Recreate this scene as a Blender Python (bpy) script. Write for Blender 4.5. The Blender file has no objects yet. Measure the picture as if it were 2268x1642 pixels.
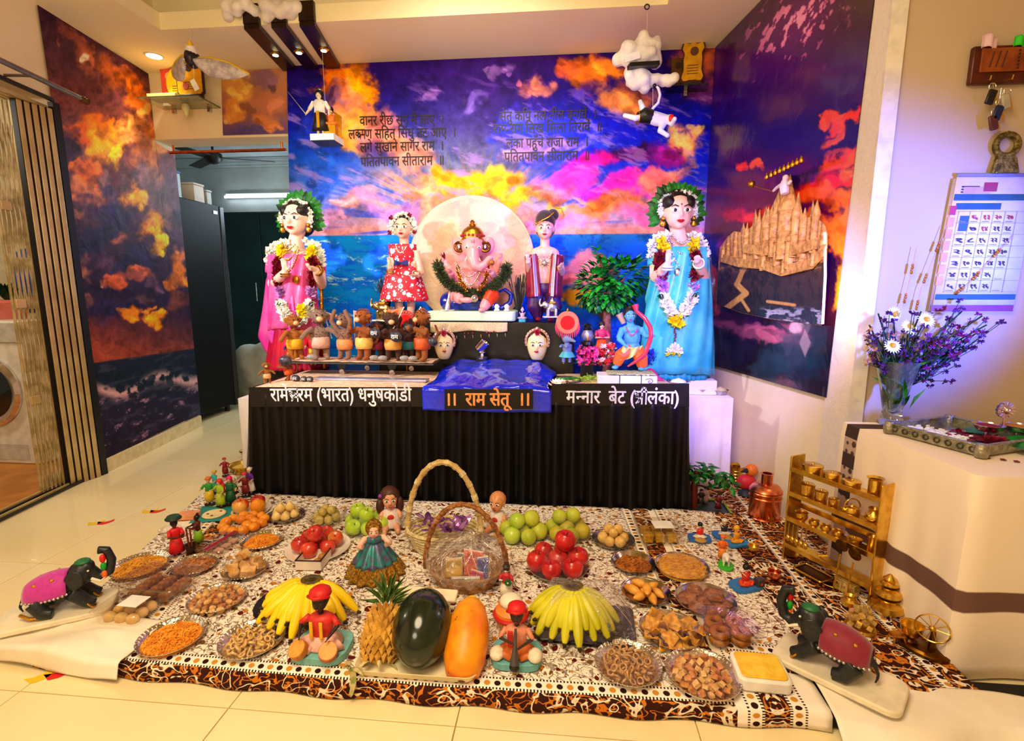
import bpy,bmesh,math,random
import numpy as np
from math import sin,cos,pi,radians as rad,sqrt,atan2
from mathutils import Vector as V,Matrix as MX,Euler
random.seed(7)
SC=bpy.context.scene
COL=SC.collection

# ---------------------------------------------------------------- camera
F,CX,CY=1134.0,1134.0,821.0          # focal length and centre in photo pixels (2268 x 1642)
YAW,PIT,CAMZ=rad(5.4),rad(9.2),1.1
cam=bpy.data.cameras.new('camera');cam.sensor_width=36;cam.lens=18.0;cam.clip_start=.02
camo=bpy.data.objects.new('camera',cam);COL.objects.link(camo)
camo.location=(0,0,CAMZ);camo.rotation_euler=(pi/2 - PIT,0,YAW)
SC.camera=camo
FW=V((-sin(YAW)*cos(PIT),cos(YAW)*cos(PIT),-sin(PIT)));RT=V((cos(YAW),sin(YAW),0));DN=FW.cross(RT)
CO=V((0,0,CAMZ))
def ray(u,v):return FW + RT*((u-CX)/F) + DN*((v-CY)/F)
def G(u,v,z=.05):                         # photo pixel -> point on a level plane
    d=ray(u,v);return CO + d*((z-CAMZ)/d.z)
def A(u,v,y):                             # photo pixel -> point on a plane parallel to the back wall
    d=ray(u,v);return CO + d*(y/d.y)
def PL(u,v,p,n):
    d=ray(u,v);return CO + d*((V(p)-CO).dot(n)/d.dot(n))
def pxm(P):return (V(P)-CO).dot(FW)/F       # metres per photo pixel at a point
def proj(P):
    q=V(P)-CO;k=F/q.dot(FW);return CX+k*q.dot(RT),CY+k*q.dot(DN)
def top_z(P,v):                            # height reached at pixel row v above a point
    u,_=proj(P);d=ray(u,v);h=V((P[0],P[1],0));return CAMZ + d.z*(h.length/V((d.x,d.y,0)).length)

# ---------------------------------------------------------------- world and lights
w=bpy.data.worlds.new('world');SC.world=w;w.use_nodes=True
bg=w.node_tree.nodes['Background'];bg.inputs[0].default_value=(1.0,.80,.55,1);bg.inputs[1].default_value=.22
SC.view_settings.view_transform='Standard';SC.view_settings.look='None'
SC.view_settings.exposure=0.15;SC.view_settings.gamma=1;SC.view_settings.use_curve_mapping=False
def light(name,typ,loc,target,energy,color,size=.1,spot=60,blend=.5):
    l=bpy.data.lights.new(name,typ);l.energy=energy;l.color=color
    if typ == 'AREA':l.shape='DISK';l.size=size
    else:l.shadow_soft_size=size
    if typ == 'SPOT':l.spot_size=rad(spot);l.spot_blend=blend
    o=bpy.data.objects.new(name,l);COL.objects.link(o);o.location=loc
    if target is not None:o.rotation_euler=(V(target)-V(loc)).to_track_quat('-Z','Y').to_euler()
    return o
light('room_ceiling_light','AREA',(-.5,.3,2.5),(-.5,.8,0),56,(1,.80,.50),1.2)
light('front_fill_light','AREA',(-.8,-.8,1.75),(-.4,3.0,1.5),16,(1,.84,.60),.8)  # unseen fill added behind the camera, set low to lift soffit and backdrop
light('ceiling_fill_spot','SPOT',(-.3,.2,1.5),(-.4,2.6,2.55),70,(1,.74,.36),.1,95,.9)  # unseen warm spot added only to brighten the ceiling
light('stage_lamp_white','SPOT',(-2.3,1.5,1.75),(-.7,3.2,1.05),160,(1,.93,.93),.05,75,.8)
light('stage_lamp_violet','SPOT',(.45,.85,1.6),(.86,3.0,.85),250,(.40,.28,1),.05,42,.6)
light('wall_lamp_blue','SPOT',(2.0,.7,1.1),(1.18,2.08,1.15),560,(.08,.14,1),.06,48,1.0)
light('stage_lamp_magenta','SPOT',(.3,1.3,2.3),(-.18,3.35,1.42),75,(1,.12,.8),.05,19,.7)
light('wall_wash_lamp','SPOT',(-.5,2.2,2.45),(-.5,3.5,1.5),60,(1,.86,.75),.2,120,.9)

# ---------------------------------------------------------------- helpers: colours and node materials
def C(r,g=None,b=None):
    if isinstance(r,str):
        r,g,b=int(r[0:2],16),int(r[2:4],16),int(r[4:6],16)
    f=lambda c:(c/255/12.92) if c/255 <= .04045 else ((c/255+.055)/1.055)**2.4
    return (f(r),f(g),f(b),1)
class NT:
    """tiny expression helper over a material's node tree"""
    def __init__(s,mat):s.t=mat.node_tree;s.n=s.t.nodes
    def node(s,typ,**kw):
        n=s.n.new(typ)
        for k,v in kw.items():setattr(n,k,v)
        return n
    def put(s,inp,v):
        if isinstance(v,bpy.types.NodeSocket):s.t.links.new(v,inp)
        elif v is not None:inp.default_value=v
    def m(s,op,a,b=None,c=None,clamp=False):
        n=s.node('ShaderNodeMath',operation=op);n.use_clamp=clamp
        for i,x in enumerate((a,b,c)):
            if x is not None:s.put(n.inputs[i],x)
        return n.outputs[0]
    def mix(s,f,a,b,mode='MIX'):
        n=s.node('ShaderNodeMix',data_type='RGBA',blend_type=mode)
        s.put(n.inputs[0],f);s.put(n.inputs[6],a);s.put(n.inputs[7],b);return n.outputs[2]
    def step(s,x,lo,hi):
        n=s.node('ShaderNodeMapRange',interpolation_type='SMOOTHSTEP');s.put(n.inputs[0],x)
        s.put(n.inputs[1],lo);s.put(n.inputs[2],hi);return n.outputs[0]
    def coord(s,kind='Object'):return s.node('ShaderNodeTexCoord').outputs[kind]
    def xyz(s,v):
        n=s.node('ShaderNodeSeparateXYZ');s.put(n.inputs[0],v);return n.outputs
    def vec(s,x,y,z=0.0):
        n=s.node('ShaderNodeCombineXYZ');s.put(n.inputs[0],x);s.put(n.inputs[1],y);s.put(n.inputs[2],z);return n.outputs[0]
    def noise(s,v,scale,det=3,rough=.5,dist=0,out=0):
        n=s.node('ShaderNodeTexNoise');s.put(n.inputs['Vector'],v);n.inputs['Scale'].default_value=scale
        n.inputs['Detail'].default_value=det;n.inputs['Roughness'].default_value=rough;n.inputs['Distortion'].default_value=dist
        return n.outputs[out]
    def vor(s,v,scale,feature='F1',out='Distance',rnd=1.0):
        n=s.node('ShaderNodeTexVoronoi',feature=feature);s.put(n.inputs['Vector'],v);n.inputs['Scale'].default_value=scale
        n.inputs['Randomness'].default_value=rnd;return n.outputs[out]
    def wave(s,v,scale,dist=0,det=2,dscale=1,bands='X'):
        n=s.node('ShaderNodeTexWave',bands_direction=bands);s.put(n.inputs['Vector'],v);n.inputs['Scale'].default_value=scale
        n.inputs['Distortion'].default_value=dist;n.inputs['Detail'].default_value=det;n.inputs['Detail Scale'].default_value=dscale
        return n.outputs[1]
    def bump(s,h,strength,dist=.01):
        n=s.node('ShaderNodeBump');n.inputs['Strength'].default_value=strength;n.inputs['Distance'].default_value=dist
        s.put(n.inputs['Height'],h);return n.outputs[0]
MATS={}
def mat(name,base,rough=.5,metal=0.0,c2=None,scale=20,bump=0,bscale=None,sheen=0,coat=0,trans=0,ior=1.45,alpha=1,emit=None,es=0,spec=.5,det=4,sss=0,lo=.35,hi=.65):
    """principled material; colour varies between base and c2 by noise"""
    if name in MATS:return MATS[name]
    mt=bpy.data.materials.new(name);mt.use_nodes=True;MATS[name]=mt
    t=NT(mt);p=t.n['Principled BSDF'];t.p=p;mt['t']=0
    base=C(*base) if isinstance(base,tuple) and len(base) == 3 else (C(base) if isinstance(base,str) else base)
    if c2 is None:c2=tuple(min(1,x*.82) for x in base[:3]) + (1,)
    elif isinstance(c2,str):c2=C(c2)
    co=t.coord()
    nz=t.noise(co,scale,det,.55)
    t.put(p.inputs['Base Color'],t.mix(t.step(nz,lo,hi),base,c2))
    p.inputs['Roughness'].default_value=rough;p.inputs['Metallic'].default_value=metal
    p.inputs['IOR'].default_value=ior;p.inputs['Transmission Weight'].default_value=trans;p.inputs['Alpha'].default_value=alpha
    p.inputs['Specular IOR Level'].default_value=spec;p.inputs['Coat Weight'].default_value=coat;p.inputs['Sheen Weight'].default_value=sheen
    if bump:t.put(p.inputs['Normal'],t.bump(t.noise(co,bscale or scale*2,4,.6),bump))
    if emit:p.inputs['Emission Color'].default_value=C(emit) if isinstance(emit,str) else emit;p.inputs['Emission Strength'].default_value=es
    return mt
def attr_mat(name,rough=.5,bump=0,bscale=60,coat=0,spec=.5):
    """printed surface: ink colours come from the mesh's own colour layer, with a fine paper grain"""
    if name in MATS:return MATS[name]
    mt=bpy.data.materials.new(name);mt.use_nodes=True;MATS[name]=mt;t=NT(mt);p=t.n['Principled BSDF']
    a=t.node('ShaderNodeAttribute',attribute_name='Col').outputs[0]
    nz=t.noise(t.coord(),90,4,.6)
    t.put(p.inputs['Base Color'],t.mix(t.step(nz,.3,.7),a,t.mix(.1,a,(0,0,0,1))))
    p.inputs['Roughness'].default_value=rough;p.inputs['Coat Weight'].default_value=coat;p.inputs['Specular IOR Level'].default_value=spec
    if bump:t.put(p.inputs['Normal'],t.bump(t.noise(t.coord(),bscale,3,.5,.6),bump,.02))
    return mt
def film(name,tint='FFFFFF',fac=.14,rough=.12,bscale=14,bump=.6):
    """thin clear plastic: mostly see-through, with crinkled gloss"""
    if name in MATS:return MATS[name]
    mt=bpy.data.materials.new(name);mt.use_nodes=True;MATS[name]=mt;t=NT(mt)
    out=t.n['Material Output'];t.n.remove(t.n['Principled BSDF'])
    tr=t.node('ShaderNodeBsdfTransparent');tr.inputs[0].default_value=C(tint)
    gl=t.node('ShaderNodeBsdfGlossy');gl.inputs[0].default_value=(1,1,1,1);gl.inputs[1].default_value=rough
    t.put(gl.inputs['Normal'],t.bump(t.noise(t.coord(),bscale,5,.6,1.2),bump,.03))
    lw=t.node('ShaderNodeLayerWeight');lw.inputs[0].default_value=.35
    mx=t.node('ShaderNodeMixShader');t.put(mx.inputs[0],t.m('ADD',t.m('MULTIPLY',lw.outputs[1],.16),fac,clamp=True))
    t.put(mx.inputs[1],tr.outputs[0]);t.put(mx.inputs[2],gl.outputs[0]);t.put(out.inputs[0],mx.outputs[0])
    return mt

# ---------------------------------------------------------------- helpers: meshes
class B:
    """mesh builder: collects closed shapes, later linked as ONE mesh object"""
    def __init__(s):s.v=[];s.f=[];s.mi=[];s.X=MX.Identity(4);s.k=0
    def add(s,vs,fs,mi=None):
        o=len(s.v);s.v += [tuple(s.X @ V(p)) for p in vs];s.f += [tuple(i+o for i in f) for f in fs]
        s.mi += [s.k if mi is None else mi]*len(fs);return s
    def at(s,loc=(0,0,0),rot=(0,0,0),sc=1):
        sc=(sc,)*3 if isinstance(sc,(int,float)) else sc
        s.X=MX.LocRotScale(V(loc),Euler(rot),V(sc));return s
    def box(s,c,d,mi=None,taper=1):
        x,y,z=d[0]/2,d[1]/2,d[2]/2;t=taper
        vs=[(c[0]+sx*x*(t if sz > 0 else 1),c[1]+sy*y*(t if sz > 0 else 1),c[2]+sz*z) for sz in (-1,1) for sy in (-1,1) for sx in (-1,1)]
        return s.add(vs,[(0,2,3,1),(4,5,7,6),(0,1,5,4),(2,6,7,3),(0,4,6,2),(1,3,7,5)],mi)
    def lathe(s,pr,n=20,mi=None,c=(0,0,0),sx=1,sy=1,caps=True):
        vs=[];fs=[];m=len(pr)
        for i in range(n):
            a=2*pi*i/n
            for r,z in pr:vs.append((c[0]+r*cos(a)*sx,c[1]+r*sin(a)*sy,c[2]+z))
        for i in range(n):
            j=(i+1) % n
            for k in range(m-1):fs.append((i*m+k,j*m+k,j*m+k+1,i*m+k+1))
        if caps and pr[0][0] > 1e-6:fs.append(tuple(i*m for i in reversed(range(n))))
        if caps and pr[-1][0] > 1e-6:fs.append(tuple(i*m+m-1 for i in range(n)))
        return s.add(vs,fs,mi)
    def tube(s,pts,r,n=8,mi=None,closed=False,flat=1):
        pts=[V(p) for p in pts];m=len(pts);r=[r]*m if isinstance(r,(int,float)) else r
        vs=[];fs=[];up=None
        for i,p in enumerate(pts):
            a=pts[(i-1) % m] if (i or closed) else p;b=pts[(i+1) % m] if (i < m-1 or closed) else p
            t=(b-a).normalized() if (b-a).length > 1e-9 else V((0,0,1))
            if up is None:up=t.orthogonal().normalized()
            up=(up - t*up.dot(t));up=up.normalized() if up.length > 1e-6 else t.orthogonal().normalized()
            q=t.cross(up)
            for k in range(n):
                an=2*pi*k/n;vs.append(p + up*(r[i]*cos(an)) + q*(r[i]*sin(an)*flat))
        for i in range(m if closed else m-1):
            j=(i+1) % m
            for k in range(n):fs.append((i*n+k,i*n+(k+1) % n,j*n+(k+1) % n,j*n+k))
        if not closed:fs += [tuple(reversed(range(n))),tuple(range((m-1)*n,m*n))]
        return s.add(vs,fs,mi)
    def ell(s,c,r,mi=None,nu=12,nv=8,rot=None):
        r=(r,)*3 if isinstance(r,(int,float)) else r
        R=Euler(rot).to_matrix() if rot else None;vs=[];fs=[];c=V(c)
        P=lambda x,y,z:c + (R @ V((x,y,z)) if R else V((x,y,z)))
        vs.append(P(0,0,-r[2]))
        for j in range(1,nv):
            ph=-pi/2 + pi*j/nv
            for i in range(nu):vs.append(P(r[0]*cos(ph)*cos(2*pi*i/nu),r[1]*cos(ph)*sin(2*pi*i/nu),r[2]*sin(ph)))
        vs.append(P(0,0,r[2]));L=len(vs)-1
        for i in range(nu):
            k=(i+1) % nu
            fs.append((0,1+k,1+i));fs.append((L,L-nu+i,L-nu+k))
            for j in range(nv-2):fs.append((1+j*nu+i,1+j*nu+k,1+(j+1)*nu+k,1+(j+1)*nu+i))
        return s.add(vs,fs,mi)
    def prism(s,poly,z0,z1,mi=None):
        n=len(poly);vs=[(p[0],p[1],z0) for p in poly] + [(p[0],p[1],z1) for p in poly]
        fs=[tuple(reversed(range(n))),tuple(range(n,2*n))] + [(i,(i+1) % n,n+(i+1) % n,n+i) for i in range(n)]
        return s.add(vs,fs,mi)
    def slab(s,poly,y0,y1,mi=None):     # polygon in x,z thickened along y
        n=len(poly);vs=[(p[0],y0,p[1]) for p in poly] + [(p[0],y1,p[1]) for p in poly]
        fs=[tuple(range(n)),tuple(reversed(range(n,2*n)))] + [(i,n+i,n+(i+1) % n,(i+1) % n) for i in range(n)]
        return s.add(vs,fs,mi)
    def torus(s,c,R,r,n=24,k=8,mi=None,rot=None,sy=1):
        Q=Euler(rot).to_matrix() if rot else MX.Identity(3)
        return s.tube([V(c)+Q @ V((R*cos(2*pi*i/n),R*sy*sin(2*pi*i/n),0)) for i in range(n)],r,k,mi,True)
    def grid(s,fn,nu,nv,mi=None,closeu=False):
        vs=[fn(i/(nu if closeu else nu-1),j/(nv-1)) for j in range(nv) for i in range(nu)];fs=[]
        for j in range(nv-1):
            for i in range(nu if closeu else nu-1):
                k=(i+1) % nu;fs.append((j*nu+i,j*nu+k,(j+1)*nu+k,(j+1)*nu+i))
        return s.add(vs,fs,mi)
    def cone(s,a,b,r0,r1,n=10,mi=None):return s.tube([a,b],[r0,r1],n,mi)
    def leaf(s,p,d,l,wd,mi=None,up=(0,0,1),curl=.15):
        p=V(p);d=V(d).normalized();up=V(up);sd=d.cross(up)
        sd=sd.normalized() if sd.length > 1e-4 else V((1,0,0));nn=sd.cross(d)
        q=[p,p+d*l*.3+sd*wd*.42,p+d*l*.65+sd*wd*.4-nn*l*curl*.4,p+d*l-nn*l*curl,p+d*l*.65-sd*wd*.4-nn*l*curl*.4,p+d*l*.3-sd*wd*.42,p+d*l*.5+nn*l*.08]
        return s.add(q,[(0,1,6),(1,2,6),(2,3,6),(3,4,6),(4,5,6),(5,0,6)],mi)
def tag(o,label=None,cat=None,group=None,kind=None):
    if label:o['label']=label
    if cat:o['category']=cat
    if group:o['group']=group
    if kind:o['kind']=kind
    return o
def obj(name,b,mats,parent=None,loc=(0,0,0),rot=(0,0,0),sc=1,label=None,cat=None,group=None,kind=None,
        smooth=40,bevel=0,sub=0,solid=0,remesh=0):
    me=b if isinstance(b,bpy.types.Mesh) else bpy.data.meshes.new(name)
    if me is not b:
        me.from_pydata(b.v,[],b.f)
        mats=mats if isinstance(mats,(list,tuple)) else [mats]
        for x in mats:me.materials.append(x)
        if len(mats) > 1:me.polygons.foreach_set('material_index',b.mi)
        if smooth:
            me.polygons.foreach_set('use_smooth',[True]*len(me.polygons))
            if smooth < 180:me.set_sharp_from_angle(angle=rad(smooth))
        me.update()
    o=bpy.data.objects.new(name,me);COL.objects.link(o);o.parent=parent
    o.location=loc;o.rotation_euler=rot;o.scale=(sc,)*3 if isinstance(sc,(int,float)) else sc
    if solid:md=o.modifiers.new('solid','SOLIDIFY');md.thickness=solid;md.offset=0
    if remesh:md=o.modifiers.new('remesh','REMESH');md.mode='VOXEL';md.voxel_size=remesh;md.use_smooth_shade=True;md=o.modifiers.new('smooth','SMOOTH');md.factor=.5;md.iterations=2
    if bevel:md=o.modifiers.new('bevel','BEVEL');md.width=bevel;md.segments=2;md.limit_method='ANGLE'
    if sub:md=o.modifiers.new('sub','SUBSURF');md.levels=sub;md.render_levels=sub
    return tag(o,label,cat,group,kind)
def thing(name,label,cat,loc=(0,0,0),rotz=0,group=None,sc=1,rot=None):
    o=bpy.data.objects.new(name,None);COL.objects.link(o);o.location=loc
    o.rotation_euler=rot or (0,0,rotz);o.scale=(sc,)*3 if isinstance(sc,(int,float)) else sc
    o.empty_display_size=.02
    return tag(o,label,cat,group)
def dup(root,loc=None,rotz=None,label=None,group=None,sc=None,parent=None,rot=None):
    r=root.copy();COL.objects.link(r);r.parent=parent
    if loc is not None:r.location=loc
    if rot is not None:r.rotation_euler=rot
    if rotz is not None:r.rotation_euler.z=rotz
    if sc is not None:r.scale=(sc,)*3 if isinstance(sc,(int,float)) else sc
    if label:r['label']=label
    if group:r['group']=group
    for ch in list(root.children):dup(ch,parent=r)
    return r
def struct(name,b,m,parent=None,**kw):return obj(name,b,m,parent,kind=None if parent else 'structure',**kw)
def arc(n,a0,a1):return [a0+(a1-a0)*i/(n-1) for i in range(n)]
def rrect(w,d,r,n=5):
    o=[]
    for cx,cy,a in ((w/2-r,d/2-r,0),(-w/2+r,d/2-r,pi/2),(-w/2+r,-d/2+r,pi),(w/2-r,-d/2+r,3*pi/2)):
        o += [(cx+r*cos(a+pi/2*k/(n-1)),cy+r*sin(a+pi/2*k/(n-1))) for k in range(n)]
    return o
# value noise for printed pictures
_T=np.random.RandomState(3).rand(256,256)
def vn(x,y):
    xi=np.floor(x).astype(int);yi=np.floor(y).astype(int);fx=x-xi;fy=y-yi
    fx=fx*fx*(3-2*fx);fy=fy*fy*(3-2*fy)
    a=_T[xi % 256,yi % 256];b=_T[(xi+1) % 256,yi % 256];c=_T[xi % 256,(yi+1) % 256];d=_T[(xi+1) % 256,(yi+1) % 256]
    return (a*(1-fx)+b*fx)*(1-fy)+(c*(1-fx)+d*fx)*fy
def fbm(x,y,o=5,g=.5):
    s=0;a=1;t=0
    for i in range(o):s=s+a*vn(x*2**i+17.3*i,y*2**i+9.1*i);t += a;a *= g
    return s/t
def vivid(img,sat=1.3,con=1.12):            # printers' saturation of the inks
    l=img@np.array((.3,.59,.11));img=l[...,None]+(img-l[...,None])*sat;return np.clip((img-100)*con+98,2,255)
def sst(x,a,b):t=np.clip((x-a)/(b-a),0,1);return t*t*(3-2*t)
# ================================================================ STRUCTURE
CEIL=2.55
LA=rad(8.8);LD=V((-sin(LA),cos(LA),0));LN=V((cos(LA),sin(LA),0));LP=V((-2.775,3.104,0))
def LW(y,z,off=0.0):s=(y-LP.y)/LD.y;p=LP+LD*s+LN*off;return V((p.x,p.y,z))      # point on the left wall
RP=V((.932,3.508,0))
def RW(y,z,off=0.0):s=(y-RP.y)/LD.y;p=RP+LD*s-LN*off;return V((p.x,p.y,z))      # point on the right wall
wallm=mat('wall_paint','F3E2BF',.75,c2='EDD9B2',scale=3,bump=.08,bscale=150)
ceilm=mat('ceiling_paint','FFF3CC',.8,c2='FFEFC0',scale=2)
def quad_slab(b,p,q,z0,z1,th):         # upright slab between two floor points, thickened to its left
    p=V(p);q=V(q);d=(q-p);n=V((-d.y,d.x,0)).normalized()*th
    vs=[(p.x,p.y,z0),(q.x,q.y,z0),(q.x+n.x,q.y+n.y,z0),(p.x+n.x,p.y+n.y,z0)]
    vs += [(x,y,z1) for x,y,_ in vs]
    return b.add(vs,[(3,2,1,0),(4,5,6,7),(0,1,5,4),(1,2,6,5),(2,3,7,6),(3,0,4,7)])
# --- floor with separate tiles
grout=mat('grout','B99C66',.8)
tilem=mat('floor_tile','F6E3B4',.16,c2='EFD9A4',scale=1.5,coat=.2,lo=.3,hi=.8)
fl=struct('floor',B().box((-.8,2.0,-.03),(7.4,9.6,.05)),grout)
TS=.61
tb=B().box((0,0,0),(TS-.003,TS-.003,.008));t0=None
for i in range(-7,4):
    for j in range(-3,8):
        x,y=.36+TS*(i+.5),1.12+TS*(j+.5)
        if t0 is None:t0=obj('tile',tb,tilem,fl,(x,y,-.004),bevel=.001)
        else:o=t0.copy();COL.objects.link(o);o.location=(x,y,-.004)
# --- left wall (poster wall), with the balcony doorway in front of it
b=B();quad_slab(b,LW(2.66,0),LW(3.75,0),0,CEIL+.25,.14)
DT=PL(100,238,LP,LN).z
quad_slab(b,LW(-1.5,0),LW(2.66,0),DT+.06,CEIL+.25,.14);quad_slab(b,LW(-1.5,0),LW(1.0,0),0,DT+.06,.14)
struct('wall_left',b,wallm)
b=B();quad_slab(b,LW(2.70,0,.012),LW(3.75,0,.012),0,.085,.012);struct('baseboard_left',b,mat('skirting','EBD5A2',.3),bevel=.002)
# --- back wall, door beam
WY=3.54
b=B().box((-.44,WY+.08,1.4),(2.84,.16,2.8));struct('wall_back',b,wallm)
b=B().box((-2.37,WY+.10,2.46),(1.06,.2,.68));struct('trim_1',b,wallm,bevel=.004)
# --- right wall with the banner, then the wall that turns to face the room
RE=2.08
b=B();quad_slab(b,RW(WY+.1,0),RW(RE,0),0,2.8,.5);struct('wall_right',b,wallm)
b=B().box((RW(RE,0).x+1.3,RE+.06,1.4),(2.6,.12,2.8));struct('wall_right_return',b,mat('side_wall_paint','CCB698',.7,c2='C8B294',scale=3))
b=B();quad_slab(b,RW(RE-.0,0,.012),RW(RE+.1,0,.012),.02,2.6,-.012)
struct('trim_2',B().box((RW(RE,0).x+.0,RE-.008,1.4),(.055,.015,2.8)),mat('white_trim','F2EADD',.5),rot=(0,0,0))
struct('wall_front',B().box((-.4,-1.7,1.4),(7.6,.1,2.8)),wallm)
struct('wall_side',B().box((3.3,.3,1.4),(.1,4.0,2.8)),wallm)
# --- ceiling: soffit border round a raised tray
r0=G(362,70,CEIL);r1=G(1480,6,CEIL);hx0,hx1,hy1,hy0=r0.x,r1.x,r0.y-.02,-.6
b=B()
for x0,x1,y0,y1 in ((-3.9,hx0,-1.6,3.6),(hx1,3.6,-1.6,3.6),(hx0,hx1,hy1,3.6),(hx0,hx1,-1.6,hy0)):
    b.box(((x0+x1)/2,(y0+y1)/2,CEIL+.045),(x1-x0,y1-y0,.09))
struct('ceiling',b,ceilm)
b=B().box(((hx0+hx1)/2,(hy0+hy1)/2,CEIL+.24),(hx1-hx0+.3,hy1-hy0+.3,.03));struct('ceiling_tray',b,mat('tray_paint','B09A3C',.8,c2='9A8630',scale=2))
b=B()
for c,d in (((hx0-.14,(hy0+hy1)/2),(.02,hy1-hy0+.3)),((hx1+.14,(hy0+hy1)/2),(.02,hy1-hy0+.3)),(((hx0+hx1)/2,hy1+.14),(hx1-hx0+.3,.02)),(((hx0+hx1)/2,hy0-.14),(hx1-hx0+.3,.02))):
    b.box((c[0],c[1],CEIL+.155),(d[0],d[1],.15))
struct('trim_3',b,ceilm)
# --- room beyond the doorway
coolm=mat('far_room_paint','DCE8EC',.7,scale=3)
struct('wall_far',B().box((-3.3,5.86,1.4),(4.2,.1,2.8)),coolm)
struct('wall_far_left',B().box((-4.9,4.8,1.4),(.1,2.2,2.8)),coolm)
struct('wall_far_right',B().box((-1.50,4.75,1.4),(.1,2.1,2.8)),coolm)
struct('ceiling_far_room',B().box((-3.2,4.8,CEIL+.05),(3.6,2.3,.1)),coolm)
b=B()
for k,(dz,dy) in enumerate(((0,.05),(-.03,.035),(-.06,.02))):b.box((-3.2,5.80-dy/2,CEIL-.02+dz),(3.4,dy,.03))
struct('trim_4',b,coolm)
# --- balcony beyond the gate
struct('wall_balcony',B().box((-4.75,2.0,1.3),(.1,3.4,2.6)),mat('balcony_wall','C9BE9E',.8))
b=B();quad_slab(b,LW(3.72,0,-.14),LW(3.72,0,-2.0),0,2.6,.06);struct('wall_balcony_end',b,mat('balcony_wall','C9BE9E',.8))
b=B();P=[LW(-1,.004,-.06),LW(3.7,.004,-.06),LW(3.7,.004,-1.9),LW(-1,.004,-1.9)]
struct('floor_balcony',B().prism([(p.x,p.y) for p in P],.001,.006),mat('balcony_floor','D08A3A',.4,c2='B26E28',scale=6))
light('balcony_lamp','POINT',(-3.9,2.0,2.2),None,26,(1,.9,.75),.15)
light('far_room_tube_light','AREA',(-2.5,5.5,2.05),(-2.5,4.6,1.4),26,(.72,.88,1),.8)

# ================================================================ PRINTED BACKDROPS
def panel(name,q,nu,nv,paint,material,parent=None,keep=None,**kw):
    """dense sheet between four corners (top-left, top-right, bottom-right, bottom-left); paint gives ink colours"""
    s,t=np.meshgrid(np.linspace(0,1,nu),np.linspace(0,1,nv));Q=[np.array(x) for x in q]
    P=((1-s)*(1-t))[...,None]*Q[0]+(s*(1-t))[...,None]*Q[1]+(s*t)[...,None]*Q[2]+((1-s)*t)[...,None]*Q[3]
    d=P.reshape(-1,3)-np.array(CO);dep=d@np.array(FW)
    U=CX+F*(d@np.array(RT))/dep;W=CY+F*(d@np.array(DN))/dep
    col=np.clip(paint(U,W),0,255)/255.0;col=np.where(col <= .04045,col/12.92,((col+.055)/1.055)**2.4)
    i=(np.arange(nv-1)[:,None]*nu+np.arange(nu-1)[None,:]).ravel();f=np.stack([i,i+nu,i+nu+1,i+1],1)
    if keep is not None:
        k=keep(U,W);f=f[k[f].all(1)]
        used=np.zeros(len(d),bool);used[f.ravel()]=True;mp=np.cumsum(used)-1;f=mp[f];Pk=P.reshape(-1,3)[used];col=col[used]
    else:Pk=P.reshape(-1,3)
    me=bpy.data.meshes.new(name);me.vertices.add(len(Pk));me.vertices.foreach_set('co',Pk.ravel())
    me.loops.add(f.size);me.loops.foreach_set('vertex_index',f.ravel());me.polygons.add(len(f))
    me.polygons.foreach_set('loop_start',np.arange(0,f.size,4));me.polygons.foreach_set('loop_total',np.full(len(f),4))
    me.update(calc_edges=True);me.materials.append(material)
    at=me.color_attributes.new('Col','FLOAT_COLOR','POINT');at.data.foreach_set('color',np.hstack([col,np.ones((len(col),1))]).ravel())
    me.polygons.foreach_set('use_smooth',np.ones(len(f),bool))
    return obj(name,me,None,parent,**kw)
def mixc(a,c,k):return a*(1-k[...,None])+np.array(c,float)*k[...,None]
def grad(v,stops):
    ys=[s[0] for s in stops];return np.stack([np.interp(v,ys,[s[1][k] for s in stops]) for k in range(3)],-1)
def splats(img,U,W,L,warp=26,sc=.013,edge=.22,sub=4):
    wu=U+(fbm(U*sc,W*sc,5)-.5)*2*warp;wv=W+(fbm(U*sc+50,W*sc+31,5)-.5)*2*warp;n=fbm(U*.035,W*.035,5,.6)
    rs=random.Random(len(L));ex=[]
    for (u,v,ru,rv,an,c,k) in L:
        ex.append((u,v,ru,rv,an,c,k))
        for _ in range(sub):g_=rs.choice((.62,1.16,1.28));ex.append((u+rs.uniform(-.7,.7)*ru,v+rs.uniform(-.7,.7)*rv,ru*rs.uniform(.22,.42),rv*rs.uniform(.22,.5),an+rs.uniform(-30,30),tuple(min(255,x*g_) for x in c),k*rs.uniform(.5,.9)))
    for (u,v,ru,rv,an,c,k) in ex:
        a=rad(an);du=(wu-u)*cos(a)+(wv-v)*sin(a);dv=-(wu-u)*sin(a)+(wv-v)*cos(a)
        g=1-np.sqrt((du/ru)**2+(dv/rv)**2);m=sst(g+(n-.5)*.9,0,edge*2)*k
        img=mixc(img,c,m)
    return img
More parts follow.
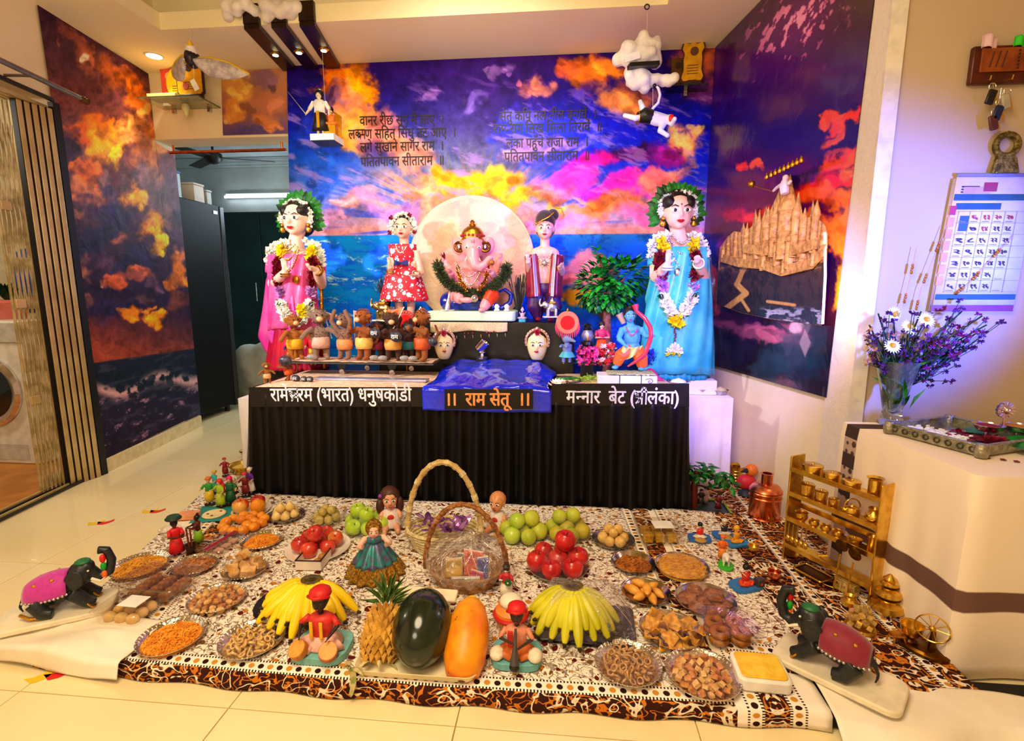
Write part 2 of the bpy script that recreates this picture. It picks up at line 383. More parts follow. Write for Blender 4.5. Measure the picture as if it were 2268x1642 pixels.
def paint_back(U,W):
    wl=fbm(U*.006,W*.006,4)
    img=grad(W+(wl-.5)*80,[(100,(44,14,78)),(200,(30,16,92)),(290,(18,30,132)),(370,(30,70,170)),(430,(96,120,205)),(500,(190,150,205)),(519,(232,160,170))])
    right=sst(U,1000,1420);img=mixc(img,(26,22,190),right*sst(W,180,300)*(1-sst(W,400,470))*.6)
    # rays fanning out of the glow behind the moon
    an=np.arctan2(W-500,U-1040);rr=np.hypot(U-1040,W-500)
    rayn=fbm(an*9+3,rr*.004,3);ray2=fbm(an*30,rr*.006+7,3)
    glow=np.exp(-(rr/230)**2);img=mixc(img,(255,190,70),glow*.55*(W < 522))
    img=mixc(img,(250,170,120),sst(rayn,.50,.70)*sst(rr,60,160)*(1-sst(rr,200,330))*.5*sst(W,330,420))
    img=mixc(img,(30,70,215),sst(ray2,.50,.68)*sst(rr,110,200)*(1-sst(rr,240,430))*.6*sst(W,300,400))
    L=[(765,190,62,40,0,(214,120,44),1),(800,185,34,60,-15,(250,168,40),.9),(770,250,44,60,0,(226,150,120),.9),(735,235,22,34,0,(100,70,120),.7),
         (800,300,40,46,20,(244,170,90),.85),(860,300,58,40,30,(212,140,140),.9),(905,345,60,36,30,(236,160,130),.8),(840,350,36,26,0,(90,60,120),.5),
         (960,420,70,28,15,(250,160,120),.8),(800,440,60,22,-10,(232,160,160),.7),(730,480,60,16,0,(200,150,190),.7),(870,470,60,20,0,(150,110,180),.6),
         (1010,395,60,28,10,(252,190,60),.8),(1100,405,60,26,-10,(255,180,70),.8),(1170,440,70,22,-20,(255,196,60),.8),(1230,420,60,26,-20,(250,120,150),.7),
         (1300,170,62,34,15,(196,118,60),1),(1345,150,50,26,10,(222,140,70),.9),(1260,155,30,20,0,(170,90,70),.6),(1395,215,40,40,30,(150,90,70),.7),(1330,215,50,16,25,(90,50,90),.6),
         (1180,200,40,16,-30,(190,120,110),.7),(1200,185,16,26,-20,(220,150,110),.5),(1370,230,50,30,20,(204,140,90),.8),(1545,140,60,40,0,(186,110,70),.85),(1560,190,50,34,0,(120,60,110),.7),
         (1520,320,34,34,0,(250,170,120),.9),(1480,345,40,22,0,(150,40,130),.8),(1400,345,60,24,-8,(66,22,90),.9),(1330,360,56,26,0,(220,40,150),.85),(1290,395,60,22,-10,(250,80,160),.85),
         (1380,415,110,22,-12,(226,60,180),.8),(1470,400,60,22,-15,(250,150,130),.75),(1330,460,120,24,-5,(250,150,90),.75),(1440,470,90,18,0,(240,110,190),.7),(1500,440,60,16,-10,(255,120,150),.7),(1250,490,90,16,0,(255,150,190),.7),(1215,300,120,52,0,(58,70,215),.8),(1160,265,50,12,-15,(140,130,225),.6),(1250,330,60,14,-15,(196,150,215),.6),(1150,340,50,16,-10,(230,170,200),.6),(700,400,40,60,25,(50,90,190),.7),(690,270,30,60,10,(36,50,140),.7),(1040,230,30,12,-25,(130,110,180),.6),(1100,170,24,10,-40,(150,120,170),.6),(960,215,20,8,-20,(120,90,150),.6)]
    img=splats(img,U,W,[(u,v,ru*1.35,rv*1.35,an_,c,k) for (u,v,ru,rv,an_,c,k) in L],34,.016,.28)
    # cloud body shading of the print: broken lighter tufts
    tuft=fbm(U*.05,W*.05,5,.65);bil=1-np.abs(2*fbm(U*.03+5,W*.035,5,.6)-1);img=img*(0.50+.4*tuft+.42*bil)[...,None]
    wsp=fbm((U+W)*.012,(W-.4*U)*.045,5,.65);img=mixc(img,(186,150,215),sst(wsp,.56,.74)*.55*(1-sst(W,430,500))*sst(W,130,260))
    # sea
    hz=519+(U-1134)*-.006;sea=sst(W,hz-1,hz+2)
    st=fbm(U*.014,W*.06,6,.65);wx=(fbm(U*.02,W*.02,4)-.5)*40;st2=fbm((U+wx)*.022+W*.02,(W+wx)*.09-U*.012,6,.72)
    sc_=grad(W,[(515,(70,130,215)),(560,(20,90,205)),(640,(18,110,210)),(740,(14,104,205)),(900,(10,60,150))])
    lt=sst(U,1250,700);sc_=mixc(sc_,(24,150,225),lt*sst(st,.42,.6)*.7)
    sc_=mixc(sc_,(8,40,120),sst(st2,.52,.68)*.55);sc_=mixc(sc_,(170,215,245),sst(st2,.55,.72)*.8*lt+sst(st2,.62,.8)*.35)
    img=mixc(img,(0,0,0),sea*0)*(1-sea[...,None])+sc_*sea[...,None]
    L2=[(1330,600,40,34,0,(150,90,60),.7),(1290,590,46,40,10,(232,140,170),.8),(1290,660,70,26,0,(250,170,60),.85),(1340,690,50,22,0,(120,70,40),.8),(1290,620,60,20,0,(250,150,160),.8),(1300,720,40,26,0,(30,70,200),.7)]
    return vivid(splats(img,U,W,L2,18,.03),1.35,1.15)
printm=attr_mat('vinyl_print',.55,.3,7,0,.10)
BY=3.515
def bq(u,v,y=BY):return A(u,v,y)
bdq=[(A(636,160,BY).x,BY,CEIL-.0),(A(1589,105,BY).x,BY,CEIL-.0),(A(1535,830,BY).x+.02,BY,.56),(A(650,830,BY).x,BY,.56)]
back=panel('backdrop_banner',bdq,620,440,paint_back,printm,label='wide printed sunset sea backdrop with two black verses on the back wall',cat='backdrop')
def paint_left(U,W):
    x=(U-110)/300;img=grad(W-(U-200)*.2,[(0,(50,32,52)),(150,(74,46,58)),(260,(110,66,58)),(480,(70,46,66)),(640,(40,28,52)),(760,(120,64,52)),(800,(140,76,58))])
    L=[(170,90,60,18,55,(160,96,70),.5),(190,140,80,22,55,(150,92,66),.6),(184,128,13,11,30,(250,226,190),.9),(250,170,60,30,55,(186,110,60),.7),(300,210,60,32,60,(206,120,52),.8),(210,290,60,44,50,(216,116,34),.9),(240,320,50,56,60,(240,150,24),1),(255,340,20,44,-15,(255,196,40),.9),(170,300,44,30,40,(180,90,40),.8),
         (290,290,40,60,50,(220,150,90),.7),(330,330,40,60,50,(206,130,70),.7),(150,340,34,60,10,(58,38,62),.9),(190,390,50,34,30,(206,110,44),.8),(180,420,60,30,20,(196,126,90),.7),(330,410,36,60,-10,(120,92,96),.8),(365,450,26,60,0,(90,66,70),.9),(300,440,34,40,30,(232,160,50),.9),(330,500,34,44,30,(240,150,24),.95),(345,540,26,34,20,(255,186,40),.9),
         (250,490,56,60,20,(44,32,66),.95),(200,540,60,56,0,(40,32,62),.95),(300,580,60,40,0,(44,36,66),.9),(260,620,30,20,0,(190,100,60),.8),(310,610,34,16,10,(160,90,66),.7),(390,600,24,60,-5,(206,120,50),.75),(390,670,34,30,0,(120,70,60),.7),(240,680,80,30,0,(38,30,58),.9),(300,700,44,22,0,(226,130,40),.9),(345,712,34,18,0,(240,150,40),.9)]
    rq_=random.Random(21);dusk=[(92,66,84),(128,96,98),(58,42,70),(40,30,58),(150,104,88),(176,112,84)]
    D=[(rq_.uniform(100,430),rq_.uniform(330,730),rq_.uniform(14,44),rq_.uniform(10,28),rq_.uniform(-20,40),rq_.choice(dusk),rq_.uniform(.5,.9)) for _ in range(60)]
    img=splats(img,U,W,D,22,.03,.3,1);img=splats(img,U,W,L,22,.03,.3)
    tuft=fbm(U*.07,W*.06,5,.65);bil=1-np.abs(2*fbm(U*.05+3,W*.05,5,.6)-1);img=img*(0.40+.6*tuft+.58*bil)[...,None]
    hz=808-(U-183)*.145;sea=sst(W,hz-2,hz+2);st=fbm(U*.03,W*.11+U*.03,5,.6);st2=fbm(U*.05+9,W*.09+U*.035,5,.65)
    s=grad(W-hz,[(0,(40,42,58)),(50,(30,42,54)),(110,(46,42,62)),(260,(40,30,48))])
    s=mixc(s,(90,84,100),sst(st,.52,.68)*.5);s=mixc(s,(190,150,170),sst(st2,.6,.74)*.7*sst(W-hz,60,100))
    fo=np.exp(-((W-(870-(U-215)*.17)+12*np.sin(U*.04))/13)**2)*sst(fbm(U*.08,W*.08,4),.38,.55);s=mixc(s,(226,180,180),fo*.9*sst(U,190,230))
    img=img*(1-sea[...,None])+s*sea[...,None];return vivid(img,1.25,1.15)
def lq(u,v,off=.008):p=PL(u,v,LP+LN*off,LN);return p
panel('poster_sheet',[tuple(LW(lq(82,10).y,lq(82,10).z,.008)),tuple(LW(3.53,CEIL-.005,.008)),tuple(LW(3.53,.10,.008)),tuple(LW(2.70,.085,.008))],240,460,paint_left,printm,label='tall stormy sunset sea mural poster on the left wall',cat='poster')
panel('poster_sheet',[tuple(LW(3.532,2.10,.008)),tuple(LW(3.752,2.08,.008)),tuple(LW(3.752,.095,.008)),tuple(LW(3.532,.095,.008))],50,240,paint_left,printm,label='narrow strip of the stormy sea mural beside the fridge',cat='poster')
def paint_strip(U,W):
    img=grad(W,[(150,(200,140,100)),(230,(180,110,80)),(300,(90,70,130))])
    L=[(520,190,50,40,30,(240,170,80),.9),(580,180,40,30,0,(130,90,120),.8),(520,250,30,30,0,(236,150,70),.9),(590,240,50,40,10,(196,120,90),.8),(600,270,40,20,0,(220,130,70),.8),(550,290,60,14,0,(80,64,130),.8)]
    return splats(img,U,W,L,22,.03)
sy=WY-.008
panel('poster_sheet',[(A(489,158,sy).x,sy,CEIL-.005),(A(636,150,sy).x,sy,CEIL-.005),(A(641,300,sy).x,sy,2.135),(A(494,302,sy).x,sy,2.135)],90,90,paint_strip,printm,label='small orange cloud mural piece above the doorway',cat='poster')
def paint_right(U,W):
    img=grad(W,[(-60,(60,26,44)),(60,(58,24,60)),(150,(66,22,110)),(260,(40,20,100)),(380,(34,18,92)),(470,(90,20,60)),(560,(30,14,60)),(690,(60,20,50)),(760,(40,26,34)),(900,(30,24,30))])
    sh=fbm(U*.09+W*.05,W*.03-U*.02,4,.6);m=np.exp(-(((U-1770+(W-40)*.55)/75)**2)-(((W-50)/85)**2));img=mixc(img,(190,40,200),m*.35);img=mixc(img,(255,170,210),sst(sh+m*.25,.70,.78)*m**.5)
    L=[(1870,270,60,13,-38,(240,80,40),.95),(1835,265,30,14,-30,(250,90,40),.9),(1850,310,30,12,-50,(250,110,50),.8),(1640,370,18,16,0,(230,70,40),.9),(1680,368,22,14,0,(250,110,50),.9),(1870,350,70,18,-25,(250,90,40),.9),(1840,400,90,30,-12,(240,50,30),.95),(1860,440,70,30,0,(250,120,40),.95),(1810,430,70,26,0,(250,100,40),.9),(1880,380,34,20,0,(255,130,60),.8),(1870,520,46,90,0,(250,130,60),.95),(1870,620,26,100,0,(255,190,60),.9),(1630,480,50,24,-10,(190,40,60),.8),(1600,540,24,40,0,(120,24,80),.7),(1590,640,20,60,0,(170,60,30),.7),(1700,480,60,30,0,(230,80,60),.8),(1800,500,60,40,0,(250,130,60),.8),
         (1680,740,120,24,12,(190,110,130),.55),(1760,780,50,50,0,(60,56,66),.7),(1700,820,60,40,0,(44,52,60),.8),(1820,800,30,60,0,(24,20,22),.9),(1740,850,22,26,0,(80,44,36),.8),(1620,790,40,60,0,(40,38,50),.8)]
    img=splats(img,U,W,L,20,.03)
    sp=np.abs(U-1783)/15+np.abs(W-760)/36;return vivid(mixc(img,(170,150,150),(1-sst(sp,.75,1))*.8),1.2,1.1)
zb0=PL(1545,800,RP-LN*.02,LN).z;zb1=PL(1842,885,RP-LN*.02,LN).z;yb1=PL(1842,885,RP-LN*.02,LN).y
rq=[tuple(RW(3.50,CEIL-.005,.02)),tuple(RW(2.165,CEIL-.005,.02)),tuple(RW(2.215,zb1,.02)),tuple(RW(3.50,zb0,.02))]
panel('printed_banner',rq,260,420,paint_right,attr_mat('glossy_vinyl_print',.22,.3,6,.2),label='glossy dark night sky banner with red clouds on the right wall',cat='banner')
panel('plastic_sheet',[tuple(RW(2.16,CEIL-.005,.016)),tuple(RW(2.088,CEIL-.005,.016)),tuple(RW(2.09,.3,.016)),tuple(RW(2.24,.3,.016))],12,60,lambda U,W:np.stack([np.full(U.shape,236.),np.full(U.shape,226.),np.full(U.shape,216.)],-1),attr_mat('banner_margin',.3,.3,9),label='white unprinted plastic margin of the night sky banner at the wall corner',cat='banner')
# ================================================================ LETTERING (flat print and paint)
_fc=bpy.data.curves.new('lettering_source','FONT');_fo=bpy.data.objects.new('lettering_source',_fc);COL.objects.link(_fo)
_gl={}
def glyphs(t,bold):
    if (t,bold) not in _gl:
        _fc.body=t;_fc.resolution_u=3;bpy.context.view_layer.update();me=_fo.to_mesh()
        _gl[t,bold]=([tuple(v.co) for v in me.vertices],[tuple(p.vertices) for p in me.polygons]);_fo.to_mesh_clear()
    return _gl[t,bold]
def lettering(name,tokens,fit,material,parent,bold=.012,slant=0,stroke=None):
    """tokens: runs of letters; ('h', letter, cut) is a half letter; ('s', [polylines]) drawn strokes; fit(x, y) maps 0..1 along/up to a point"""
    vs=[];fs=[];x=0.0
    for tk in tokens:
        if isinstance(tk,str):
            if tk.strip() == '':x += .3*len(tk);continue
            gv,gf=glyphs(tk,bold)
            if not gv:continue
            x0=min(p[0] for p in gv)
            for dx,dy,dk in ((-bold,0,0),(bold,0,1),(0,bold,2)):o=len(vs);vs += [(p[0]-x0+x+dx,p[1]+dy,dk) for p in gv];fs += [tuple(i+o for i in f) for f in gf]
            x += max(p[0] for p in gv)-x0
        elif tk[0] == 'h':
            gv,gf=glyphs(tk[1],bold);x0=min(p[0] for p in gv);wd=(max(p[0] for p in gv)-x0)*tk[2];o=len(vs)
            vs += [(min(p[0]-x0,wd)+x,p[1]) for p in gv];fs += [tuple(i+o for i in f) for f in gf if min(gv[i][0]-x0 for i in f) < wd];x += wd
        else:
            for pl in tk[1]:
                for (ax,ay),(bx,by) in zip(pl[:-1],pl[1:]):
                    L=math.hypot(bx-ax,by-ay) or 1;ox,oy=-(by-ay)/L*.045,(bx-ax)/L*.045;ex,ey=(bx-ax)/L*.03,(by-ay)/L*.03;o=len(vs)
                    vs += [(x+ax+ox-ex,ay+oy-ey),(x+ax-ox-ex,ay-oy-ey),(x+bx-ox+ex,by-oy+ey),(x+bx+ox+ex,by+oy+ey)];fs.append((o,o+1,o+2,o+3))
            x += tk[2]
    b=B();b.add([V(fit(p[0]/x,p[1]))+V((0,-.0004*(p[2] if len(p) > 2 else 0),0)) for p in vs],fs)
    return obj(name,b,material,parent,smooth=0,kind='stuff')
inkm=mat('black_print_ink','160808',.5,c2='22100C')
def verse(tokens,u0,u1,v0,slope=-.022,hpx=18.5):
    p0=A(u0,v0,BY-.004);p1=A(u1,v0+slope*(u1-u0),BY-.004);sz=hpx*pxm(p0)/.62
    lettering('verse_line',tokens,lambda x,y:p0.lerp(p1,x)+V((0,0,y*sz)),inkm,back)
kshm=('s',[[(0,.62),(.92,.62)],[(.3,.62),(.3,.1)],[(.3,.42),(.1,.46),(.05,.3),(.2,.22),(.3,.3)],[(.3,.3),(.46,.42),(.5,.25),(.4,.16)],[(.3,.1),(.5,.16),(.5,0)],[(.72,.62),(.72,.26)],[(.56,.28),(.92,.28)],[(.92,.62),(.92,0)]],.95)
verse(['वानर रीछ संग में लाए  ।'],797,981,278)
verse(['ल',kshm,'ण सिहत िसंधु तट आए  ।'],772,1008,308)
verse(['लगे सुखाने सागर राम  ।'],798,981,337)
verse(['पिततपावन सीताराम  ॥'],799,982,369)
verse(['सेतु किप नल नील बनावें  ।'],1106,1319,268)
verse(['राम-राम िलख िसला ितरावें  ॥'],1093,1331,296)
verse(['लंका पहुँचे राजा राम  ।'],1121,1301,328)
verse(['पिततपावन सीताराम  ॥'],1117,1304,358)

# ================================================================ DISPLAY TABLE
ST,TY=.595,2.42
TX0,TX1=A(553,868,TY).x,A(1524,868,TY).x
blackm=mat('black_cloth','050304',.40,c2='080506',scale=8,sheen=.02,spec=.35)
blackcard=mat('black_card','0A0808',.35,c2='141010',scale=30)
tbl=thing('display_table','long low table carrying the idols, hidden under a black skirt','table',((TX0+TX1)/2,(TY+3.45)/2,0))
tw,td=TX1-TX0-.04,3.45-TY-.06
obj('table_top',B().box((0,0,.54),(tw,td,.09)),mat('table_wood','5A3A22',.5),tbl,bevel=.004)
for sx in (-1,1):
    for sy_ in (-1,1):obj('leg',B().box((sx*(tw/2-.05),sy_*(td/2-.05),.25),(.06,.06,.5)),mat('table_wood','5A3A22',.5),tbl)
# pleated skirt wrapping the front and both ends
def skirt(s,t):
    L=[0,td+.06,td+.06+tw+.04,2*(td+.06)+tw+.04];q=s*L[3];z=.575-t*.56
    ph=q*2*pi/.083+1.4*sin(q*3.1)+.8*sin(q*7.7);am=.010+.018*t**.8;of=am*(1-abs(cos(ph/2)))*2.0-am+(.5-.5*cos(ph*.21))*.03*t
    fl=.03*t*t
    if q < L[1]:return (-tw/2-.02-of-fl,td/2+.03-q,z)
    if q < L[2]:x=-tw/2-.02+(q-L[1]);c=max(0,1-(q-L[1])/.12);return (x,-td/2-.03-of-fl+.0*c,z+.02*c*t)
    return (tw/2+.02+of+fl,-td/2-.03+(q-L[2]),z)
sk=obj('table_skirt',B().grid(skirt,620,14),blackm,loc=(tbl.location.x,tbl.location.y,0),solid=.002,smooth=180,label='black gathered satin cloth skirt pleated around the long display table',cat='table skirt')
# top covering: black paper wrap with sand on it
obj('table_cover',B().box((0,0,0),(tw+.045,td+.07,.010)),blackcard,loc=(tbl.location.x,tbl.location.y,.5905),label='black paper cover laid over the whole display table top',cat='table cover')
sandm=mat('sand','F8D8BC',.95,c2='E6B490',scale=60,bump=.8,bscale=120)
def sand(u0,u1,y1,name,lab):
    x0,x1=A(u0,860,TY).x,A(u1,860,TY).x
    def f(s,t):
        x=x0+(x1-x0)*s;y=TY+.0+(y1-TY)*t;e=min(s,1-s,t*1.2,1-t)
        return (x,y,ST+.002+.010*min(1,e*14)*(.6+.8*float(fbm(np.array(x*9.),np.array(y*9.),3))))
    return obj(name,B().grid(f,70,46),sandm,kind='stuff',label=lab,cat='sand',smooth=180)
sand(560,938,2.985,'sand_bed','pale pink sand spread behind the long white-lettered sign');sand(1232,1516,2.985,'sand_bed','pale pink sand spread behind the shorter white-lettered sign on the blue side')
chalk=mat('white_paint','F4F2FA',.6,c2='DAD6E8',scale=40);gold_ink=mat('orange_paint','F0A060',.6,c2='E08A48',scale=40)
def sign(u0,u1,v0,v1,y,lab,toks,lu0,lu1,lv,hpx,m,bold=.022,dv=0):
    p=[A(u0,v0,y),A(u1,v0,y),A(u1,v1+dv,y),A(u0,v1,y)]
    r=thing('sign_board',lab,'sign',(A((u0+u1)/2,v1,y).x,y,p[2].z))
    O=r.location;obj('board',B().slab([(q.x-O.x,q.z-O.z) for q in reversed(p)],-.004,.004),blackcard,r)
    a=A(lu0,lv,y-.0055)-O;c=A(lu1,lv+dv*.7,y-.0055)-O;sz=hpx*pxm(A(u0,v0,y))/.62
    lettering('lettering',toks,lambda x,yy:a.lerp(c,x)+V((0,0,yy*sz)),m,r,bold);return r
sv=('s',[[(0,.62),(.62,.62)],[(.06,.5),(.22,.54),(.24,.4),(.1,.36),(.28,.1),(.2,.02)],[(.2,.3),(.36,.26)],[(.62,.62),(.62,0)],[(.62,.36),(.42,.4),(.4,.22),(.62,.2)]],.66)
sri=('s',[[(0,.62),(.78,.62)],[(.02,.50),(.09,.57),(.19,.52),(.18,.41),(.07,.36)],[(.07,.36),(.22,.34),(.30,.22),(.24,.08)],[(.46,.36),(.10,.04)],[(.46,.62),(.46,0)],[(.72,.62),(.72,0)],[(.72,.62),(.66,.80),(.50,.82),(.42,.70)]],.80)
sign(553,945,858,901,TY-.006,'long black sign board with white lettering on the pink sari side',['रामे',sv,'रम (भारत) धनुषकोडी'],600,912,889,27,chalk)
sign(1222,1526,850,897,TY-.006,'shorter black sign board with lilac lettering on the turquoise sari side',['म',('h','न',.62),'नार  बेट (',sri,'लंका)'],1254,1502,893,27,chalk,dv=4)
sign(985,1180,862,906,TY-.03,'small black sign board with orange lettering before the blue water',['।।  राम सेतू  ।।'],993,1171,899,27,gold_ink,.03)
# blue plastic water
wm_=mat('blue_plastic','0618C8',.12,c2='0A2AE6',scale=5,bump=.5,bscale=9,coat=.6,lo=.4,hi=.6)
def water(s,t):
    x0,x1=A(938,870,TY).x,A(1222,870,TY).x;x=x0+(x1-x0)*s
    n=float(fbm(np.array(s*7.),np.array(t*6.),3));e=min(s,1-s)*2
    if t < .3:k=t/.3;return (x,TY-.024+.005*sin(s*9),.50+k*.11+.012*n)
    k=(t-.3)/.7;return (x+.02*sin(k*5+s*4),TY-.012+k*.54,.612+.055*sin(min(1,k*1.25)*pi/2)*min(1,e*3)+.03*n)
obj('water_sheet',B().grid(water,60,40),wm_,label='shiny blue plastic sheet as water spilling over the table front',cat='plastic sheet',smooth=180,solid=.002)
# stepped black box, tray and lace under the main idol
SZ=A(1100,714,3.0).z;SY=3.0
bx0,bx1=A(838,760,SY).x,A(1272,760,SY).x
obj('step_box',B().box((0,0,(SZ-ST)/2),(bx1-bx0,.36,SZ-ST)),blackcard,loc=((bx0+bx1)/2,SY+.18,ST),label='black box step raising the main idol and the two dolls',cat='step',bevel=.004)
tx0,tx1=A(945,700,2.99).x,A(1141,700,2.99).x;TZ=A(1040,690,2.99).z
b=B();b.at(((tx0+tx1)/2,SY+.17,SZ+.006));b.prism(rrect(tx1-tx0,.36,.03),0,TZ-SZ-.006)
obj('idol_platform',b,mat('mint_plastic','D5EEC8',.35,c2='C4E4C0',scale=6),label='pale mint rectangular platform under the elephant-headed idol',cat='platform',bevel=.006)
def lace(s,t):return (A(953,720,2.985).x*(1-s)+A(1124,720,2.985).x*s,SY-.016-.006*sin(s*22)*t,SZ+.0-t*(.062+.012*s*(-1)+.006*sin(s*9)))
lc=obj('lace_cloth',B().grid(lace,60,8),mat('gold_lace','F6E4BC',.5,c2='D8B47C',scale=220,bump=.6),solid=.002,label='gold lace cloth hanging over the front of the black step',cat='cloth')
for i in range(9):p=A(975+i*18,746-i*.9,2.975);obj('tassel',B().tube([p,p+V((.002,0,-.018))],[.003,.0012],6),mat('gold_lace2','C89A5A',.5),lc)
for i,(u,v) in enumerate(((1029,739),(1037,739),(1047,738),(1078,737),(1085,736),(1094,734))):obj('bead',B().ell(A(u,v,2.976),.005,nu=8,nv=6),mat('ruby_bead','B01020',.2,coat=.5),lc)
# moon disc on the back wall
mc=A(1044,578,3.335);mr=139*pxm(mc)
def paint_moon(U,W):
    n=fbm(U*.03,W*.03,5,.6);img=mixc(np.full(U.shape+(3,),1.)*np.array((236,200,176)),(206,158,146),sst(n,.42,.66)*.7);n2=fbm(U*.012+4,W*.012,4)
    img=mixc(img,(226,150,160),sst(n2,.5,.62)*.6);img=mixc(img,(236,226,180),sst(-U,-1010,-930)*.6);return img
mo=thing('moon_disc','large round pinkish moon disc standing behind the main idol','moon disc',mc)
b=B();b.at(rot=(pi/2,0,0));b.lathe([(0,-.012),(mr,-.012),(mr+.003,0),(mr,.010),(0,.010)],96);obj('disc',b,mat('foam_edge','E8C8B0',.6),mo,smooth=30)
q4=[(-mr,-.0125,mr),(mr,-.0125,mr),(mr,-.0125,-mr),(-mr,-.0125,-mr)]
fc=panel('disc_print',[tuple(mc+V(p)) for p in q4],120,120,paint_moon,attr_mat('moon_print',.4,.4,14),keep=lambda U,W:((U-proj(mc)[0])**2+(W-proj(mc)[1])**2) < (mr/pxm(mc)*.995)**2)
fc.parent=mo;fc.location=-mc

# ================================================================ FIGURE HELPERS
def fluff(b,p,r,n=7,mi=None,flat=.45,rnd=random):
    p=V(p)
    for _ in range(n):
        d=V((rnd.gauss(0,1),rnd.gauss(0,1),rnd.gauss(0,1))).normalized()
        s=d.orthogonal().normalized()*r*flat;t_=d.cross(s).normalized()*r*.25
        b.add([p,p+d*r*.6+s,p+d*r*1.05+t_,p+d*r*.6-s],[(0,1,2),(0,2,3)],mi)
def strand(b,pts,r,step,n=7,mi=None):
    pts=[V(p) for p in pts]
    for a,c in zip(pts[:-1],pts[1:]):
        k=max(1,int((c-a).length/step))
        for i in range(k):fluff(b,a.lerp(c,i/k)+V((random.gauss(0,r*.2),random.gauss(0,r*.1),random.gauss(0,r*.2))),r,n,mi)
def hand(b,w_,d,n,s,curl=.35,n8=6):
    """palm, four unequal fingers and a thumb; d = finger direction, n = way the palm faces"""
    w_=V(w_);d=V(d).normalized();n=V(n);n=(n-d*n.dot(d)).normalized();e=d.cross(n)
    b.tube([w_-d*s*.1,w_+d*s*.15,w_+d*s*.5],[s*.15,s*.22,s*.24],8,flat=.55)
    for k,L in ((-1.5,.40),(-.5,.50),(.5,.47),(1.5,.36)):
        p=w_+d*s*.46+e*(k*s*.115);q=p+d*s*L*.5+n*s*L*curl*.3;r=q+d*s*L*.5+n*s*L*curl*.9
        b.tube([p,q,r],[s*.065,s*.06,s*.042],n8)
    p=w_+d*s*.14+e*(s*.2);b.tube([p,p+e*s*.16+d*s*.16+n*s*.04,p+e*s*.18+d*s*.34+n*s*.1],[s*.075,s*.066,s*.05],n8)
def head_shape(b,c,r,ears=True,chin=1.0):
    """skull, cheeks, chin, nose and ears; face towards -y; r = half the face height"""
    c=V(c);b.ell(c+V((0,r*.12,r*.16)),(r*.80,r*.86,r*.86),nu=16,nv=12);b.ell(c+V((0,-r*.14,-r*.26)),(r*.66,r*.66,r*.62),nu=14,nv=10)
    b.ell(c+V((0,-r*.42,-r*.70*chin)),(r*.26,r*.26,r*.20),nu=10,nv=8)
    b.tube([c+V((0,-r*.72,r*.12)),c+V((0,-r*.84,-r*.12)),c+V((0,-r*.92,-r*.24))],[r*.07,r*.10,r*.13],8)
    if ears:
        for s in (-1,1):b.ell(c+V((s*r*.80,r*.1,-r*.02)),(r*.08,r*.16,r*.24),nu=8,nv=6)
eyew=mat('eye_white','FFFFFF',.15);eyed=mat('eye_dark','140A08',.1,coat=.5);lipm=mat('lip_red','C01830',.3);browm=mat('brow_dark','1A0E0A',.6)
def face(par,c,r,lips=lipm,bindi=None,eye=1.0,brow=browm):
    c=V(c)
    for s in (-1,1):
        e=obj('eye',B().ell(c+V((s*r*.33,-r*.70,r*.06)),(r*.19*eye,r*.09,r*.095*eye),nu=10,nv=6),eyew,par)
        obj('iris',B().ell(c+V((s*r*.32,-r*.77,r*.06)),(r*.085*eye,r*.035,r*.085*eye),nu=8,nv=6),eyed,e)
        obj('eyebrow',B().tube([c+V((s*r*.14,-r*.80,r*.24)),c+V((s*r*.34,-r*.78,r*.33)),c+V((s*r*.54,-r*.66,r*.24))],[r*.025,r*.035,r*.012],6),brow,par)
    b=B()
    for s in (-1,1):b.tube([c+V((0,-r*.84,-r*.50)),c+V((s*r*.1,-r*.83,-r*.475)),c+V((s*r*.22,-r*.74,-r*.49))],[r*.05,r*.05,r*.012],6)
    b.tube([c+V((-r*.15,-r*.77,-r*.54)),c+V((0,-r*.83,-r*.57)),c+V((r*.15,-r*.77,-r*.54))],[r*.02,r*.055,r*.02],6)
    obj('lips',b,lips,par)
    if bindi:obj('bindi',B().ell(c+V((0,-r*.80,r*.36)),(r*.045,r*.03,r*.045),nu=8,nv=6),bindi,par)
skin=mat('doll_skin','F4C0A8',.38,c2='F0B49C',scale=8,coat=.15);skin2=mat('doll_skin_pale','F6CDBC',.4,c2='F2C0AE',scale=8)
hairm=mat('black_hair','0C0708',.35,c2='1A1010',scale=60,bump=.4);goldm=mat('gold_trim','E0A83A',.25,1,c2='B8802A',scale=60,bump=.3);silverm=mat('silver','E4E0DC',.22,1,c2='B8B2B0',scale=40,bump=.25)
pearl=mat('pearl','F6EEDD',.2,coat=.4)
petw=mat('white_petal','FBFBF4',.6,c2='E8ECE2',scale=60);petm=mat('maroon_petal','8E0A2A',.6,c2='62061C',scale=60);pety=mat('yellow_petal','FFEE18',.6,c2='F0D000',scale=60);petl=mat('lilac_petal','D89AE0',.6,c2='B070C8',scale=60)
leafm=mat('leaf_green','1E8A2A',.45,c2='0E5A1A',scale=25);leafd=mat('dark_leaf','0F4A20',.45,c2='0A3014',scale=25)
def beads(b,pts,r,step,mi=None):
    pts=[V(p) for p in pts]
    for a,c in zip(pts[:-1],pts[1:]):
        k=max(1,int((c-a).length/step))
        for i in range(k):b.ell(a.lerp(c,i/k),r,mi,6,4)
def drop(c,w_,d,n=14,yo=0.0):           # U-shaped hanging line
    c=V(c);return [c+V((w_*(2*i/(n-1)-1),yo*(1-(2*i/(n-1)-1)**2),-d*(1-(2*i/(n-1)-1)**2))) for i in range(n)]

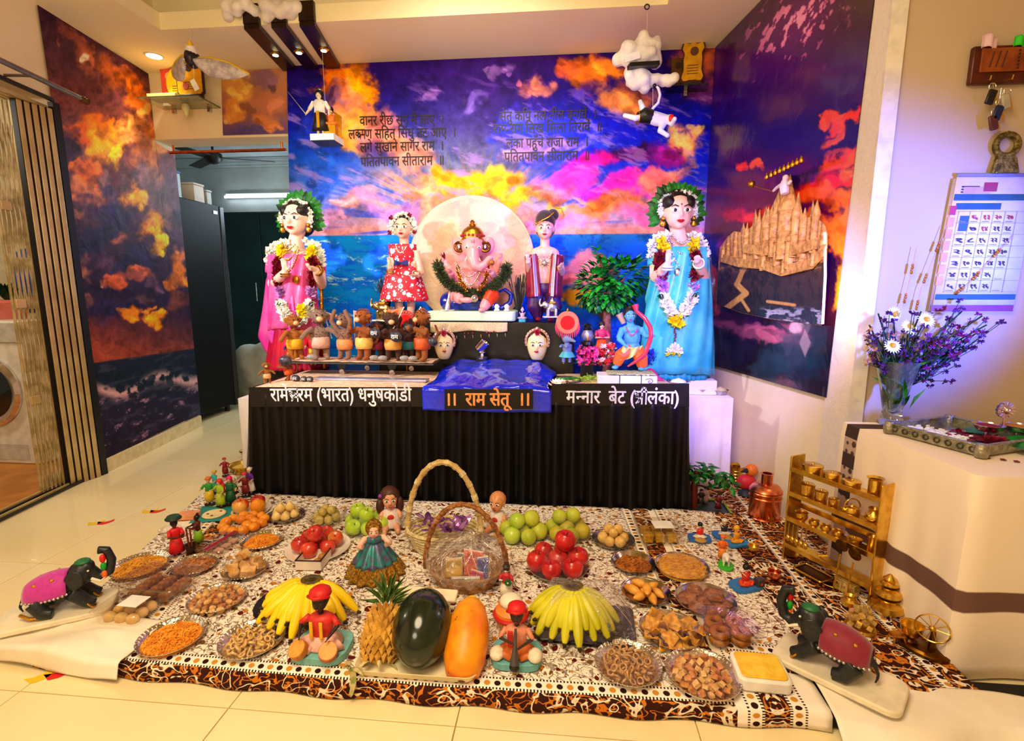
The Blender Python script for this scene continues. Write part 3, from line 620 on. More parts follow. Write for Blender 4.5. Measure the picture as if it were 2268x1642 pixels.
# ================================================================ THE TWO SARI IDOLS
def lady(Y,hx,labs,c_sari,c_pal,c_low,side):
    """standing sari idol with leaf crown, jewellery and flower garland; hx = head column in the photo"""
    O=V((A(hx,700,Y).x,Y,ST+.002));q=lambda u,v,dy=0:A(u,v,Y+dy)-O
    r=thing('sari_idol',labs[0],'idol',O);s=pxm(A(hx,600,Y));du=hx-655;dv=-16 if side > 0 else 0
    Q=lambda u,v,dy=0:q(u+du,v+dv-(20*max(0,min(1,(v-530)/20)) if v < 640 else 20*max(0,1-(v-640)/90)),dy)
    hc=Q(655,488,-.02);R=.098
    sari=mat(*c_sari);pal=mat(*c_pal);low=mat(*c_low)
    b=B();head_shape(b,hc,R);b.tube([hc+V((0,.03,-.05)),Q(655,545),Q(655,575)],[.044,.042,.06],12)
    b.ell(Q(655,592),(.135,.075,.06));b.ell(Q(655,630),(.115,.08,.11));b.ell(Q(655,672),(.09,.075,.09))
    hL,hR=Q(632,622,-.20),Q(700,618,-.20)
    for sgn,eu,ev,wr,dr,nn in ((-1,604,650,hL,(0,-.1,1),(0,-1,0)),(1,712,650,hR,(-.35,-.9,.25),(0,0,1))):
        sh=Q(655+sgn*46,585);el=Q(eu,ev,-.05);b.tube([sh,sh.lerp(el,.5),el],[.042,.038,.032],10);b.tube([el,el.lerp(wr,.6),wr],[.032,.027,.021],10);hand(b,wr,dr,nn,.085)
    obj('body',b,skin2 if side < 0 else skin2,r,remesh=.0065)
    face(r,hc,R,bindi=mat('bindi_red','A00C28',.4),eye=1.12)
    # hair cap with centre parting
    b=B();b.ell(hc+V((0,.050,.036)),(R*.97,R*.98,R*.98),nu=22,nv=16)
    for sg in (-1,1):b.ell(hc+V((sg*R*.50,.012,R*.50)),(R*.40,R*.74,R*.46),rot=(0,sg*.45,0))
    b.ell(hc+V((0,.09,-.03)),(.07,.05,.06));obj('hair',b,hairm,r,smooth=180)
    # sari: draped skirt with front pleats, blouse, shoulder cloth
    def sk_(s_,t):
        a=2*pi*s_;z=Q(655,650).z*(1-t);fr=max(0,-sin(a))**3
        rr=.105+.085*t**.8+.008*sin(a*9+t*2)*t+fr*.012*sin(a*38)*t
        return V((rr*cos(a)*1.02+.01*sin(t*4),rr*.8*sin(a),z))+V((Q(655,700).x,0,0))
    obj('skirt',B().grid(sk_,120,26,closeu=True),[low],r,smooth=180,solid=.003)
    b=B();b.ell(Q(655,632),(.128,.088,.115));b.ell(Q(655,598),(.142,.08,.05))
    for sgn in (-1,1):sh=Q(655+sgn*47,586);b.tube([sh,sh.lerp(Q(655+sgn*52,640,-.03),.75)],[.05,.047],10)
    obj('blouse',b,sari,r,remesh=.009)
    def dr_(s_,t):                         # front drape crossing the chest and wrapping the hips
        a=pi*(1.02+.98*s_);vb=735 if side < 0 else 846;z=Q(655,585).z-(Q(655,585).z-Q(655,vb).z)*t;k=.135+.012*sin(t*3)+(.03*t*t if side < 0 else .075*t)
        return V((k*cos(a)*1.0,-.012+k*.72*sin(a)-.006*sin(s_*40+t*9),z-.06*s_*(1-t)*0+.03*sin(s_*pi)*t))+V((Q(655,700).x,0,0))
    obj('front_drape',B().grid(dr_,60,16),sari,r,smooth=180,solid=.003)
    if side < 0:
        pts=[(600,585,572),(588,640,640),(580,700,620),(575,745,600),(592,775,606),(612,790,640)]
        cols=[((612,578,.0),(640,590,-.06)),((590,640,.03),(648,650,-.10)),((584,690,.05),(655,700,-.12)),((574,745,.06),(658,735,-.12)),((590,775,.06),(660,780,-.10)),((625,812,.04),(668,826,-.06))]
    else:
        cols=[((600,600,.0),(640,600,-.05)),((592,650,.03),(640,660,-.09)),((580,690,.05),(640,700,-.11)),((600,730,.05),(655,745,-.12)),((606,790,.05),(680,800,-.10)),((620,850,.02),(690,858,-.05))]
    def pl_(s_,t):
        k=t*(len(cols)-1);i=min(int(k),len(cols)-2);f=k-i
        a=Q(*cols[i][0]).lerp(Q(*cols[i+1][0]),f);c=Q(*cols[i][1]).lerp(Q(*cols[i+1][1]),f);p=a.lerp(c,s_)
        return p+V((0,-.018*sin(s_*14+t*2)*(.3+t)-.05*sin(s_*pi),.004*sin(s_*9)))
    obj('shoulder_drape',B().grid(pl_,50,30),pal,r,smooth=180,solid=.003)
    # jewellery
    b=B()
    for w0,d0,z0 in ((.045,.045,560),(.06,.085,566),(.07,.14,572)):beads(b,[p+V((0,-.07-.02*d0/.14,0)) for p in drop(Q(655,z0),w0,d0,14,-.03)],.0062,.0115)
    b.ell(Q(655,640,-.115),(.022,.012,.026));obj('necklace',b,goldm if side < 0 else silverm,r)
    for sg in (-1,1):
        b=B();e0=hc+V((sg*R*.84,-.01,-.03));b.ell(e0,.012);b.lathe([(0,0),(.014,-.004),(.018,-.016),(.012,-.03),(0,-.034)],10,c=tuple(e0+V((0,0,-.012))));obj('earring',b,goldm,r)
        wr=(hL,hR)[sg > 0];b=B();d=V((0,-.1,1)) if sg < 0 else V((-.35,-.9,.25));rot=d.to_track_quat('Z','Y').to_euler()
        for k in range(2):b.torus(wr-d.normalized()*(.012+k*.014),.027,.0045,18,6,rot=rot)
        obj('bangles',b,mat('glass_bangle','C8E8E0',.15,coat=.5) if side > 0 else goldm,r)
    # crown of leaves and flower ring
    b=B()
    for i in range(22):
        a=rad(-28+236*i/21);p=hc+V((cos(a)*R*.92,.05,sin(a)*R*.95+.02));b.leaf(p,(cos(a),random.uniform(-.1,.25),sin(a)),.075*random.uniform(.85,1.2),.05,up=(0,-1,.1),mi=random.choice((0,0,1)))
    obj('leaf_crown',b,[leafm,leafd],r,smooth=0)
    b=B();strand(b,[hc+V((cos(rad(-20+220*i/16))*R*.95,.0,sin(rad(-20+220*i/16))*R*.98+.012)) for i in range(17)],.02,.010,11)
    obj('hair_flowers',b,petw,r,smooth=0)
    # garland: shoulder whites, yellow rosettes, maroon runs, lilac, white V, yellow tip
    g=thing('flower_garland',labs[1],'garland',O)
    for sg in (-1,1):
        X=lambda u,v,dy=-.12:Q(655+sg*(u-655),v,dy)
        b=B();strand(b,[X(680,556,-.06),X(700,566,-.06),X(712,585,-.05),X(714,606,-.06)],.030,.011,14);obj('white_flowers',b,petw,g,smooth=0)
        b=B();strand(b,[X(690,572,-.09),X(686,590,-.11)],.031,.008,18);obj('yellow_flower',b,pety,g,smooth=0)
        b=B();strand(b,[X(694,596),X(697,622),X(690,650)],.032,.007,15);obj('maroon_flowers',b,petm,g,smooth=0)
        b=B();strand(b,[X(688,658),X(686,672)],.034,.010,16,0);b.k=0;obj('lilac_flower',b,petl,g,smooth=0)
        b=B();strand(b,[X(688,684,-.15),X(678,702,-.16),X(665,716,-.17)],.036,.009,16);obj('white_flowers',b,petw,g,smooth=0)
        b=B();[b.leaf(X(690,678,-.15),(sg*random.uniform(-.5,1),-.5,random.uniform(-1,.4)),.04,.018) for _ in range(5)];obj('garland_leaves',b,leafd,g,smooth=0)
    b=B();strand(b,[Q(668,690,-.19) if side < 0 else Q(650,722,-.17),Q(670,702,-.19) if side < 0 else Q(650,736,-.17)],.032,.008,18);obj('yellow_flower',b,pety,g,smooth=0)
    if side > 0:
        b=B();strand(b,[Q(648,745,-.18),Q(648,785,-.18)],.008,.007,7);obj('tassel_stem',b,petm,g,smooth=0)
        b=B();[strand(b,[Q(648,782,-.18),Q(648+k*9,797,-.18)],.018,.012,9) for k in (-2,-1,0,1,2)];obj('tassel_flowers',b,[petw],g,smooth=0)
        b=B();[strand(b,[Q(648+k*9,800,-.18),Q(648+k*9,808,-.18)],.014,.012,8) for k in (-2,-1,0,1)];obj('tassel_tips',b,pety,g,smooth=0)
    return r,Q
lady(3.08,655,('sari idol in a magenta pink sari with leaf crown beside the fridge room','heavy flower garland hanging on the magenta sari idol'),
     ('pink_silk','F062A8',.35,0,'E83A90',6),('magenta_silk','F23CB4',.32,0,'FA6AC0',5),('crimson_silk','C8142E',.4,0,'A80E40',8),-1)
lady(2.98,1502,('sari idol in a turquoise blue sari with leaf crown near the castle board','heavy flower garland with long tassel hanging on the turquoise sari idol'),
     ('turquoise_silk','4CC8E0',.32,0,'2CA8CC',6),('pale_turquoise_silk','5ED2E4',.3,0,'3CB4D0',5),('deep_turquoise_silk','2CB4DC',.34,0,'1C90C0',7),1)
# ================================================================ DOLLS AND IDOLS ON THE STEP
def fig(name,label,cat,Y,u,v,group=None,z=None):
    P=A(u,v,Y);O=V((P.x,Y,P.z if z is None else z));r=thing(name,label,cat,O,group=group)
    return r,(lambda uu,vv,dy=0.0:A(uu,vv,Y+dy)-O),pxm(P)
# --- girl doll in the red floral frock
r,Q,s=fig('girl_doll','girl doll in a red floral frock with a navy bow and hair flowers','doll',3.12,897,714,z=SZ+.002)
hc=Q(893,506,-.01);R=.068
b=B();head_shape(b,hc,R);b.tube([hc+V((0,.02,-.03)),Q(895,545),Q(895,556)],[.03,.028,.04],10);b.ell(Q(896,557),(.078,.05,.04));b.ell(Q(897,596),(.075,.055,.09))
for sg,e,w_,d,n in ((-1,(866,605),(863,590),(0,-.15,1),(0,-1,0)),(1,(932,605),(924,610),(-.3,-.8,-.1),(-.4,0,1))):
    sh=Q(896+sg*25,557);el=Q(*e,-.05 if sg < 0 else -.02);wr=Q(w_[0],w_[1],-.12);b.tube([sh,el],[.026,.022],8);b.tube([el,wr],[.022,.016],8);hand(b,wr,d,n,.06)
for sg in (-1,1):b.tube([Q(897+sg*14,650),Q(897+sg*13,690),Q(897+sg*13,708)],[.03,.024,.02],8);b.ell(Q(897+sg*13,711,-.02)+V((0,0,.006)),(.02,.035,.014))
obj('body',b,skin,r,remesh=.005);face(r,hc,R,eye=1.15)
b=B();b.ell(hc+V((0,.03,.024)),(R*.95,R*.95,R*.95),nu=18,nv=12);obj('hair',b,hairm,r,smooth=180)
frock=bpy.data.materials.new('floral_frock');frock.use_nodes=True;t=NT(frock);p=t.n['Principled BSDF'];co=t.coord()
d1=t.vor(co,22);d2=t.vor(co,60);cl=t.mix(t.step(d2,.30,.26),C('C8102E'),C('F8EFF4'))
cl=t.mix(t.step(d1,.36,.31),cl,C('F4EEFA'));cl=t.mix(t.step(d1,.12,.08),cl,C('2038A0'));t.put(p.inputs['Base Color'],cl);p.inputs['Roughness'].default_value=.6
def fr(s_,t_):
    a=2*pi*s_;z=Q(0+897,542).z*(1-t_)+Q(897,667).z*t_;k=.085 if t_ < .3 else .085+.062*(t_-.3)/.7
    if .25 < t_ < .4:k -= .012
    k += .008*sin(a*8)*max(0,t_-.35)*1.5;return V((k*cos(a),k*.68*sin(a),z))
obj('frock',B().grid(fr,64,24,closeu=True),frock,r,smooth=180,solid=.003)
b=B();navy=mat('navy_satin','12207A',.35)
for sg in (-1,1):b.prism([(0,.006),(sg*.04,.02),(sg*.045,-.018),(0,-.006)][::sg],-.008,.008)
o=obj('bow',b,navy,r,loc=Q(888,583,-.075),rot=(pi/2,0,0),bevel=.003)
b=B();strand(b,[hc+V((cos(rad(-35+250*i/14))*R*1.02,.0,sin(rad(-35+250*i/14))*R*1.02+.012)) for i in range(15)],.022,.010,12);obj('hair_flowers',b,petw,r,smooth=0)
b=B();[fluff(b,hc+V((x*R,-.02,z*R)),.016,14) for x,z in ((-1,.9),(.7,1.1),(-1.15,-.4),(1.1,-.3))];obj('red_hair_flowers',b,petm,r,smooth=0)
b=B();beads(b,[p+V((0,-.055,0)) for p in drop(Q(895,545),.035,.045,12,-.02)],.004,.007);obj('necklace',b,pearl,r)
for u,v in ((864,601),(923,605)):obj('bangle',B().torus(Q(u,v,-.11),.019,.004,16,6,rot=(.5,.3,0)),goldm,r)
# --- boy doll with the maroon shawl and turban
r,Q,s=fig('boy_doll','boy doll with a dark turban, maroon shawl and sun pendant','doll',3.14,1205,714,z=SZ+.002)
hc=Q(1207,508,-.01);R=.066
b=B();head_shape(b,hc,R);b.tube([hc+V((0,.02,-.03)),Q(1207,548),Q(1207,556)],[.03,.028,.045],10);b.ell(Q(1206,562),(.09,.05,.045));b.ell(Q(1206,602),(.082,.055,.10))
for sg,e,w_,d in ((-1,(1174,600),(1169,578),(-.1,-.1,1)),(1,(1244,605),(1240,592),(.2,-.9,.2))):
    sh=Q(1206+sg*31,567);el=Q(*e,-.02);wr=Q(w_[0],w_[1],-.11);b.tube([sh,el],[.027,.023],8);b.tube([el,wr],[.023,.016],8);hand(b,wr,d,(0,-1,0) if sg < 0 else (-.3,0,1),.06)
obj('body',b,skin,r,remesh=.005);face(r,hc,R,eye=1.05)
mar=mat('maroon_silk','7A0E34',.35,0,'A02840',12);pur=mat('purple_silk','3A1058',.4,0,'54186E',10)
b=B();b.ell(hc+V((0,.026,.05)),(R*.94,R*1.0,R*1.0),nu=18,nv=12);b.ell(hc+V((.045,.03,.085)),(.036,.04,.036));b.ell(hc+V((0,.035,0)),(R*.9,R*.9,R*.85));obj('turban',b,mat('dark_velvet','240A10',.7,sheen=.5),r,smooth=180)
b=B();b.tube([hc+V((-.066,-.02,.025)),hc+V((-.03,-.052,.04)),hc+V((.02,-.058,.062)),hc+V((.055,-.03,.095))],.007,8,flat=.5);beads(b,[hc+V((.06,-.03,.12)),hc+V((.095,-.02,.115)),hc+V((.11,-.01,.08)),hc+V((.10,-.01,.05))],.005,.008);obj('turban_band',b,goldm,r)
def sh_(sg):
    def f(s_,t_):
        a=Q(1206+sg*44-sg*6*t_,568,.0).lerp(Q(1206+sg*40,660,.0),t_);c=Q(1206+sg*16,562,-.055).lerp(Q(1206+sg*8,655,-.075),t_);p=a.lerp(c,s_)
        return p+V((0,-.05*sin(s_*pi)-.004*sin(s_*22),0))
    return f
for sg in (-1,1):
    o=obj('shawl',B().grid(sh_(sg),24,14),mar,r,smooth=180,solid=.003)
    obj('shawl_border',B().grid(lambda s_,t_:V(sh_(sg)(.62+.2*s_,t_))+V((0,-.004,0)),6,14),mat('silver_brocade','C8B8D8',.35,.5),o,smooth=180)
b=B()
for sg in (-1,1):b.tube([Q(1206+sg*16,640),Q(1206+sg*20,680),Q(1206+sg*14,706),Q(1206+sg*14,712)+V((0,0,.006))],[.05,.055,.028,.02],12)
b.ell(Q(1206,640),(.08,.055,.05));obj('trousers',b,pur,r,remesh=.007)
for sg in (-1,1):obj('shoe',B().ell(Q(1206+sg*14,712,-.03)+V((0,0,.012)),(.02,.04,.014)),mar,r)
b=B();beads(b,[p+V((0,-.06,0)) for p in drop(Q(1206,554),.05,.075,16,-.025)],.0045,.008);obj('pearl_necklace',b,pearl,r)
b=B();c=Q(1206,583,-.09)
for i in range(12):a=2*pi*i/12;b.tube([c,c+V((cos(a)*.033,0,sin(a)*.033))],[.006,.001],5)
b.ell(c,(.016,.008,.016));obj('sun_pendant',b,silverm,r)
# --- elephant-headed main idol
r,Q,s=fig('seated_idol','seated pink elephant-headed idol with gold crown and green fur garland','idol',3.17,1045,690,z=TZ+.002)
pink=mat('idol_pink','F2A0A0',.35,c2='EE8E94',scale=8,coat=.15)
b=B();b.ell(Q(1047,626),(.10,.085,.10));b.ell(Q(1047,596),(.092,.07,.06));b.ell(Q(1047,546,-.02),(.070,.07,.078),nu=16,nv=12);b.ell(Q(1047,560,-.06),(.045,.045,.05))
b.tube([Q(1047,556,-.085),Q(1048,575,-.115),Q(1053,590,-.125),Q(1064,593,-.125),Q(1075,585,-.12),Q(1084,572,-.115),Q(1092,570,-.11)],[.042,.036,.031,.027,.022,.018,.013],12)
for u,sg in ((1013,-1),(1082,1)):b.ell(Q(u,545,.01),(.04,.014,.058),rot=(0,sg*.25,sg*.3))
for su,sv,eu,ev,wu,wv,d in ((1016,586,1000,604,985,583,(-.15,-.3,1)),(1078,586,1096,602,1106,578,(.3,-.3,1)),(1018,592,1000,622,999,603,(-.2,-.9,.3)),(1078,592,1098,620,1088,602,(-.4,-.8,.2))):
    dy=-.07 if sv == 592 else .0;a,e,w_=Q(su,sv),Q(eu,ev,dy*.6),Q(wu,wv,dy*1.8);b.tube([a,e],[.032,.027],8);b.tube([e,w_],[.027,.019],8);hand(b,w_,d,(0,-1,0) if d[2] > .5 else (0,0,1),.06)
b.tube([Q(1065,655),Q(1088,658,-.10),Q(1074,676,-.14),Q(1070,684,-.15)],[.05,.042,.032,.026],10);b.ell(Q(1068,687,-.17),(.022,.042,.016));b.tube([Q(1030,655),Q(1005,655,-.09),Q(1022,664,-.13)],[.05,.04,.03],10);b.ell(Q(1034,665,-.15),(.042,.024,.018))
obj('body',b,pink,r,remesh=.0055)
for sg in (-1,1):
    e=obj('eye',B().ell(Q(1047+sg*14,548,-.085),(.011,.006,.0075)),eyew,r);obj('iris',B().ell(Q(1047+sg*14,548,-.0905),(.005,.003,.005)),eyed,e)
    obj('tusk',B().tube([Q(1047+sg*12,570,-.08),Q(1047+sg*17,578,-.12)],[.008,.003],8),pearl,r)
    b=B();c=Q(1017 if sg < 0 else 1075,547,-.04)
    b.torus(c,.026,.009,20,8,rot=(pi/2,0,0));b.ell(c,(.014,.007,.014));obj('ear_ornament',b,mat('dark_gold','8A5A2A',.3,1,c2='5A3414',scale=90),r);obj('ear_gem',B().ell(c+V((0,-.007,0)),(.007,.005,.011)),pearl,r)
b=B();[b.tube([Q(1047+x,538,-.096),Q(1047+x,530,-.094)],.0018,5) for x in (-3,0,3)];[b.ell(Q(1047,546+i*5,-.100-.004*i),.0028,nu=6,nv=4) for i in range(7)];obj('forehead_mark',b,mat('bindi_red','A00C28',.4),r)
b=B();c=Q(1047,534,-.005);b.lathe([(.066,0),(.071,.008),(.066,.016),(.070,.03),(.066,.05),(.052,.07),(.034,.084),(.018,.09),(.024,.097),(.012,.103),(.016,.113),(.008,.122),(0,.126)],24,c=tuple(c));obj('crown',b,goldm,r,smooth=60)
b=B();[b.ell(c+V((cos(a)*.07,sin(a)*.07,.03)),.008,nu=8,nv=6) for a in arc(10,-pi,0)];obj('crown_gems',b,mat('ruby_bead','B01020',.2),r)
fur=mat('green_fur','4A5A30',.9,c2='2E3A1E',scale=80)
b=B();L=[(970,585),(975,605),(988,622),(1005,638),(1025,648),(1048,652),(1072,648),(1094,636),(1112,620),(1122,602),(1122,588)]
for (u0,v0),(u1,v1) in zip(L[:-1],L[1:]):
    for k in range(5):fluff(b,Q(u0+(u1-u0)*k/5,v0+(v1-v0)*k/5,-.10),.042,30,flat=.09)
obj('fur_garland',b,fur,r,smooth=0)
for sg in (-1,1):b=B();strand(b,[Q(1047+sg*34,590,-.09),Q(1047+sg*28,620,-.13),Q(1047+sg*12,645,-.15)],.013,.009,12);obj('gold_chain',b,goldm,r,smooth=0)
b=B();[beads(b,[p+V((0,-.10,0)) for p in drop(Q(1047,592),w0,d0,16,-.03)],.0055,.009) for w0,d0 in ((.06,.06),(.075,.11))];obj('silver_chain',b,silverm,r);b=B();c=Q(1051,661,-.165);b.torus(c,.017,.005,18,6,rot=(pi/2,0,0));b.ell(c,(.012,.007,.012));obj('pendant',b,silverm,r)
b=B();b.ell(Q(1047,655,-.02),(.10,.08,.04));b.tube([Q(1075,652,-.04),Q(1090,657,-.105),Q(1078,670,-.135)],[.05,.046,.038],10);obj('orange_waistcloth',b,mat('orange_silk','F0501A',.4,c2='D83010',scale=12),r,remesh=.008)
bl=mat('blue_lacquer','0C1E8E',.25,c2='14309E',scale=6,coat=.4)
b=B();b.ell(Q(1040,671,.0),(.165,.10,.052));b.ell(Q(995,668,-.01),(.06,.07,.062));b.tube([Q(1092,678),Q(1112,683),Q(1130,670),Q(1132,652),Q(1118,641),Q(1104,647)],[.03,.022,.017,.015,.013,.010],10);b.lathe([(.13,0),(.15,.01),(.11,.03)],24,c=(0,0,0),sy=.6)
obj('blue_throne',b,bl,r,remesh=.007)
obj('sweet_ball',B().ell(Q(1089,582,-.15),.017),mat('sweet_gold','C07A20',.5,c2='8A4A10',scale=90),r)
b=B();[b.leaf(Q(985,575,-.02),(x,-.3,1),.05,.015) for x in (-.8,-.4,0)];obj('held_petals',b,petm,r,smooth=0)
# ================================================================ small clay and plush figures
CM={}
def cm(hexc,rough=.5,**k):return mat('paint_'+hexc,hexc,rough,scale=14,**k)
def mini(name,label,P,h,rz=0,skn='8A5A3A',top='C82020',low='E0A020',wear=('hair','0C0708'),arms=None,base=None,sit=False,group=None,cat='figurine',extra=None):
    """small painted figure facing -y: body, garment, headwear and, where it has one, a base"""
    r=thing(name,label,cat,P,rz,group,h);z0=0
    if base:z0=base[1];obj('base',B().prism(rrect(base[2],base[3],min(base[2],base[3])*.28,3),0,z0),cm(base[0]),r,bevel=.01)
    hip,shz,hz,hr=(.10,.50,.74,.16) if sit else (.46,.76,.89,.095)
    k=1-z0;Z=lambda z:z0+z*k
    b=B();head_shape(b,(0,0,Z(hz)),hr*k*1.05,ears=False);b.tube([(0,0,Z(shz-.04)),(0,0,Z(hz-hr*.6))],[.05*k,.04*k],8);W_=.13*k if not sit else .19*k
    arms=arms or (((-.2,-.02,.56),(-.16,-.16,.5)),((.2,-.02,.56),(.16,-.16,.5)))
    for sg,(e,w_) in zip((-1,1),arms):
        e=V((e[0],e[1],Z(e[2])));w_=V((w_[0],w_[1],Z(w_[2])));sh=V((sg*W_,0,Z(shz-.03)));b.tube([sh,e],.036*k,7);b.tube([e,w_],[.034*k,.026*k],7);hand(b,w_,w_-e,(0,-.3,-1),.085*k,n8=5)
    if not sit:
        for sg in (-1,1):b.tube([(sg*.05,0,Z(hip)),(sg*.06,0,Z(.04))],[.05*k,.032*k],7);b.ell((sg*.06,-.03,Z(.022)),(.035*k,.06*k,.022*k),nu=8,nv=6)
    obj('body',b,cm(skn),r,remesh=.018)
    b=B();b.lathe([(.0,Z(shz+.03)),(W_*.7,Z(shz+.015)),(W_*1.12,Z(shz-.04)),(W_*.95,Z((shz+hip)/2)),(W_*1.0,Z(hip))][::-1],14,sy=.72)
    for sg,(e,w_) in zip((-1,1),arms):sh=V((sg*W_,0,Z(shz-.03)));b.tube([sh,V((e[0],e[1],Z(e[2])))],.046*k,8)
    obj('jacket',b,cm(top),r,smooth=180)
    b=B()
    if sit:
        b.lathe([(0,z0),(.30*k,z0),(.33*k,z0+.05*k),(.2*k,Z(.17)),(.15*k,Z(.2)),(0,Z(.2))],16,sy=.8)
        for sg in (-1,1):b.tube([(sg*.12*k,-.02,Z(.10)),(sg*.34*k,-.14*k,Z(.08)),(sg*.08*k,-.27*k,Z(.06))],[.09*k,.085*k,.06*k],8)
    else:b.lathe([(0,Z(.10)),(.20*k if wear[0] != 'turban' else .14*k,Z(.10)),(.16*k,Z(.3)),(.125*k,Z(hip+.03)),(0,Z(hip+.04))],16,sy=.8)
    obj('lower_garment',b,cm(low),r,smooth=180)
    b=B();hc=V((0,.012,Z(hz+hr*.3)))
    if wear[0] == 'hair':b.ell(hc,hr*k*.98,nu=12,nv=8);b.ell(hc+V((0,hr*.9*k,hr*.1)),hr*.5*k)
    elif wear[0] == 'bun':b.ell(hc,hr*k*.98,nu=12,nv=8);b.ell(hc+V((0,.02,hr*1.15*k)),hr*.45*k)
    elif wear[0] == 'veil':b.ell(hc+V((0,.015,0)),(hr*k*1.1,hr*k*1.05,hr*k*1.1),nu=12,nv=8);b.tube([hc+V((0,.05,0)),(0,.09*k,Z(shz-.1)),(0,.12*k,Z(hip))],[hr*.9*k,.11*k,.10*k],10,flat=.5)
    else:b.lathe([(hr*.85*k,0),(hr*1.08*k,hr*.25*k),(hr*1.02*k,hr*.65*k),(hr*.6*k,hr*.95*k),(0,hr*1.0*k)],14,c=(0,.02*k,Z(hz+hr*.38)));b.tube([(-hr*1.1*k,-.03,Z(hz+hr*.5)),(0,-hr*1.15*k,Z(hz+hr*.85)),(hr*1.1*k,-.03,Z(hz+hr*.6))],hr*.18*k,6)
    obj({'turban':'turban','veil':'veil'}.get(wear[0],'hair'),b,cm(wear[1]),r,smooth=180)
    e=B();[e.ell((sg*hr*.32*k,-hr*.74*k,Z(hz+hr*.08)),(hr*.10*k,hr*.05*k,hr*.08*k),nu=6,nv=4) for sg in (-1,1)]
    for sg in (-1,1):obj('eye',B().ell((sg*hr*.34*k,-hr*.76*k,Z(hz+hr*.10)),(hr*.13*k,hr*.05*k,hr*.09*k),nu=6,nv=4),eyed,r)
    obj('lips',B().ell((0,-hr*.84*k,Z(hz-hr*.48)),(hr*.2*k,hr*.05*k,hr*.06*k),nu=6,nv=4),lipm,r)
    if extra:extra(r,Z)
    return r
# plush monkeys carrying stones
stone=mat('dark_stone','22222E',.35,c2='4A4A58',scale=40);peb=mat('grey_pebble','A8A29E',.6,c2='86807E',scale=30)
def monkey(label,u,v,hpx,rz,furc,clo,pose='carry',Y=2.80,z=None,group='plush monkeys in a line behind the sand'):
    fm=mat('plush_'+furc,furc,.95,c2=None,scale=90,bump=1,sheen=.08)
    P=A(u,v,Y);P.z=P.z if z is None else z;h=hpx*pxm(P);r=thing('plush_monkey',label,'plush toy',P,rz,group,h);b=B()
    b.ell((0,.02,.42),(.15,.13,.22));b.ell((0,0,.80),(.135,.13,.135));b.ell((0,-.10,.76),(.075,.07,.065))
    for sg in (-1,1):
        b.ell((sg*.15,.02,.82),(.05,.025,.055));b.tube([(sg*.08,0,.3),(sg*.10,-.02,.06)],[.075,.055],8);b.ell((sg*.10,-.06,.035),(.055,.09,.035))
        hnd={'carry':(sg*.09,-.24,.62),'up':(sg*.12,-.10,1.02),'side':(sg*.34,-.1,.40),'push':(.1*sg,-.34,.52)}[pose]
        b.tube([(sg*.13,0,.58),(sg*.24,-.08,.52 if pose != 'up' else .78),hnd],[.06,.052,.045],8)
    b.tube([(0,.13,.3),(.04,.26,.3),(.10,.30,.5),(.05,.26,.66)],[.035,.032,.03,.026],7);body=obj('body',b,fm,r,remesh=.024)
    f=B();rr=random.Random(int(u))
    for c,q in (((0,.02,.42),(.15,.13,.22)),((0,.02,.82),(.135,.13,.135))):
        for _ in range(150):
            d=V((rr.gauss(0,1),rr.gauss(0,1),rr.gauss(0,1))).normalized();p=V((c[0]+d.x*q[0]*.95,c[1]+d.y*q[1]*.95,c[2]+d.z*q[2]*.95));sd=d.orthogonal()*.012;f.add([p-sd,p+sd,p+d*.045+V((0,0,-.02))],[(0,1,2)])
    obj('fur_tufts',f,fm,r,smooth=0,kind='stuff')
    obj('muzzle',B().ell((0,-.13,.76),(.06,.045,.05)),cm('E8B888'),r)
    for sg in (-1,1):obj('eye',B().ell((sg*.05,-.122,.83),(.016,.012,.018),nu=6,nv=4),eyed,r)
    obj('waistcloth',B().lathe([(.155,.22),(.168,.30),(.16,.40),(.14,.42)],16,sy=.9),cm(clo),r,solid=.01,smooth=180)
    return r,h
def ram_stone(label,P,rad_,letters=True,m=stone,group='dark stones lettered in white'):
    r=thing('lettered_stone',label,'stone',P,group=group);b=B();b.ell((0,0,0),(rad_,rad_*.8,rad_*.85),nu=12,nv=8,rot=(.1,.4,.2));obj('stone',b,m,r,smooth=180)
    if letters:lettering('lettering',['राम'],lambda x,y:V(((x-.5)*rad_*1.1,-rad_*.80-.001+abs(x-.5)**2*rad_*.5,(y-.3)*rad_*.9)),chalk,r,.03)
    return r
# long tray with wheels that the monkeys stand on
MZ=A(800,800,2.78).z
r=thing('sand_tray','long thin sand-topped board on black brackets and wheels under the monkeys','tray',(A(800,800,2.84).x,2.84,MZ-.012))
x0,x1=A(640,800,2.80).x-r.location.x,A(965,800,2.80).x-r.location.x
obj('board',B().box(((x0+x1)/2,0,.003),(x1-x0,.20,.008)),mat('grey_board','4A4440',.4),r);obj('sand_layer',B().grid(lambda a,t_:(x0+.01+(x1-x0-.02)*a,-.097+.194*t_,.008+.006*float(fbm(np.array(a*30.),np.array(t_*5.),3))),60,10),sandm,r,smooth=180)
for u in (757,790,868,893):
    o=obj('bracket',B().slab([(-.03,0),(.03,0),(.008,-.042),(-.008,-.042)],-.004,.004),blackcard,r,(A(u,800,2.745).x-r.location.x,-.098 if u in (757,868) else .06,0))
    obj('wheel',B().at(rot=(pi/2,0,0)).lathe([(0,-.006),(.015,-.006),(.015,.006),(0,.006)],14),silverm,r,(o.location.x,o.location.y,-.045))
p0_,p1_=A(700,826,2.62),A(946,822,2.62)
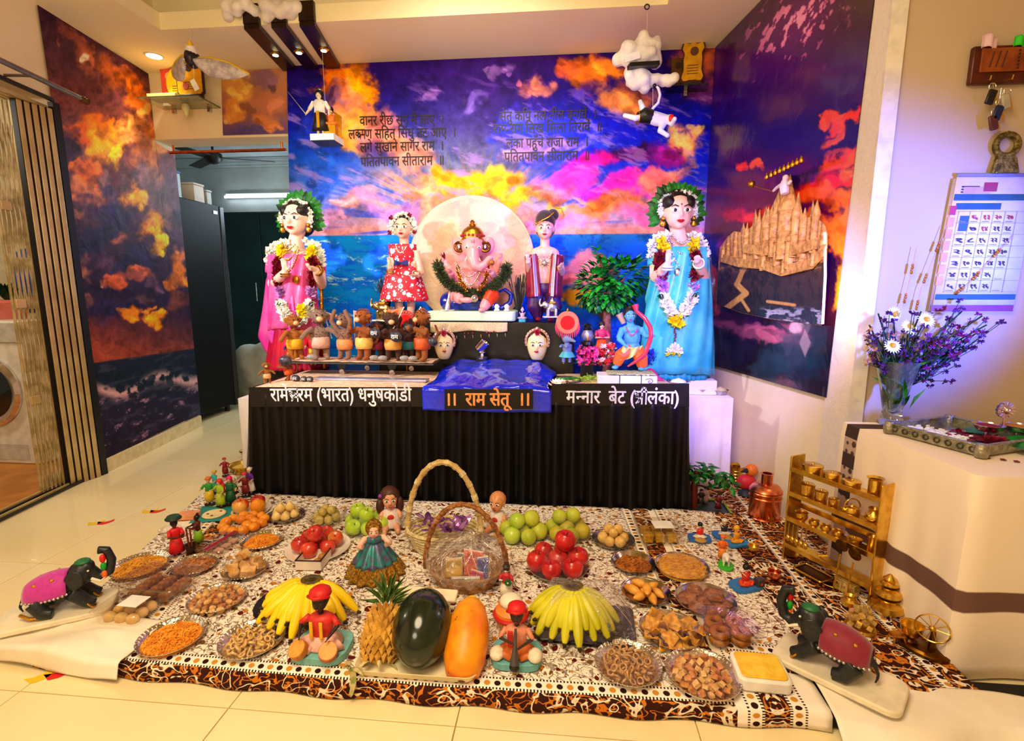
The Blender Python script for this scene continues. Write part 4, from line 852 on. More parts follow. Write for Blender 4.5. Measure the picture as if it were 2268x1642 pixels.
obj('metal_strip',B().box((0,0,.008),(p1_.x-p0_.x,.07,.012)),mat('lilac_metal','C8C4E4',.3,.6),loc=((p0_.x+p1_.x)/2,2.63,ST+.010),label='pale metal strip lying on the sand before the monkeys',cat='metal strip',bevel=.002)
SB=MZ+.004
ML=[('orange plush monkey bending at the far end of the line below the magenta idol',655,792,105,.9,'D87A1C','F0B020','side'),('plush monkey in speckled grey pink clothes',712,790,118,.5,'B08A78','D8A898','side'),('second plush monkey in speckled clothes beside an orange pennant',765,790,108,-.3,'B4806A','E08A50','up'),
      ('orange plush monkey holding a big dark stone before its chest',808,795,118,-.5,'C8641A','F0C060','carry'),('dark brown plush monkey with a lettered stone',872,798,112,.2,'5A2414','F0A850','carry'),('orange plush monkey at the water end holding a black stone',936,800,120,-.7,'C46A1C','D85A20','carry')]
for lab,u,v,hp,rz,fc_,cl_,po in ML:monkey(lab,u,v,hp,rz,fc_,cl_,po,z=SB)
monkey('orange plush monkey crouching on the sand at the table corner',640,840,62,-1.0,'D06A18','E05A18','push',Y=2.58,z=ST+.012);monkey('small orange plush monkey lying at the very corner of the table',592,846,50,.6,'D8801C','E8B080','side',Y=2.50,z=ST+.012)
monkey('brown plush monkey half hidden between its neighbours',835,790,84,.2,'6A2C18','B03060','carry',Y=2.90,z=SB);monkey('small maroon plush monkey behind the dark brown one',905,790,86,-.2,'541C10','2A7A80','up',Y=2.91,z=SB)
for lab,u,v,rp,Y in (('large dark lettered stone held by the orange monkey',831,738,14,2.73),('grey lettered stone held by the dark brown monkey',877,746,15,2.72),('dark stone raised behind the dark brown monkey',905,727,12,2.80),('black stone held towards the mask with the hidden cheek',958,757,12,2.73),('olive shiny stone held by the crouching monkey',632,800,14,2.54)):ram_stone(lab,A(u,v,Y),rp*.0024,lab[0] in 'lg')
for lab,u,v,rp in (('black lettered stone, biggest of three lying on the sand',655,838,10),('black lettered stone, middle of three lying on the sand',673,833,8),('black lettered stone, smallest of three lying on the sand',686,829,8)):P=A(u,v,2.56);ram_stone(lab,V((P.x,P.y,ST+.012+rp*.0017)),rp*.0023)
for u,v,Y in ((690,793,2.77),(829,795,2.77),(848,798,2.76),(896,797,2.77),(915,799,2.76)):P=A(u,v,Y);obj('pebble',B().ell((0,0,0),(.028,.02,.015)),peb,loc=(P.x,Y,SB+.017),label='smooth pale grey pebble on the sand-topped board',cat='pebble',group='pebbles on the sand tray',smooth=180)
# two painted princes and orange pennants behind the monkeys
mini('prince_figurine','blue-faced prince figurine with a hair bun',A(645,758,2.94),.20,.2,'1C3C9A','D83060','E8A020',('bun','0C0C18'));mini('prince_figurine','pale prince figurine with a tall hair bun and red shawl',A(692,752,2.96),.21,-.1,'F0D0C0','E02030','F0C020',('bun','0C0708'))
bpy.data.objects['prince_figurine'].location.z=bpy.data.objects['prince_figurine.001'].location.z=SB-.06
for lab,u,v,tu,tv,Y in (('orange pennant on a pole leaning beside the speckled monkeys',735,750,716,690,2.86),('pale orange pennant on a white pole above the monkeys',786,760,784,688,2.90),('long red stick flag carried over the dark monkeys',868,735,895,680,2.80)):
    a,c=A(u,v,Y),A(tu,tv,Y);r=thing('flag',lab,'flag',a);obj('pole',B().tube([(0,0,0),c-a],.0035,6),pearl,r)
    d=c-a;sg=1 if u < 730 or u > 860 else -1;obj('pennant',B().grid(lambda s_,t_:d*(1-.34*t_)+V((-sg*.075*s_,.006*sin(s_*6),-.0-.02*s_*(1 if t_ < .5 else -1))),8,4),cm('F07A4A',.6) if sg > 0 else cm('F8A088',.6),r,solid=.0015)
# ================================================================ RIGHT HALF OF THE TABLE
steel=mat('steel','D8D4D0',.2,1,c2='A8A4A2',scale=30);brass=mat('brass','F2CC58',.27,1,c2='D8A838',scale=25,bump=.1);copper=mat('copper','E88A5C',.27,1,c2='C86A40',scale=25)
glass=film('lantern_glass','FFFFF4',.22,.12,30,.3)
# leafy little tree
r,Q,s=fig('potted_tree','small artificial tree with round glossy green crown behind the archer','tree',3.12,1345,790,z=ST+.002)
obj('trunk',B().tube([Q(1347,830)*0+V((0,0,.001)),Q(1345,740),Q(1344,690),Q(1348,650)],[.03,.026,.024,.022],10),mat('bark','9A5A48',.8,c2='70382E',scale=40,bump=.6),r)
b=B();rr=random.Random(5)
for c,q in (((1350,620),(.165,.12,.10)),((1318,640),(.10,.09,.09)),((1385,615),(.12,.10,.10)),((1350,655),(.13,.10,.06))):
    c=Q(*c)
    for _ in range(170):
        d=V((rr.gauss(0,1),rr.gauss(0,1),rr.gauss(0,1))).normalized();p=c+V((d.x*q[0],d.y*q[1],d.z*q[2]));b.leaf(p,d+V((0,0,-.2)),.055*rr.uniform(.7,1.2),.036,mi=rr.choice((0,0,1)))
for k in range(14):b.leaf(Q(1322,590-k*3),(rr.uniform(-1,1),rr.uniform(-1,1),.4),.05,.03)
obj('leaves',b,[mat('bright_leaf','1EAA2A',.3,c2='0E7A1C',scale=30,coat=.2),leafd],r,smooth=0,kind='stuff')
b=B();b.tube([Q(1340,610),Q(1322,560)],[.008,.003],6);[b.tube([Q(1347,655),Q(u,v)],[.014,.004],6) for u,v in ((1318,640),(1385,615),(1350,610))];obj('branches',b,MATS['bark'],r)
# kneeling blue archer with the big red bow
r,Q,s=fig('archer_figurine','blue archer figurine with red bow and orange trousers on white blocks','figurine',2.72,1395,818,z=ST+.075)
blu=cm('4CA8DC');b=B();hc=Q(1396,700,-.01);R=.036
head_shape(b,hc,R);b.tube([hc+V((0,.01,-.02)),Q(1397,722)],[.018,.02],8);b.ell(Q(1399,730),(.058,.03,.026));b.ell(Q(1400,748),(.045,.03,.05));b.ell(Q(1402,772),(.04,.03,.04))
for sh,el,wr,d in (((1379,728),(1370,750),(1382,762),(.6,-.5,-.4)),((1420,728),(1430,745),(1440,744),(.9,-.3,0))):a,e,w_=Q(*sh),Q(*el,-.03),Q(*wr,-.06);b.tube([a,e],[.018,.015],8);b.tube([e,w_],[.015,.011],8);hand(b,w_,d,(0,-1,0),.035)
for L in (((1392,780),(1373,790),(1366,812)),((1412,780),(1420,796),(1424,815))):b.tube([Q(*L[0]),Q(*L[1],-.03),Q(*L[2],-.02)],[.03,.024,.014],8);b.ell(Q(L[2][0]-4,L[2][1]+2,-.035),(.018,.022,.01))
obj('body',b,blu,r,remesh=.0038);face(r,hc,R)
b=B();b.ell(hc+V((0,.014,.012)),R*.98);b.ell(hc+V((.012,.03,-.03)),(.02,.02,.05));b.ell(hc+V((.0,.012,.04)),.016);obj('hair',b,hairm,r,smooth=180)
b=B();b.tube([Q(1395,775),Q(1374,788,-.03),Q(1366,808,-.02)],[.038,.034,.024],10);b.tube([Q(1410,775),Q(1420,795,-.03),Q(1423,812,-.02)],[.038,.036,.028],10);obj('trousers',b,cm('F0641E'),r,remesh=.005)
obj('sash',B().grid(lambda a,t_:Q(1380+44*a-10*t_,764+6*sin(a*3)+34*t_*(1-.5*a),-.045-.01*sin(a*12)),20,12),cm('D8D070'),r,smooth=180,solid=.002)
b=B();beads(b,[p+V((0,-.04,0)) for p in drop(Q(1398,724),.03,.04,10,-.01)],.004,.006);obj('necklace',b,cm('C02040'),r)
obj('bow',B().tube([Q(1407,676,-.05),Q(1410,690,-.06),Q(1428,705,-.07),Q(1440,725,-.08),Q(1442,745,-.08),Q(1436,765,-.08),Q(1428,785,-.08),Q(1405,803,-.08),Q(1390,812,-.08)],[.018,.010,.011,.012,.012,.012,.011,.008,.004],10),cm('D8283C',.35,coat=.3),r)
b=B();b.lathe([(.014,0),(.018,.05),(.02,.055),(0,.055)],12);obj('quiver',b,cm('C0A080'),r,loc=Q(1382,716,.02),rot=(0,-.5,0))
# white blocks the archer stands on
wb=mat('white_block','ECE8F4',.5,c2='DCD8EC',scale=20)
for k,(lab,u0,u1,v0) in enumerate((('white foam block, plain one under the archer',1325,1372,0),('white foam block, plain middle one under the archer',1374,1420,3),('white foam block with a grey spiral drawn on its end',1422,1456,6))):
    p0_,p1_=A(u0,843+v0,2.60),A(u1,845+v0,2.60);rb=thing('foam_block',lab,'block',((p0_.x+p1_.x)/2,2.67,ST+.010));obj('block',B().box((0,0,.027),(p1_.x-p0_.x,.13,.05)),wb,rb,bevel=.003)
    if k == 2:obj('spiral',B().tube([(.006*a*cos(a)*.4,-.067,.026+.0045*a*sin(a)*.4) for a in arc(24,0,9)],.0016,5),cm('50507A'),rb)
obj('grass_mat',B().grid(lambda a,t_:(A(1345+105*a,830,2.65).x,2.61+.13*t_,ST+.064+.008*float(fbm(np.array(a*20.),np.array(t_*8.),3))),40,12),mat('moss','D8D8A0',.9,c2='9AAA60',scale=70,bump=.8),smooth=180,solid=.004,label='pale mossy mat spread on the white foam blocks',cat='moss mat')
# mouse drummer with its fringed red fan
r,Q,s=fig('mouse_figurine','grey-blue standing mouse figurine holding a fringed round red fan','figurine',2.80,1248,800,z=ST+.012)
b=B();b.ell(Q(1255,750),(.026,.03,.026));b.ell(Q(1256,773),(.026,.024,.035));b.tube([Q(1262,752,-.02),Q(1275,757,-.06)],[.014,.005],8)
for sg in (-1,1):b.ell(Q(1255+sg*9,741),(.012,.005,.014));b.tube([Q(1255+sg*6,780),Q(1255+sg*7,803)],[.012,.009],7);b.tube([Q(1255+sg*10,765),Q(1247+sg*6,768,-.05)],[.009,.007],7)
obj('body',b,cm('7888B8'),r,remesh=.004);obj('skirt',B().lathe([(.045,0),(.03,.022),(.02,.03)],14),cm('50B8C8'),r,loc=Q(1256,790),solid=.002)
b=B();b.tube([Q(1248,806),Q(1256,735),Q(1256,715)],.004,6);obj('fan_stick',b,brass,r);fcx=Q(1257,715,-.02)
f_=obj('fan_disc',B().at(loc=fcx,rot=(pi/2,0,0)).lathe([(0,-.003),(.036,-.003),(.058,-.004),(.062,0),(.058,.004),(0,.004)],32),cm('F08060'),r);obj('fan_centre',B().at(loc=fcx+V((0,-.005,0)),rot=(pi/2,0,0)).lathe([(0,-.002),(.038,-.002),(.038,.002),(0,.002)],28),cm('E01020',.3),f_)
b=B();[b.tube([fcx+V((cos(a)*.06,0,sin(a)*.06)),fcx+V((cos(a)*.066,0,sin(a)*.06-.03))],[.004,.002],5) for a in arc(18,pi,2*pi)];obj('fringe',b,cm('F04060'),f_);obj('finial',B().lathe([(0,0),(.008,.004),(.004,.012),(0,.022)],8),goldm,f_,loc=fcx+V((0,0,.06)))
# second red fan behind the dark monkeys
P=A(898,712,2.97);r=thing('round_fan','round red fan with gold rim standing behind the dark brown monkey','fan',(P.x,2.97,ST+.008));z=P.z-r.location.z
f_=obj('fan_disc',B().at(loc=(0,0,z),rot=(pi/2,0,0)).lathe([(0,-.003),(.06,-.003),(.066,0),(.06,.004),(0,.004)],32),cm('B82030'),r);obj('fan_centre',B().at(loc=(0,-.005,z),rot=(pi/2,0,0)).lathe([(0,-.002),(.04,-.002),(.04,.002),(0,.002)],28),cm('E81818',.3),f_);obj('stick',B().tube([(0,0,0),(0,0,z)],.005,6),goldm,r)
b=B();[b.ell((cos(a)*.054,-.006,z+sin(a)*.054),.004,nu=6,nv=4) for a in arc(24,0,2*pi)];obj('rim_beads',b,goldm,f_)
# hurricane lantern
r,Q,s=fig('lantern','small black hurricane lantern with a clear glass chimney','lantern',2.86,1300,785,z=ST+.012)
z=A(1300,765,2.86).z-r.location.z;obj('plinth',B().box((0,0,z/2),(.07,.06,z)),blackcard,r)
obj('fuel_tank',B().lathe([(.03,z),(.034,z+.006),(.032,z+.02),(.018,z+.026)],16),blackcard,r);obj('glass_chimney',B().lathe([(.020,z+.026),(.033,z+.045),(.034,z+.06),(.022,z+.085)],18),glass,r,solid=.002);obj('burner',B().lathe([(.008,z+.026),(.008,z+.05),(.003,z+.06)],10),brass,r)
obj('cap',B().lathe([(.024,z+.085),(.026,z+.09),(.016,z+.1),(.018,z+.112),(.008,z+.12),(0,z+.121)],16),blackcard,r)
for sg in (-1,1):obj('side_wire',B().tube([(sg*.03,0,z+.01),(sg*.042,0,z+.05),(sg*.03,0,z+.1),(sg*.012,0,z+.12)],.0028,6),blackcard,r)
# seated lady doll in orange, flower heaps
mini('lady_figurine','lady figurine in orange with long dark hair under the little tree',V((A(1332,760,2.95).x,2.95,A(1332,782,2.95).z-.02)),.20,.1,'F2C4B0','D83070','F05A18',('hair','2A1208'),cat='figurine',arms=(((-.2,-.1,.55),(-.06,-.2,.56)),((.2,-.1,.55),(.06,-.2,.56))))
for nm,lab,u0,u1,v0,v1,cs,Y in (('flower_heap','heap of pink artificial flowers beside the lantern',1282,1322,770,806,('E81E78','F050A0'),2.82),('flower_heap','heap of red and white artificial blossoms under the orange lady',1328,1362,765,806,('E02838','F8D0D0'),2.84),('flower_heap','clump of dark blue artificial flowers behind the red bow',1432,1458,775,805,('1420A0','2840D0'),2.90)):
    r=thing(nm,lab,'flowers',(A((u0+u1)/2,v1,Y).x,Y,ST+.012));O=r.location
    for k,c in enumerate(cs):
        b=B()
        for _ in range(34):fluff(b,A(random.uniform(u0,u1),random.uniform(v0,v1),Y+random.uniform(-.05,.05))-O,.018,8)
        obj('blossoms',b,cm(c,.6),r,smooth=0,kind='stuff')
    b=B();[b.leaf(A(random.uniform(u0-5,u1+5),v1,Y)-O,(random.uniform(-1,1),random.uniform(-1,.2),random.uniform(0,.6)),.05,.015) for _ in range(24)];obj('leaves',b,leafm,r,smooth=0,kind='stuff')
r=thing('grass_tuft','tuft of cut green grass lying on the sand before the flowers','grass',(A(1330,815,2.72).x,2.72,ST+.012));b=B()
for _ in range(120):p=V((random.uniform(-.11,.09),random.uniform(-.04,.05),random.uniform(.002,.02)));b.leaf(p,(random.uniform(-1,1),random.uniform(-.6,.3),random.uniform(-.1,.3)),.05,.006)
obj('blades',b,mat('grass','5AA024',.7,c2='A8B840',scale=60),r,smooth=0,kind='stuff')
obj('pink_cloth',B().grid(lambda a,t_:(A(1425+40*a,820,2.86).x,2.76+.16*t_,ST+.016+.05*sin(pi*t_)*sin(pi*min(1,a+.15))),20,14),cm('F02878',.6),smooth=180,solid=.003,label='rumpled hot pink cloth behind the archer',cat='cloth')
# steel plate with leaves, lotus lamp
def bowl_mesh(R,h,t_=.002,n=28,flare=1.0,foot=.6):return B().lathe([(0,0),(R*foot,0),(R*.85,h*.35),(R,h),(R*1.05*flare,h),(R*1.04*flare,h-t_),(R-t_,h-t_*2),(R*.84-t_,h*.36),(R*foot,t_),(0,t_)],n)
P=A(1245,822,2.62);r=thing('steel_plate','flat steel plate with leaves and rice beside the blue water','plate',(P.x+.01,2.70,ST+.012));obj('plate',B().lathe([(0,0),(.07,0),(.088,.014),(.092,.014),(.09,.011),(.07,.002),(0,.002)],32),steel,r)
b=B();[b.ell((random.uniform(-.05,.05),random.uniform(-.04,.04),.008),(.014,.01,.005),nu=6,nv=4) for _ in range(24)];obj('offering',b,cm('F0D090'),r,kind='stuff');b=B();[b.leaf((-.06+.02*i,-.02,.012),(1,random.uniform(-.3,.3),.2),.08,.02) for i in range(5)];obj('leaves',b,leafm,r,smooth=0)
P=A(1236,838,2.50);r=thing('lotus_lamp','glowing lotus-shaped tealight on the sand beside the blue water','lamp',(P.x,2.52,ST+.010));b=B()
for k in range(3):
    for i in range(9):a=2*pi*(i+.5*k)/9;b.leaf((cos(a)*.012,sin(a)*.012,.006+.004*k),(cos(a),sin(a),.25+.5*k),.045-.006*k,.022,curl=-.2)
obj('petals',b,cm('F8D8C8',.4),r,smooth=0,solid=.001);obj('flame',B().lathe([(0,.012),(.006,.02),(.004,.034),(0,.045)],10),mat('flame','FFE0A0',.5,emit=(1,.75,.35,1),es=14),r)
light('lotus_flame_light','POINT',(P.x,2.50,ST+.06),None,.5,(1,.8,.5),.015)
# twin face masks flanking the chrome spot lamp
def mask(lab,u,v,Y,wpx,hpx,rz):
    P=A(u,v,Y);s=pxm(P);w_,h=wpx*s,hpx*s;r=thing('face_mask',lab,'mask',(P.x,Y,ST+.08),rz);z0=A(u,v,Y).z-r.location.z
    def f(a,t_):
        x=(a-.5)*2;zz=t_*2-1;k=(1-.16*max(0,-zz)-.10*max(0,zz));bul=sqrt(max(0,1-x*x*.96))*sqrt(max(0.02,1-zz*zz*.9));ns=.035*math.exp(-(x/.12)**2)*max(0,1-abs(zz+.12)/.3)*8*w_
        return (x*w_*.42*k*sqrt(max(0,1-zz*zz*.72)),-bul*w_*.36-ns*.35,z0+h*.5+zz*h*.44)
    obj('face',B().grid(f,26,30),mat('mask_ivory','F6DFA8',.35,c2='F2D498',scale=8),r,smooth=180,solid=.002)
    c=V((0,-w_*.20,z0+h*.50));face(r,c+V((0,w_*.15,0)),w_*.46,bindi=mat('bindi_red','A00C28',.4),eye=1.0)
    b=B();b.ell((0,w_*.02,z0+h*.74),(w_*.42,w_*.30,h*.24),nu=18,nv=10);obj('hair',b,mat('dark_brown_hair','3A100C',.4),r,smooth=180)
    b=B();L=[(cos(a)*w_*.47,-.015,z0+h*.60+sin(a)*h*.36) for a in arc(16,-.35,pi+.35)];b.tube(L,.010,8,flat=.6);beads(b,L,.008,.014);b.ell((0,-.02,z0+h*.97),.013);obj('tiara',b,mat('pearly_gold','E8C8C0',.3,.7,c2='D09AA0',scale=60),r)
    b=B();fluff(b,(0,-.045,z0+h*.88),.02,16);obj('red_tuft',b,cm('C81848'),r,smooth=0)
    obj('stand',B().tube([(0,.02,0),(0,.01,z0+h*.3)],.012,8),blackcard,r)
    return r
mask('ivory face mask with pearly tiara behind the last monkey',984,800,2.93,50,72,.25);mask('ivory face mask with pearly tiara beside the fringed red fan, lit warmly',1190,802,2.93,54,76,-.05)
for o in list(bpy.data.objects):
    if o.name.startswith('face_mask') and o.parent is None:o.location.z=ST+.001+0*o.location.z;[setattr(c,'location',c.location+V((0,0,.079))) for c in o.children if not c.name.startswith('stand')]
r,Q,s=fig('spot_lamp','small chrome spot lamp tilted up before the black step','lamp',2.90,1068,800,z=ST+.10)
obj('foot',B().lathe([(0,0),(.03,0),(.032,.008),(.012,.014),(.010,.03),(.022,.036),(.022,.042),(0,.044)],20),silverm,r);obj('head',B().at(loc=(0,0,.074),rot=(0,.75,0)).lathe([(0,-.03),(.028,-.03),(.03,-.026),(.03,.026),(.032,.03),(.024,.032),(.02,.02),(0,.018)],24),mat('chrome','F0E8F0',.06,1),r);obj('riser',B().box((0,0,-.05),(.06,.06,.10)),blackcard,r)
# small things on and by the step
def small_elephant(lab,P,h,rz,m,bars=True):
    r=thing('elephant_figurine',lab,'figurine',P,rz,sc=h);b=B();b.ell((0,0,.55),(.36,.24,.26));b.ell((-.40,0,.68),(.19,.17,.20));b.tube([(-.52,0,.66),(-.64,0,.60),(-.70,0,.75),(-.66,0,.98),(-.60,0,1.0)],[.09,.075,.06,.045,.035],8)
    for sx in (-1,1):
        for sy_ in (-1,1):b.tube([(sx*.22,sy_*.13,.45),(sx*.22,sy_*.13,.02)],[.10,.085],8)
        b.ell((-.34,sx*.19,.66),(.12,.03,.15))
    b.tube([(.34,0,.62),(.42,0,.4)],[.03,.02],6);obj('body',b,m,r,remesh=.03);obj('saddle',B().box((.02,0,.80),(.36,.34,.12)),goldm if m != goldm else silverm,r,bevel=.03)
    obj('howdah',B().lathe([(.14,0),(.15,.05),(.1,.14),(.03,.2),(0,.24)],12),m,r,loc=(.02,0,.84));obj('stand',B().box((0,0,0),(.95,.6,.06)),cm('F0ECE4'),r,bevel=.01)
small_elephant('silver elephant figurine with raised trunk beside the boy doll',A(1222,704,3.03)+V((0,0,.005)),.105,.2,silverm);small_elephant('pale gold elephant figurine at the open end of the step behind monkeys',A(850,712,3.04)+V((0,0,.006)),.13,-.3,mat('pale_gold','E8D090',.25,1,c2='C0A060',scale=60))
def seated_small(lab,u,v,h,c1,c2,Y=3.02):return mini('seated_figurine',lab,V((A(u,v,Y).x,Y,SZ+.001)),h,0,c1,c1,c1,('bun',c1),base=(c2,.22,.5,.4),sit=True)
seated_small('tiny white seated figurine on a light blue base beside the girl doll',932,712,.085,'F4E8F0','60C8F0');seated_small('tiny lilac seated figurine on a light blue base beside the boy doll',1157,712,.085,'D8B0E8','40B0F0')
for lab,u in (('tiny white shell figurine on the mint platform',1100),('tiny white dancing figurine on the mint platform',1122)):
    r=thing('shell_figurine',lab,'figurine',(A(u,690,3.01).x,3.02,TZ+.001));b=B()
    for i in range(7):a=rad(-60+20*i);b.tube([(0,0,.012),(sin(a)*.018,-.006*cos(a*2),.016+cos(a)*.026)],[.008,.003],6)
    b.lathe([(.016,0),(.018,.006),(.012,.014)],12);obj('shell',b,pearl,r,remesh=.002)
r=thing('incense_holder','thin silver conical incense stand on the mint platform','stand',(A(990,690,3.02).x,3.03,TZ+.001));obj('cone',B().tube([(0,0,0),(.004,0,.03),(.018,0,.115)],[.022,.018,.001],10),silverm,r);obj('dish',B().lathe([(0,0),(.04,.0),(.045,.008),(0,.006)],20),pearl,r)
for lab,u,Y,h,tall in (('dark feathery wire plant beside the girl doll',858,3.16,.27,0),('dark feathery wire plant beside the boy doll',1148,3.20,.30,1)):
    r=thing('wire_plant',lab,'plant',(A(u,712,Y).x,Y,SZ));b=B();rr=random.Random(u)
    for _ in range(46):
        a=rr.uniform(0,2*pi);q=rr.uniform(.2,1);b.tube([(0,0,0),(cos(a)*.03*q,sin(a)*.03,h*.4),(cos(a)*.075*q,sin(a)*.05,h*rr.uniform(.7,1)),(cos(a)*.085*q,sin(a)*.05,h*rr.uniform(.5,.8))],[.003,.0025,.002,.001],4)
    obj('fronds',b,mat('dark_wire','141826',.4,c2='22303A',scale=40),r,kind='stuff')
r=thing('silver_cup','slender silver cup between the golden elephant and the girl doll','cup',(A(867,700,3.06).x,3.06,SZ));obj('cup',B().lathe([(0,0),(.02,0),(.006,.012),(.006,.03),(.018,.04),(.022,.085),(.020,.085),(.016,.042),(0,.036)],18),silverm,r)
# gold staff beside the magenta idol
r=thing('gold_staff','thin gold staff standing beside the magenta sari idol','staff',(A(712,700,3.02).x,3.02,ST+.01));obj('shaft',B().tube([(0,0,0),(.008,0,.48)],[.013,.010],10),goldm,r);obj('knob',B().ell((.008,0,.49),.017),goldm,r)
# white cloth pieces at both ends of the table
whitec=mat('white_cotton','F4EEF2',.8,c2='E8E0EA',scale=8,sheen=.2)
def drape(name,lab,x0,x1,y0,y1,z,zb,m,wob=.012,par=None):
    b=B();cx,cy=(x0+x1)/2,(y0+y1)/2
    def f(a,t_):
        an=2*pi*a;c,s_=cos(an),sin(an);m_=max(abs(c),abs(s_));x=c/m_;y=s_/m_
        if t_ < .4:k=t_/.4;return (cx+x*k*(x1-x0)/2,cy+y*k*(y1-y0)/2,z+.0)
        k=(t_-.4)/.6;w_=wob*k*(sin(an*9)+.6*sin(an*17+1));return (cx+x*((x1-x0)/2+.004+w_+.012*k),cy+y*((y1-y0)/2+.004+w_+.012*k),z-(z-zb)*k)
    return obj(name,b.grid(f,120,16,closeu=True),m,par,smooth=60,label=lab,cat='cloth',solid=.002)
xr0,xr1=TX1+.045,A(1622,900,2.78).x;zr=A(1570,884,2.78).z
obj('side_stool',B().box((0,0,zr/2),(xr1-xr0-.03,.34,zr-.004)),mat('table_wood','5A3A22',.5),loc=((xr0+xr1)/2,2.97,0),label='low wooden stool under the white cloth beside the table end',cat='stool');drape('stool_cloth','white cotton cloth over the stool carrying steel bowls',xr0,xr1,2.79,3.15,zr+.004,.02,whitec)
obj('idol_stand',B().box((0,0,(ST+.002)/2),(.20,.24,ST+.002)),blackcard,loc=(-1.74,3.14,0),label='black stand under the magenta sari idol beside the table end',cat='stand',bevel=.004)
obj('riser_block',B().box((0,0,(ST-zr-.006)/2),(.20,.28,ST-zr-.006)),whitec,loc=(.76,2.99,zr+.0065),label='white riser block under the turquoise sari idol',cat='block',bevel=.004)
xl0,xl1=A(531,900,2.74).x,TX0-.05;drape('end_cloth','white cotton cloth hanging at the fridge end of the table',xl0,xl0+.08,2.74,3.0,A(545,870,2.9).z,.01,whitec);zq=A(545,870,2.9).z-.006;obj('end_stool',B().box((0,0,zq/2),(.05,.22,zq)),mat('table_wood','5A3A22',.5),loc=(xl0+.04,2.87,0),label='narrow wooden stand hidden by white cloth at the fridge end',cat='stand')
for lab,u,v,R_,h,fill in (('wide steel bowl heaped with white rice',1522,862,.048,.028,'FCFAF8'),('small empty steel bowl beside the rice bowl',1554,873,.034,.03,None),('steel bowl filled with pale grain at the stool edge',1596,874,.046,.028,'E8D8A8')):
    P=A(u,v,2.86);r=thing('steel_bowl',lab,'bowl',(P.x,2.88,zr+.006 if u > 1530 else ST+.012));obj('bowl',bowl_mesh(R_,h),steel,r)
    if u < 1530:r.location=(A(1522,860,2.62).x-.05,2.60,ST+.012)
    if fill:obj('grain',B().lathe([(0,h*.4),(R_*.9,h*.7),(R_*.6,h*1.25),(0,h*1.6)],20),mat('grain_'+fill,fill,.9,bump=.8,bscale=200,scale=80),r,kind='stuff')
# ================================================================ CASTLE BOARD ON THE RIGHT WALL
RQ=lambda u,v,off=.06:PL(u,v,RP-LN*off,LN)
SKY=[(1586,674),(1590,600),(1594,548),(1612,524),(1626,512),(1640,514),(1647,492),(1653,512),(1666,500),(1673,462),(1682,496),(1690,478),(1697,456),(1704,470),(1714,448),(1724,425),(1735,388),(1747,432),(1752,450),(1758,424),(1765,458),(1775,458),(1780,484),(1793,480),(1801,440),(1809,482),(1826,496),(1834,520),(1831,600),(1826,690),(1820,722),(1700,706),(1640,693)]
def inside(U,W,poly):
    r=np.zeros(U.shape,bool);n=len(poly)
    for i in range(n):
        (x0,y0),(x1,y1)=poly[i],poly[(i+1) % n];c=((y0 > W) != (y1 > W));r ^= c & (U < (x1-x0)*(W-y0)/(y1-y0+1e-9)+x0)
    return r
def paint_castle(U,W):
    n=fbm(U*.05,W*.05,5,.6);img=grad(W+(n-.5)*30,[(390,(240,196,110)),(500,(220,168,84)),(580,(196,144,76)),(605,(70,48,36)),(690,(44,32,28)),(720,(40,34,34))])
    col=np.sin(U*.75+np.sin(W*.05)*1.5);img=mixc(img,(84,52,24),sst(col,.3,.9)*.55*(W < 600));row=np.sin(W*.42+U*.12);img=mixc(img,(226,180,100),sst(row,.7,1)*.5*(W < 600))
    img=mixc(img,(30,22,20),sst(fbm(U*.12,W*.07,4),.5,.66)*.7*(W > 580))
    for (u0,v0),(u1,v1),w_ in (((1672,560),(1645,600),7),((1645,600),(1632,630),7),((1632,630),(1652,650),8),((1652,650),(1600,690),8),((1640,660),(1658,688),5),((1700,668),(1760,676),5)):
        t=np.clip(((U-u0)*(u1-u0)+(W-v0)*(v1-v0))/((u1-u0)**2+(v1-v0)**2),0,1);d=np.hypot(U-u0-t*(u1-u0),W-v0-t*(v1-v0));img=mixc(img,(206,154,74),1-sst(d,w_-3,w_))
    sea=sst(W,676,690)*sst(U,1670,1700);img=mixc(img,(30,44,62),sea*.8);img=mixc(img,(190,196,206),sea*sst(fbm(U*.07,W*.18,4),.52,.62)*.8);return img
rc=thing('castle_board','cut-out board of a golden many-towered castle on a cliff by the night banner','castle cut-out',tuple(RQ(1705,700)))
cq=[tuple(RQ(1584,385)),tuple(RQ(1838,385)),tuple(RQ(1838,724)),tuple(RQ(1584,724))]
cb=panel('board_print',cq,220,260,paint_castle,attr_mat('castle_print',.4,.3,40),keep=lambda U,W:inside(U,W,SKY));cb.parent=rc;cb.location=-rc.location
b=B();f0=[RQ(u,v,.057) for u,v in SKY];f1=[RQ(u,v,.027) for u,v in SKY];n=len(SKY);b.add([p-rc.location for p in f0+f1],[tuple(range(n)),tuple(reversed(range(n,2*n)))]+[(i,n+i,n+(i+1) % n,(i+1) % n) for i in range(n)]);obj('backing_board',b,mat('foam_board','B07A3A',.7),rc,smooth=0)
cg=mat('castle_gold','E0AC54',.45,c2='B07C34',scale=40,bump=.3);O=V(rc.location)
def tower(u,vb,vt,w_,dome=.3):
    b=B();p=RQ(u,vb,.06);q=RQ(u,vt,.06);k=pxm(p)*w_/2;h=q.z-p.z
    b.lathe([(k,0),(k,h*(1-dome)*.55),(k*1.15,h*(1-dome)*.57),(k*1.0,h*(1-dome)*.6),(k,h*(1-dome)*.97),(k*1.2,h*(1-dome)),(k*1.0,h*(1-dome*.75)),(k*.45,h*(1-dome*.35)),(k*.08,h*.99),(0,h)],12,c=tuple(p-O));obj('tower',b,cg,rc,smooth=50)
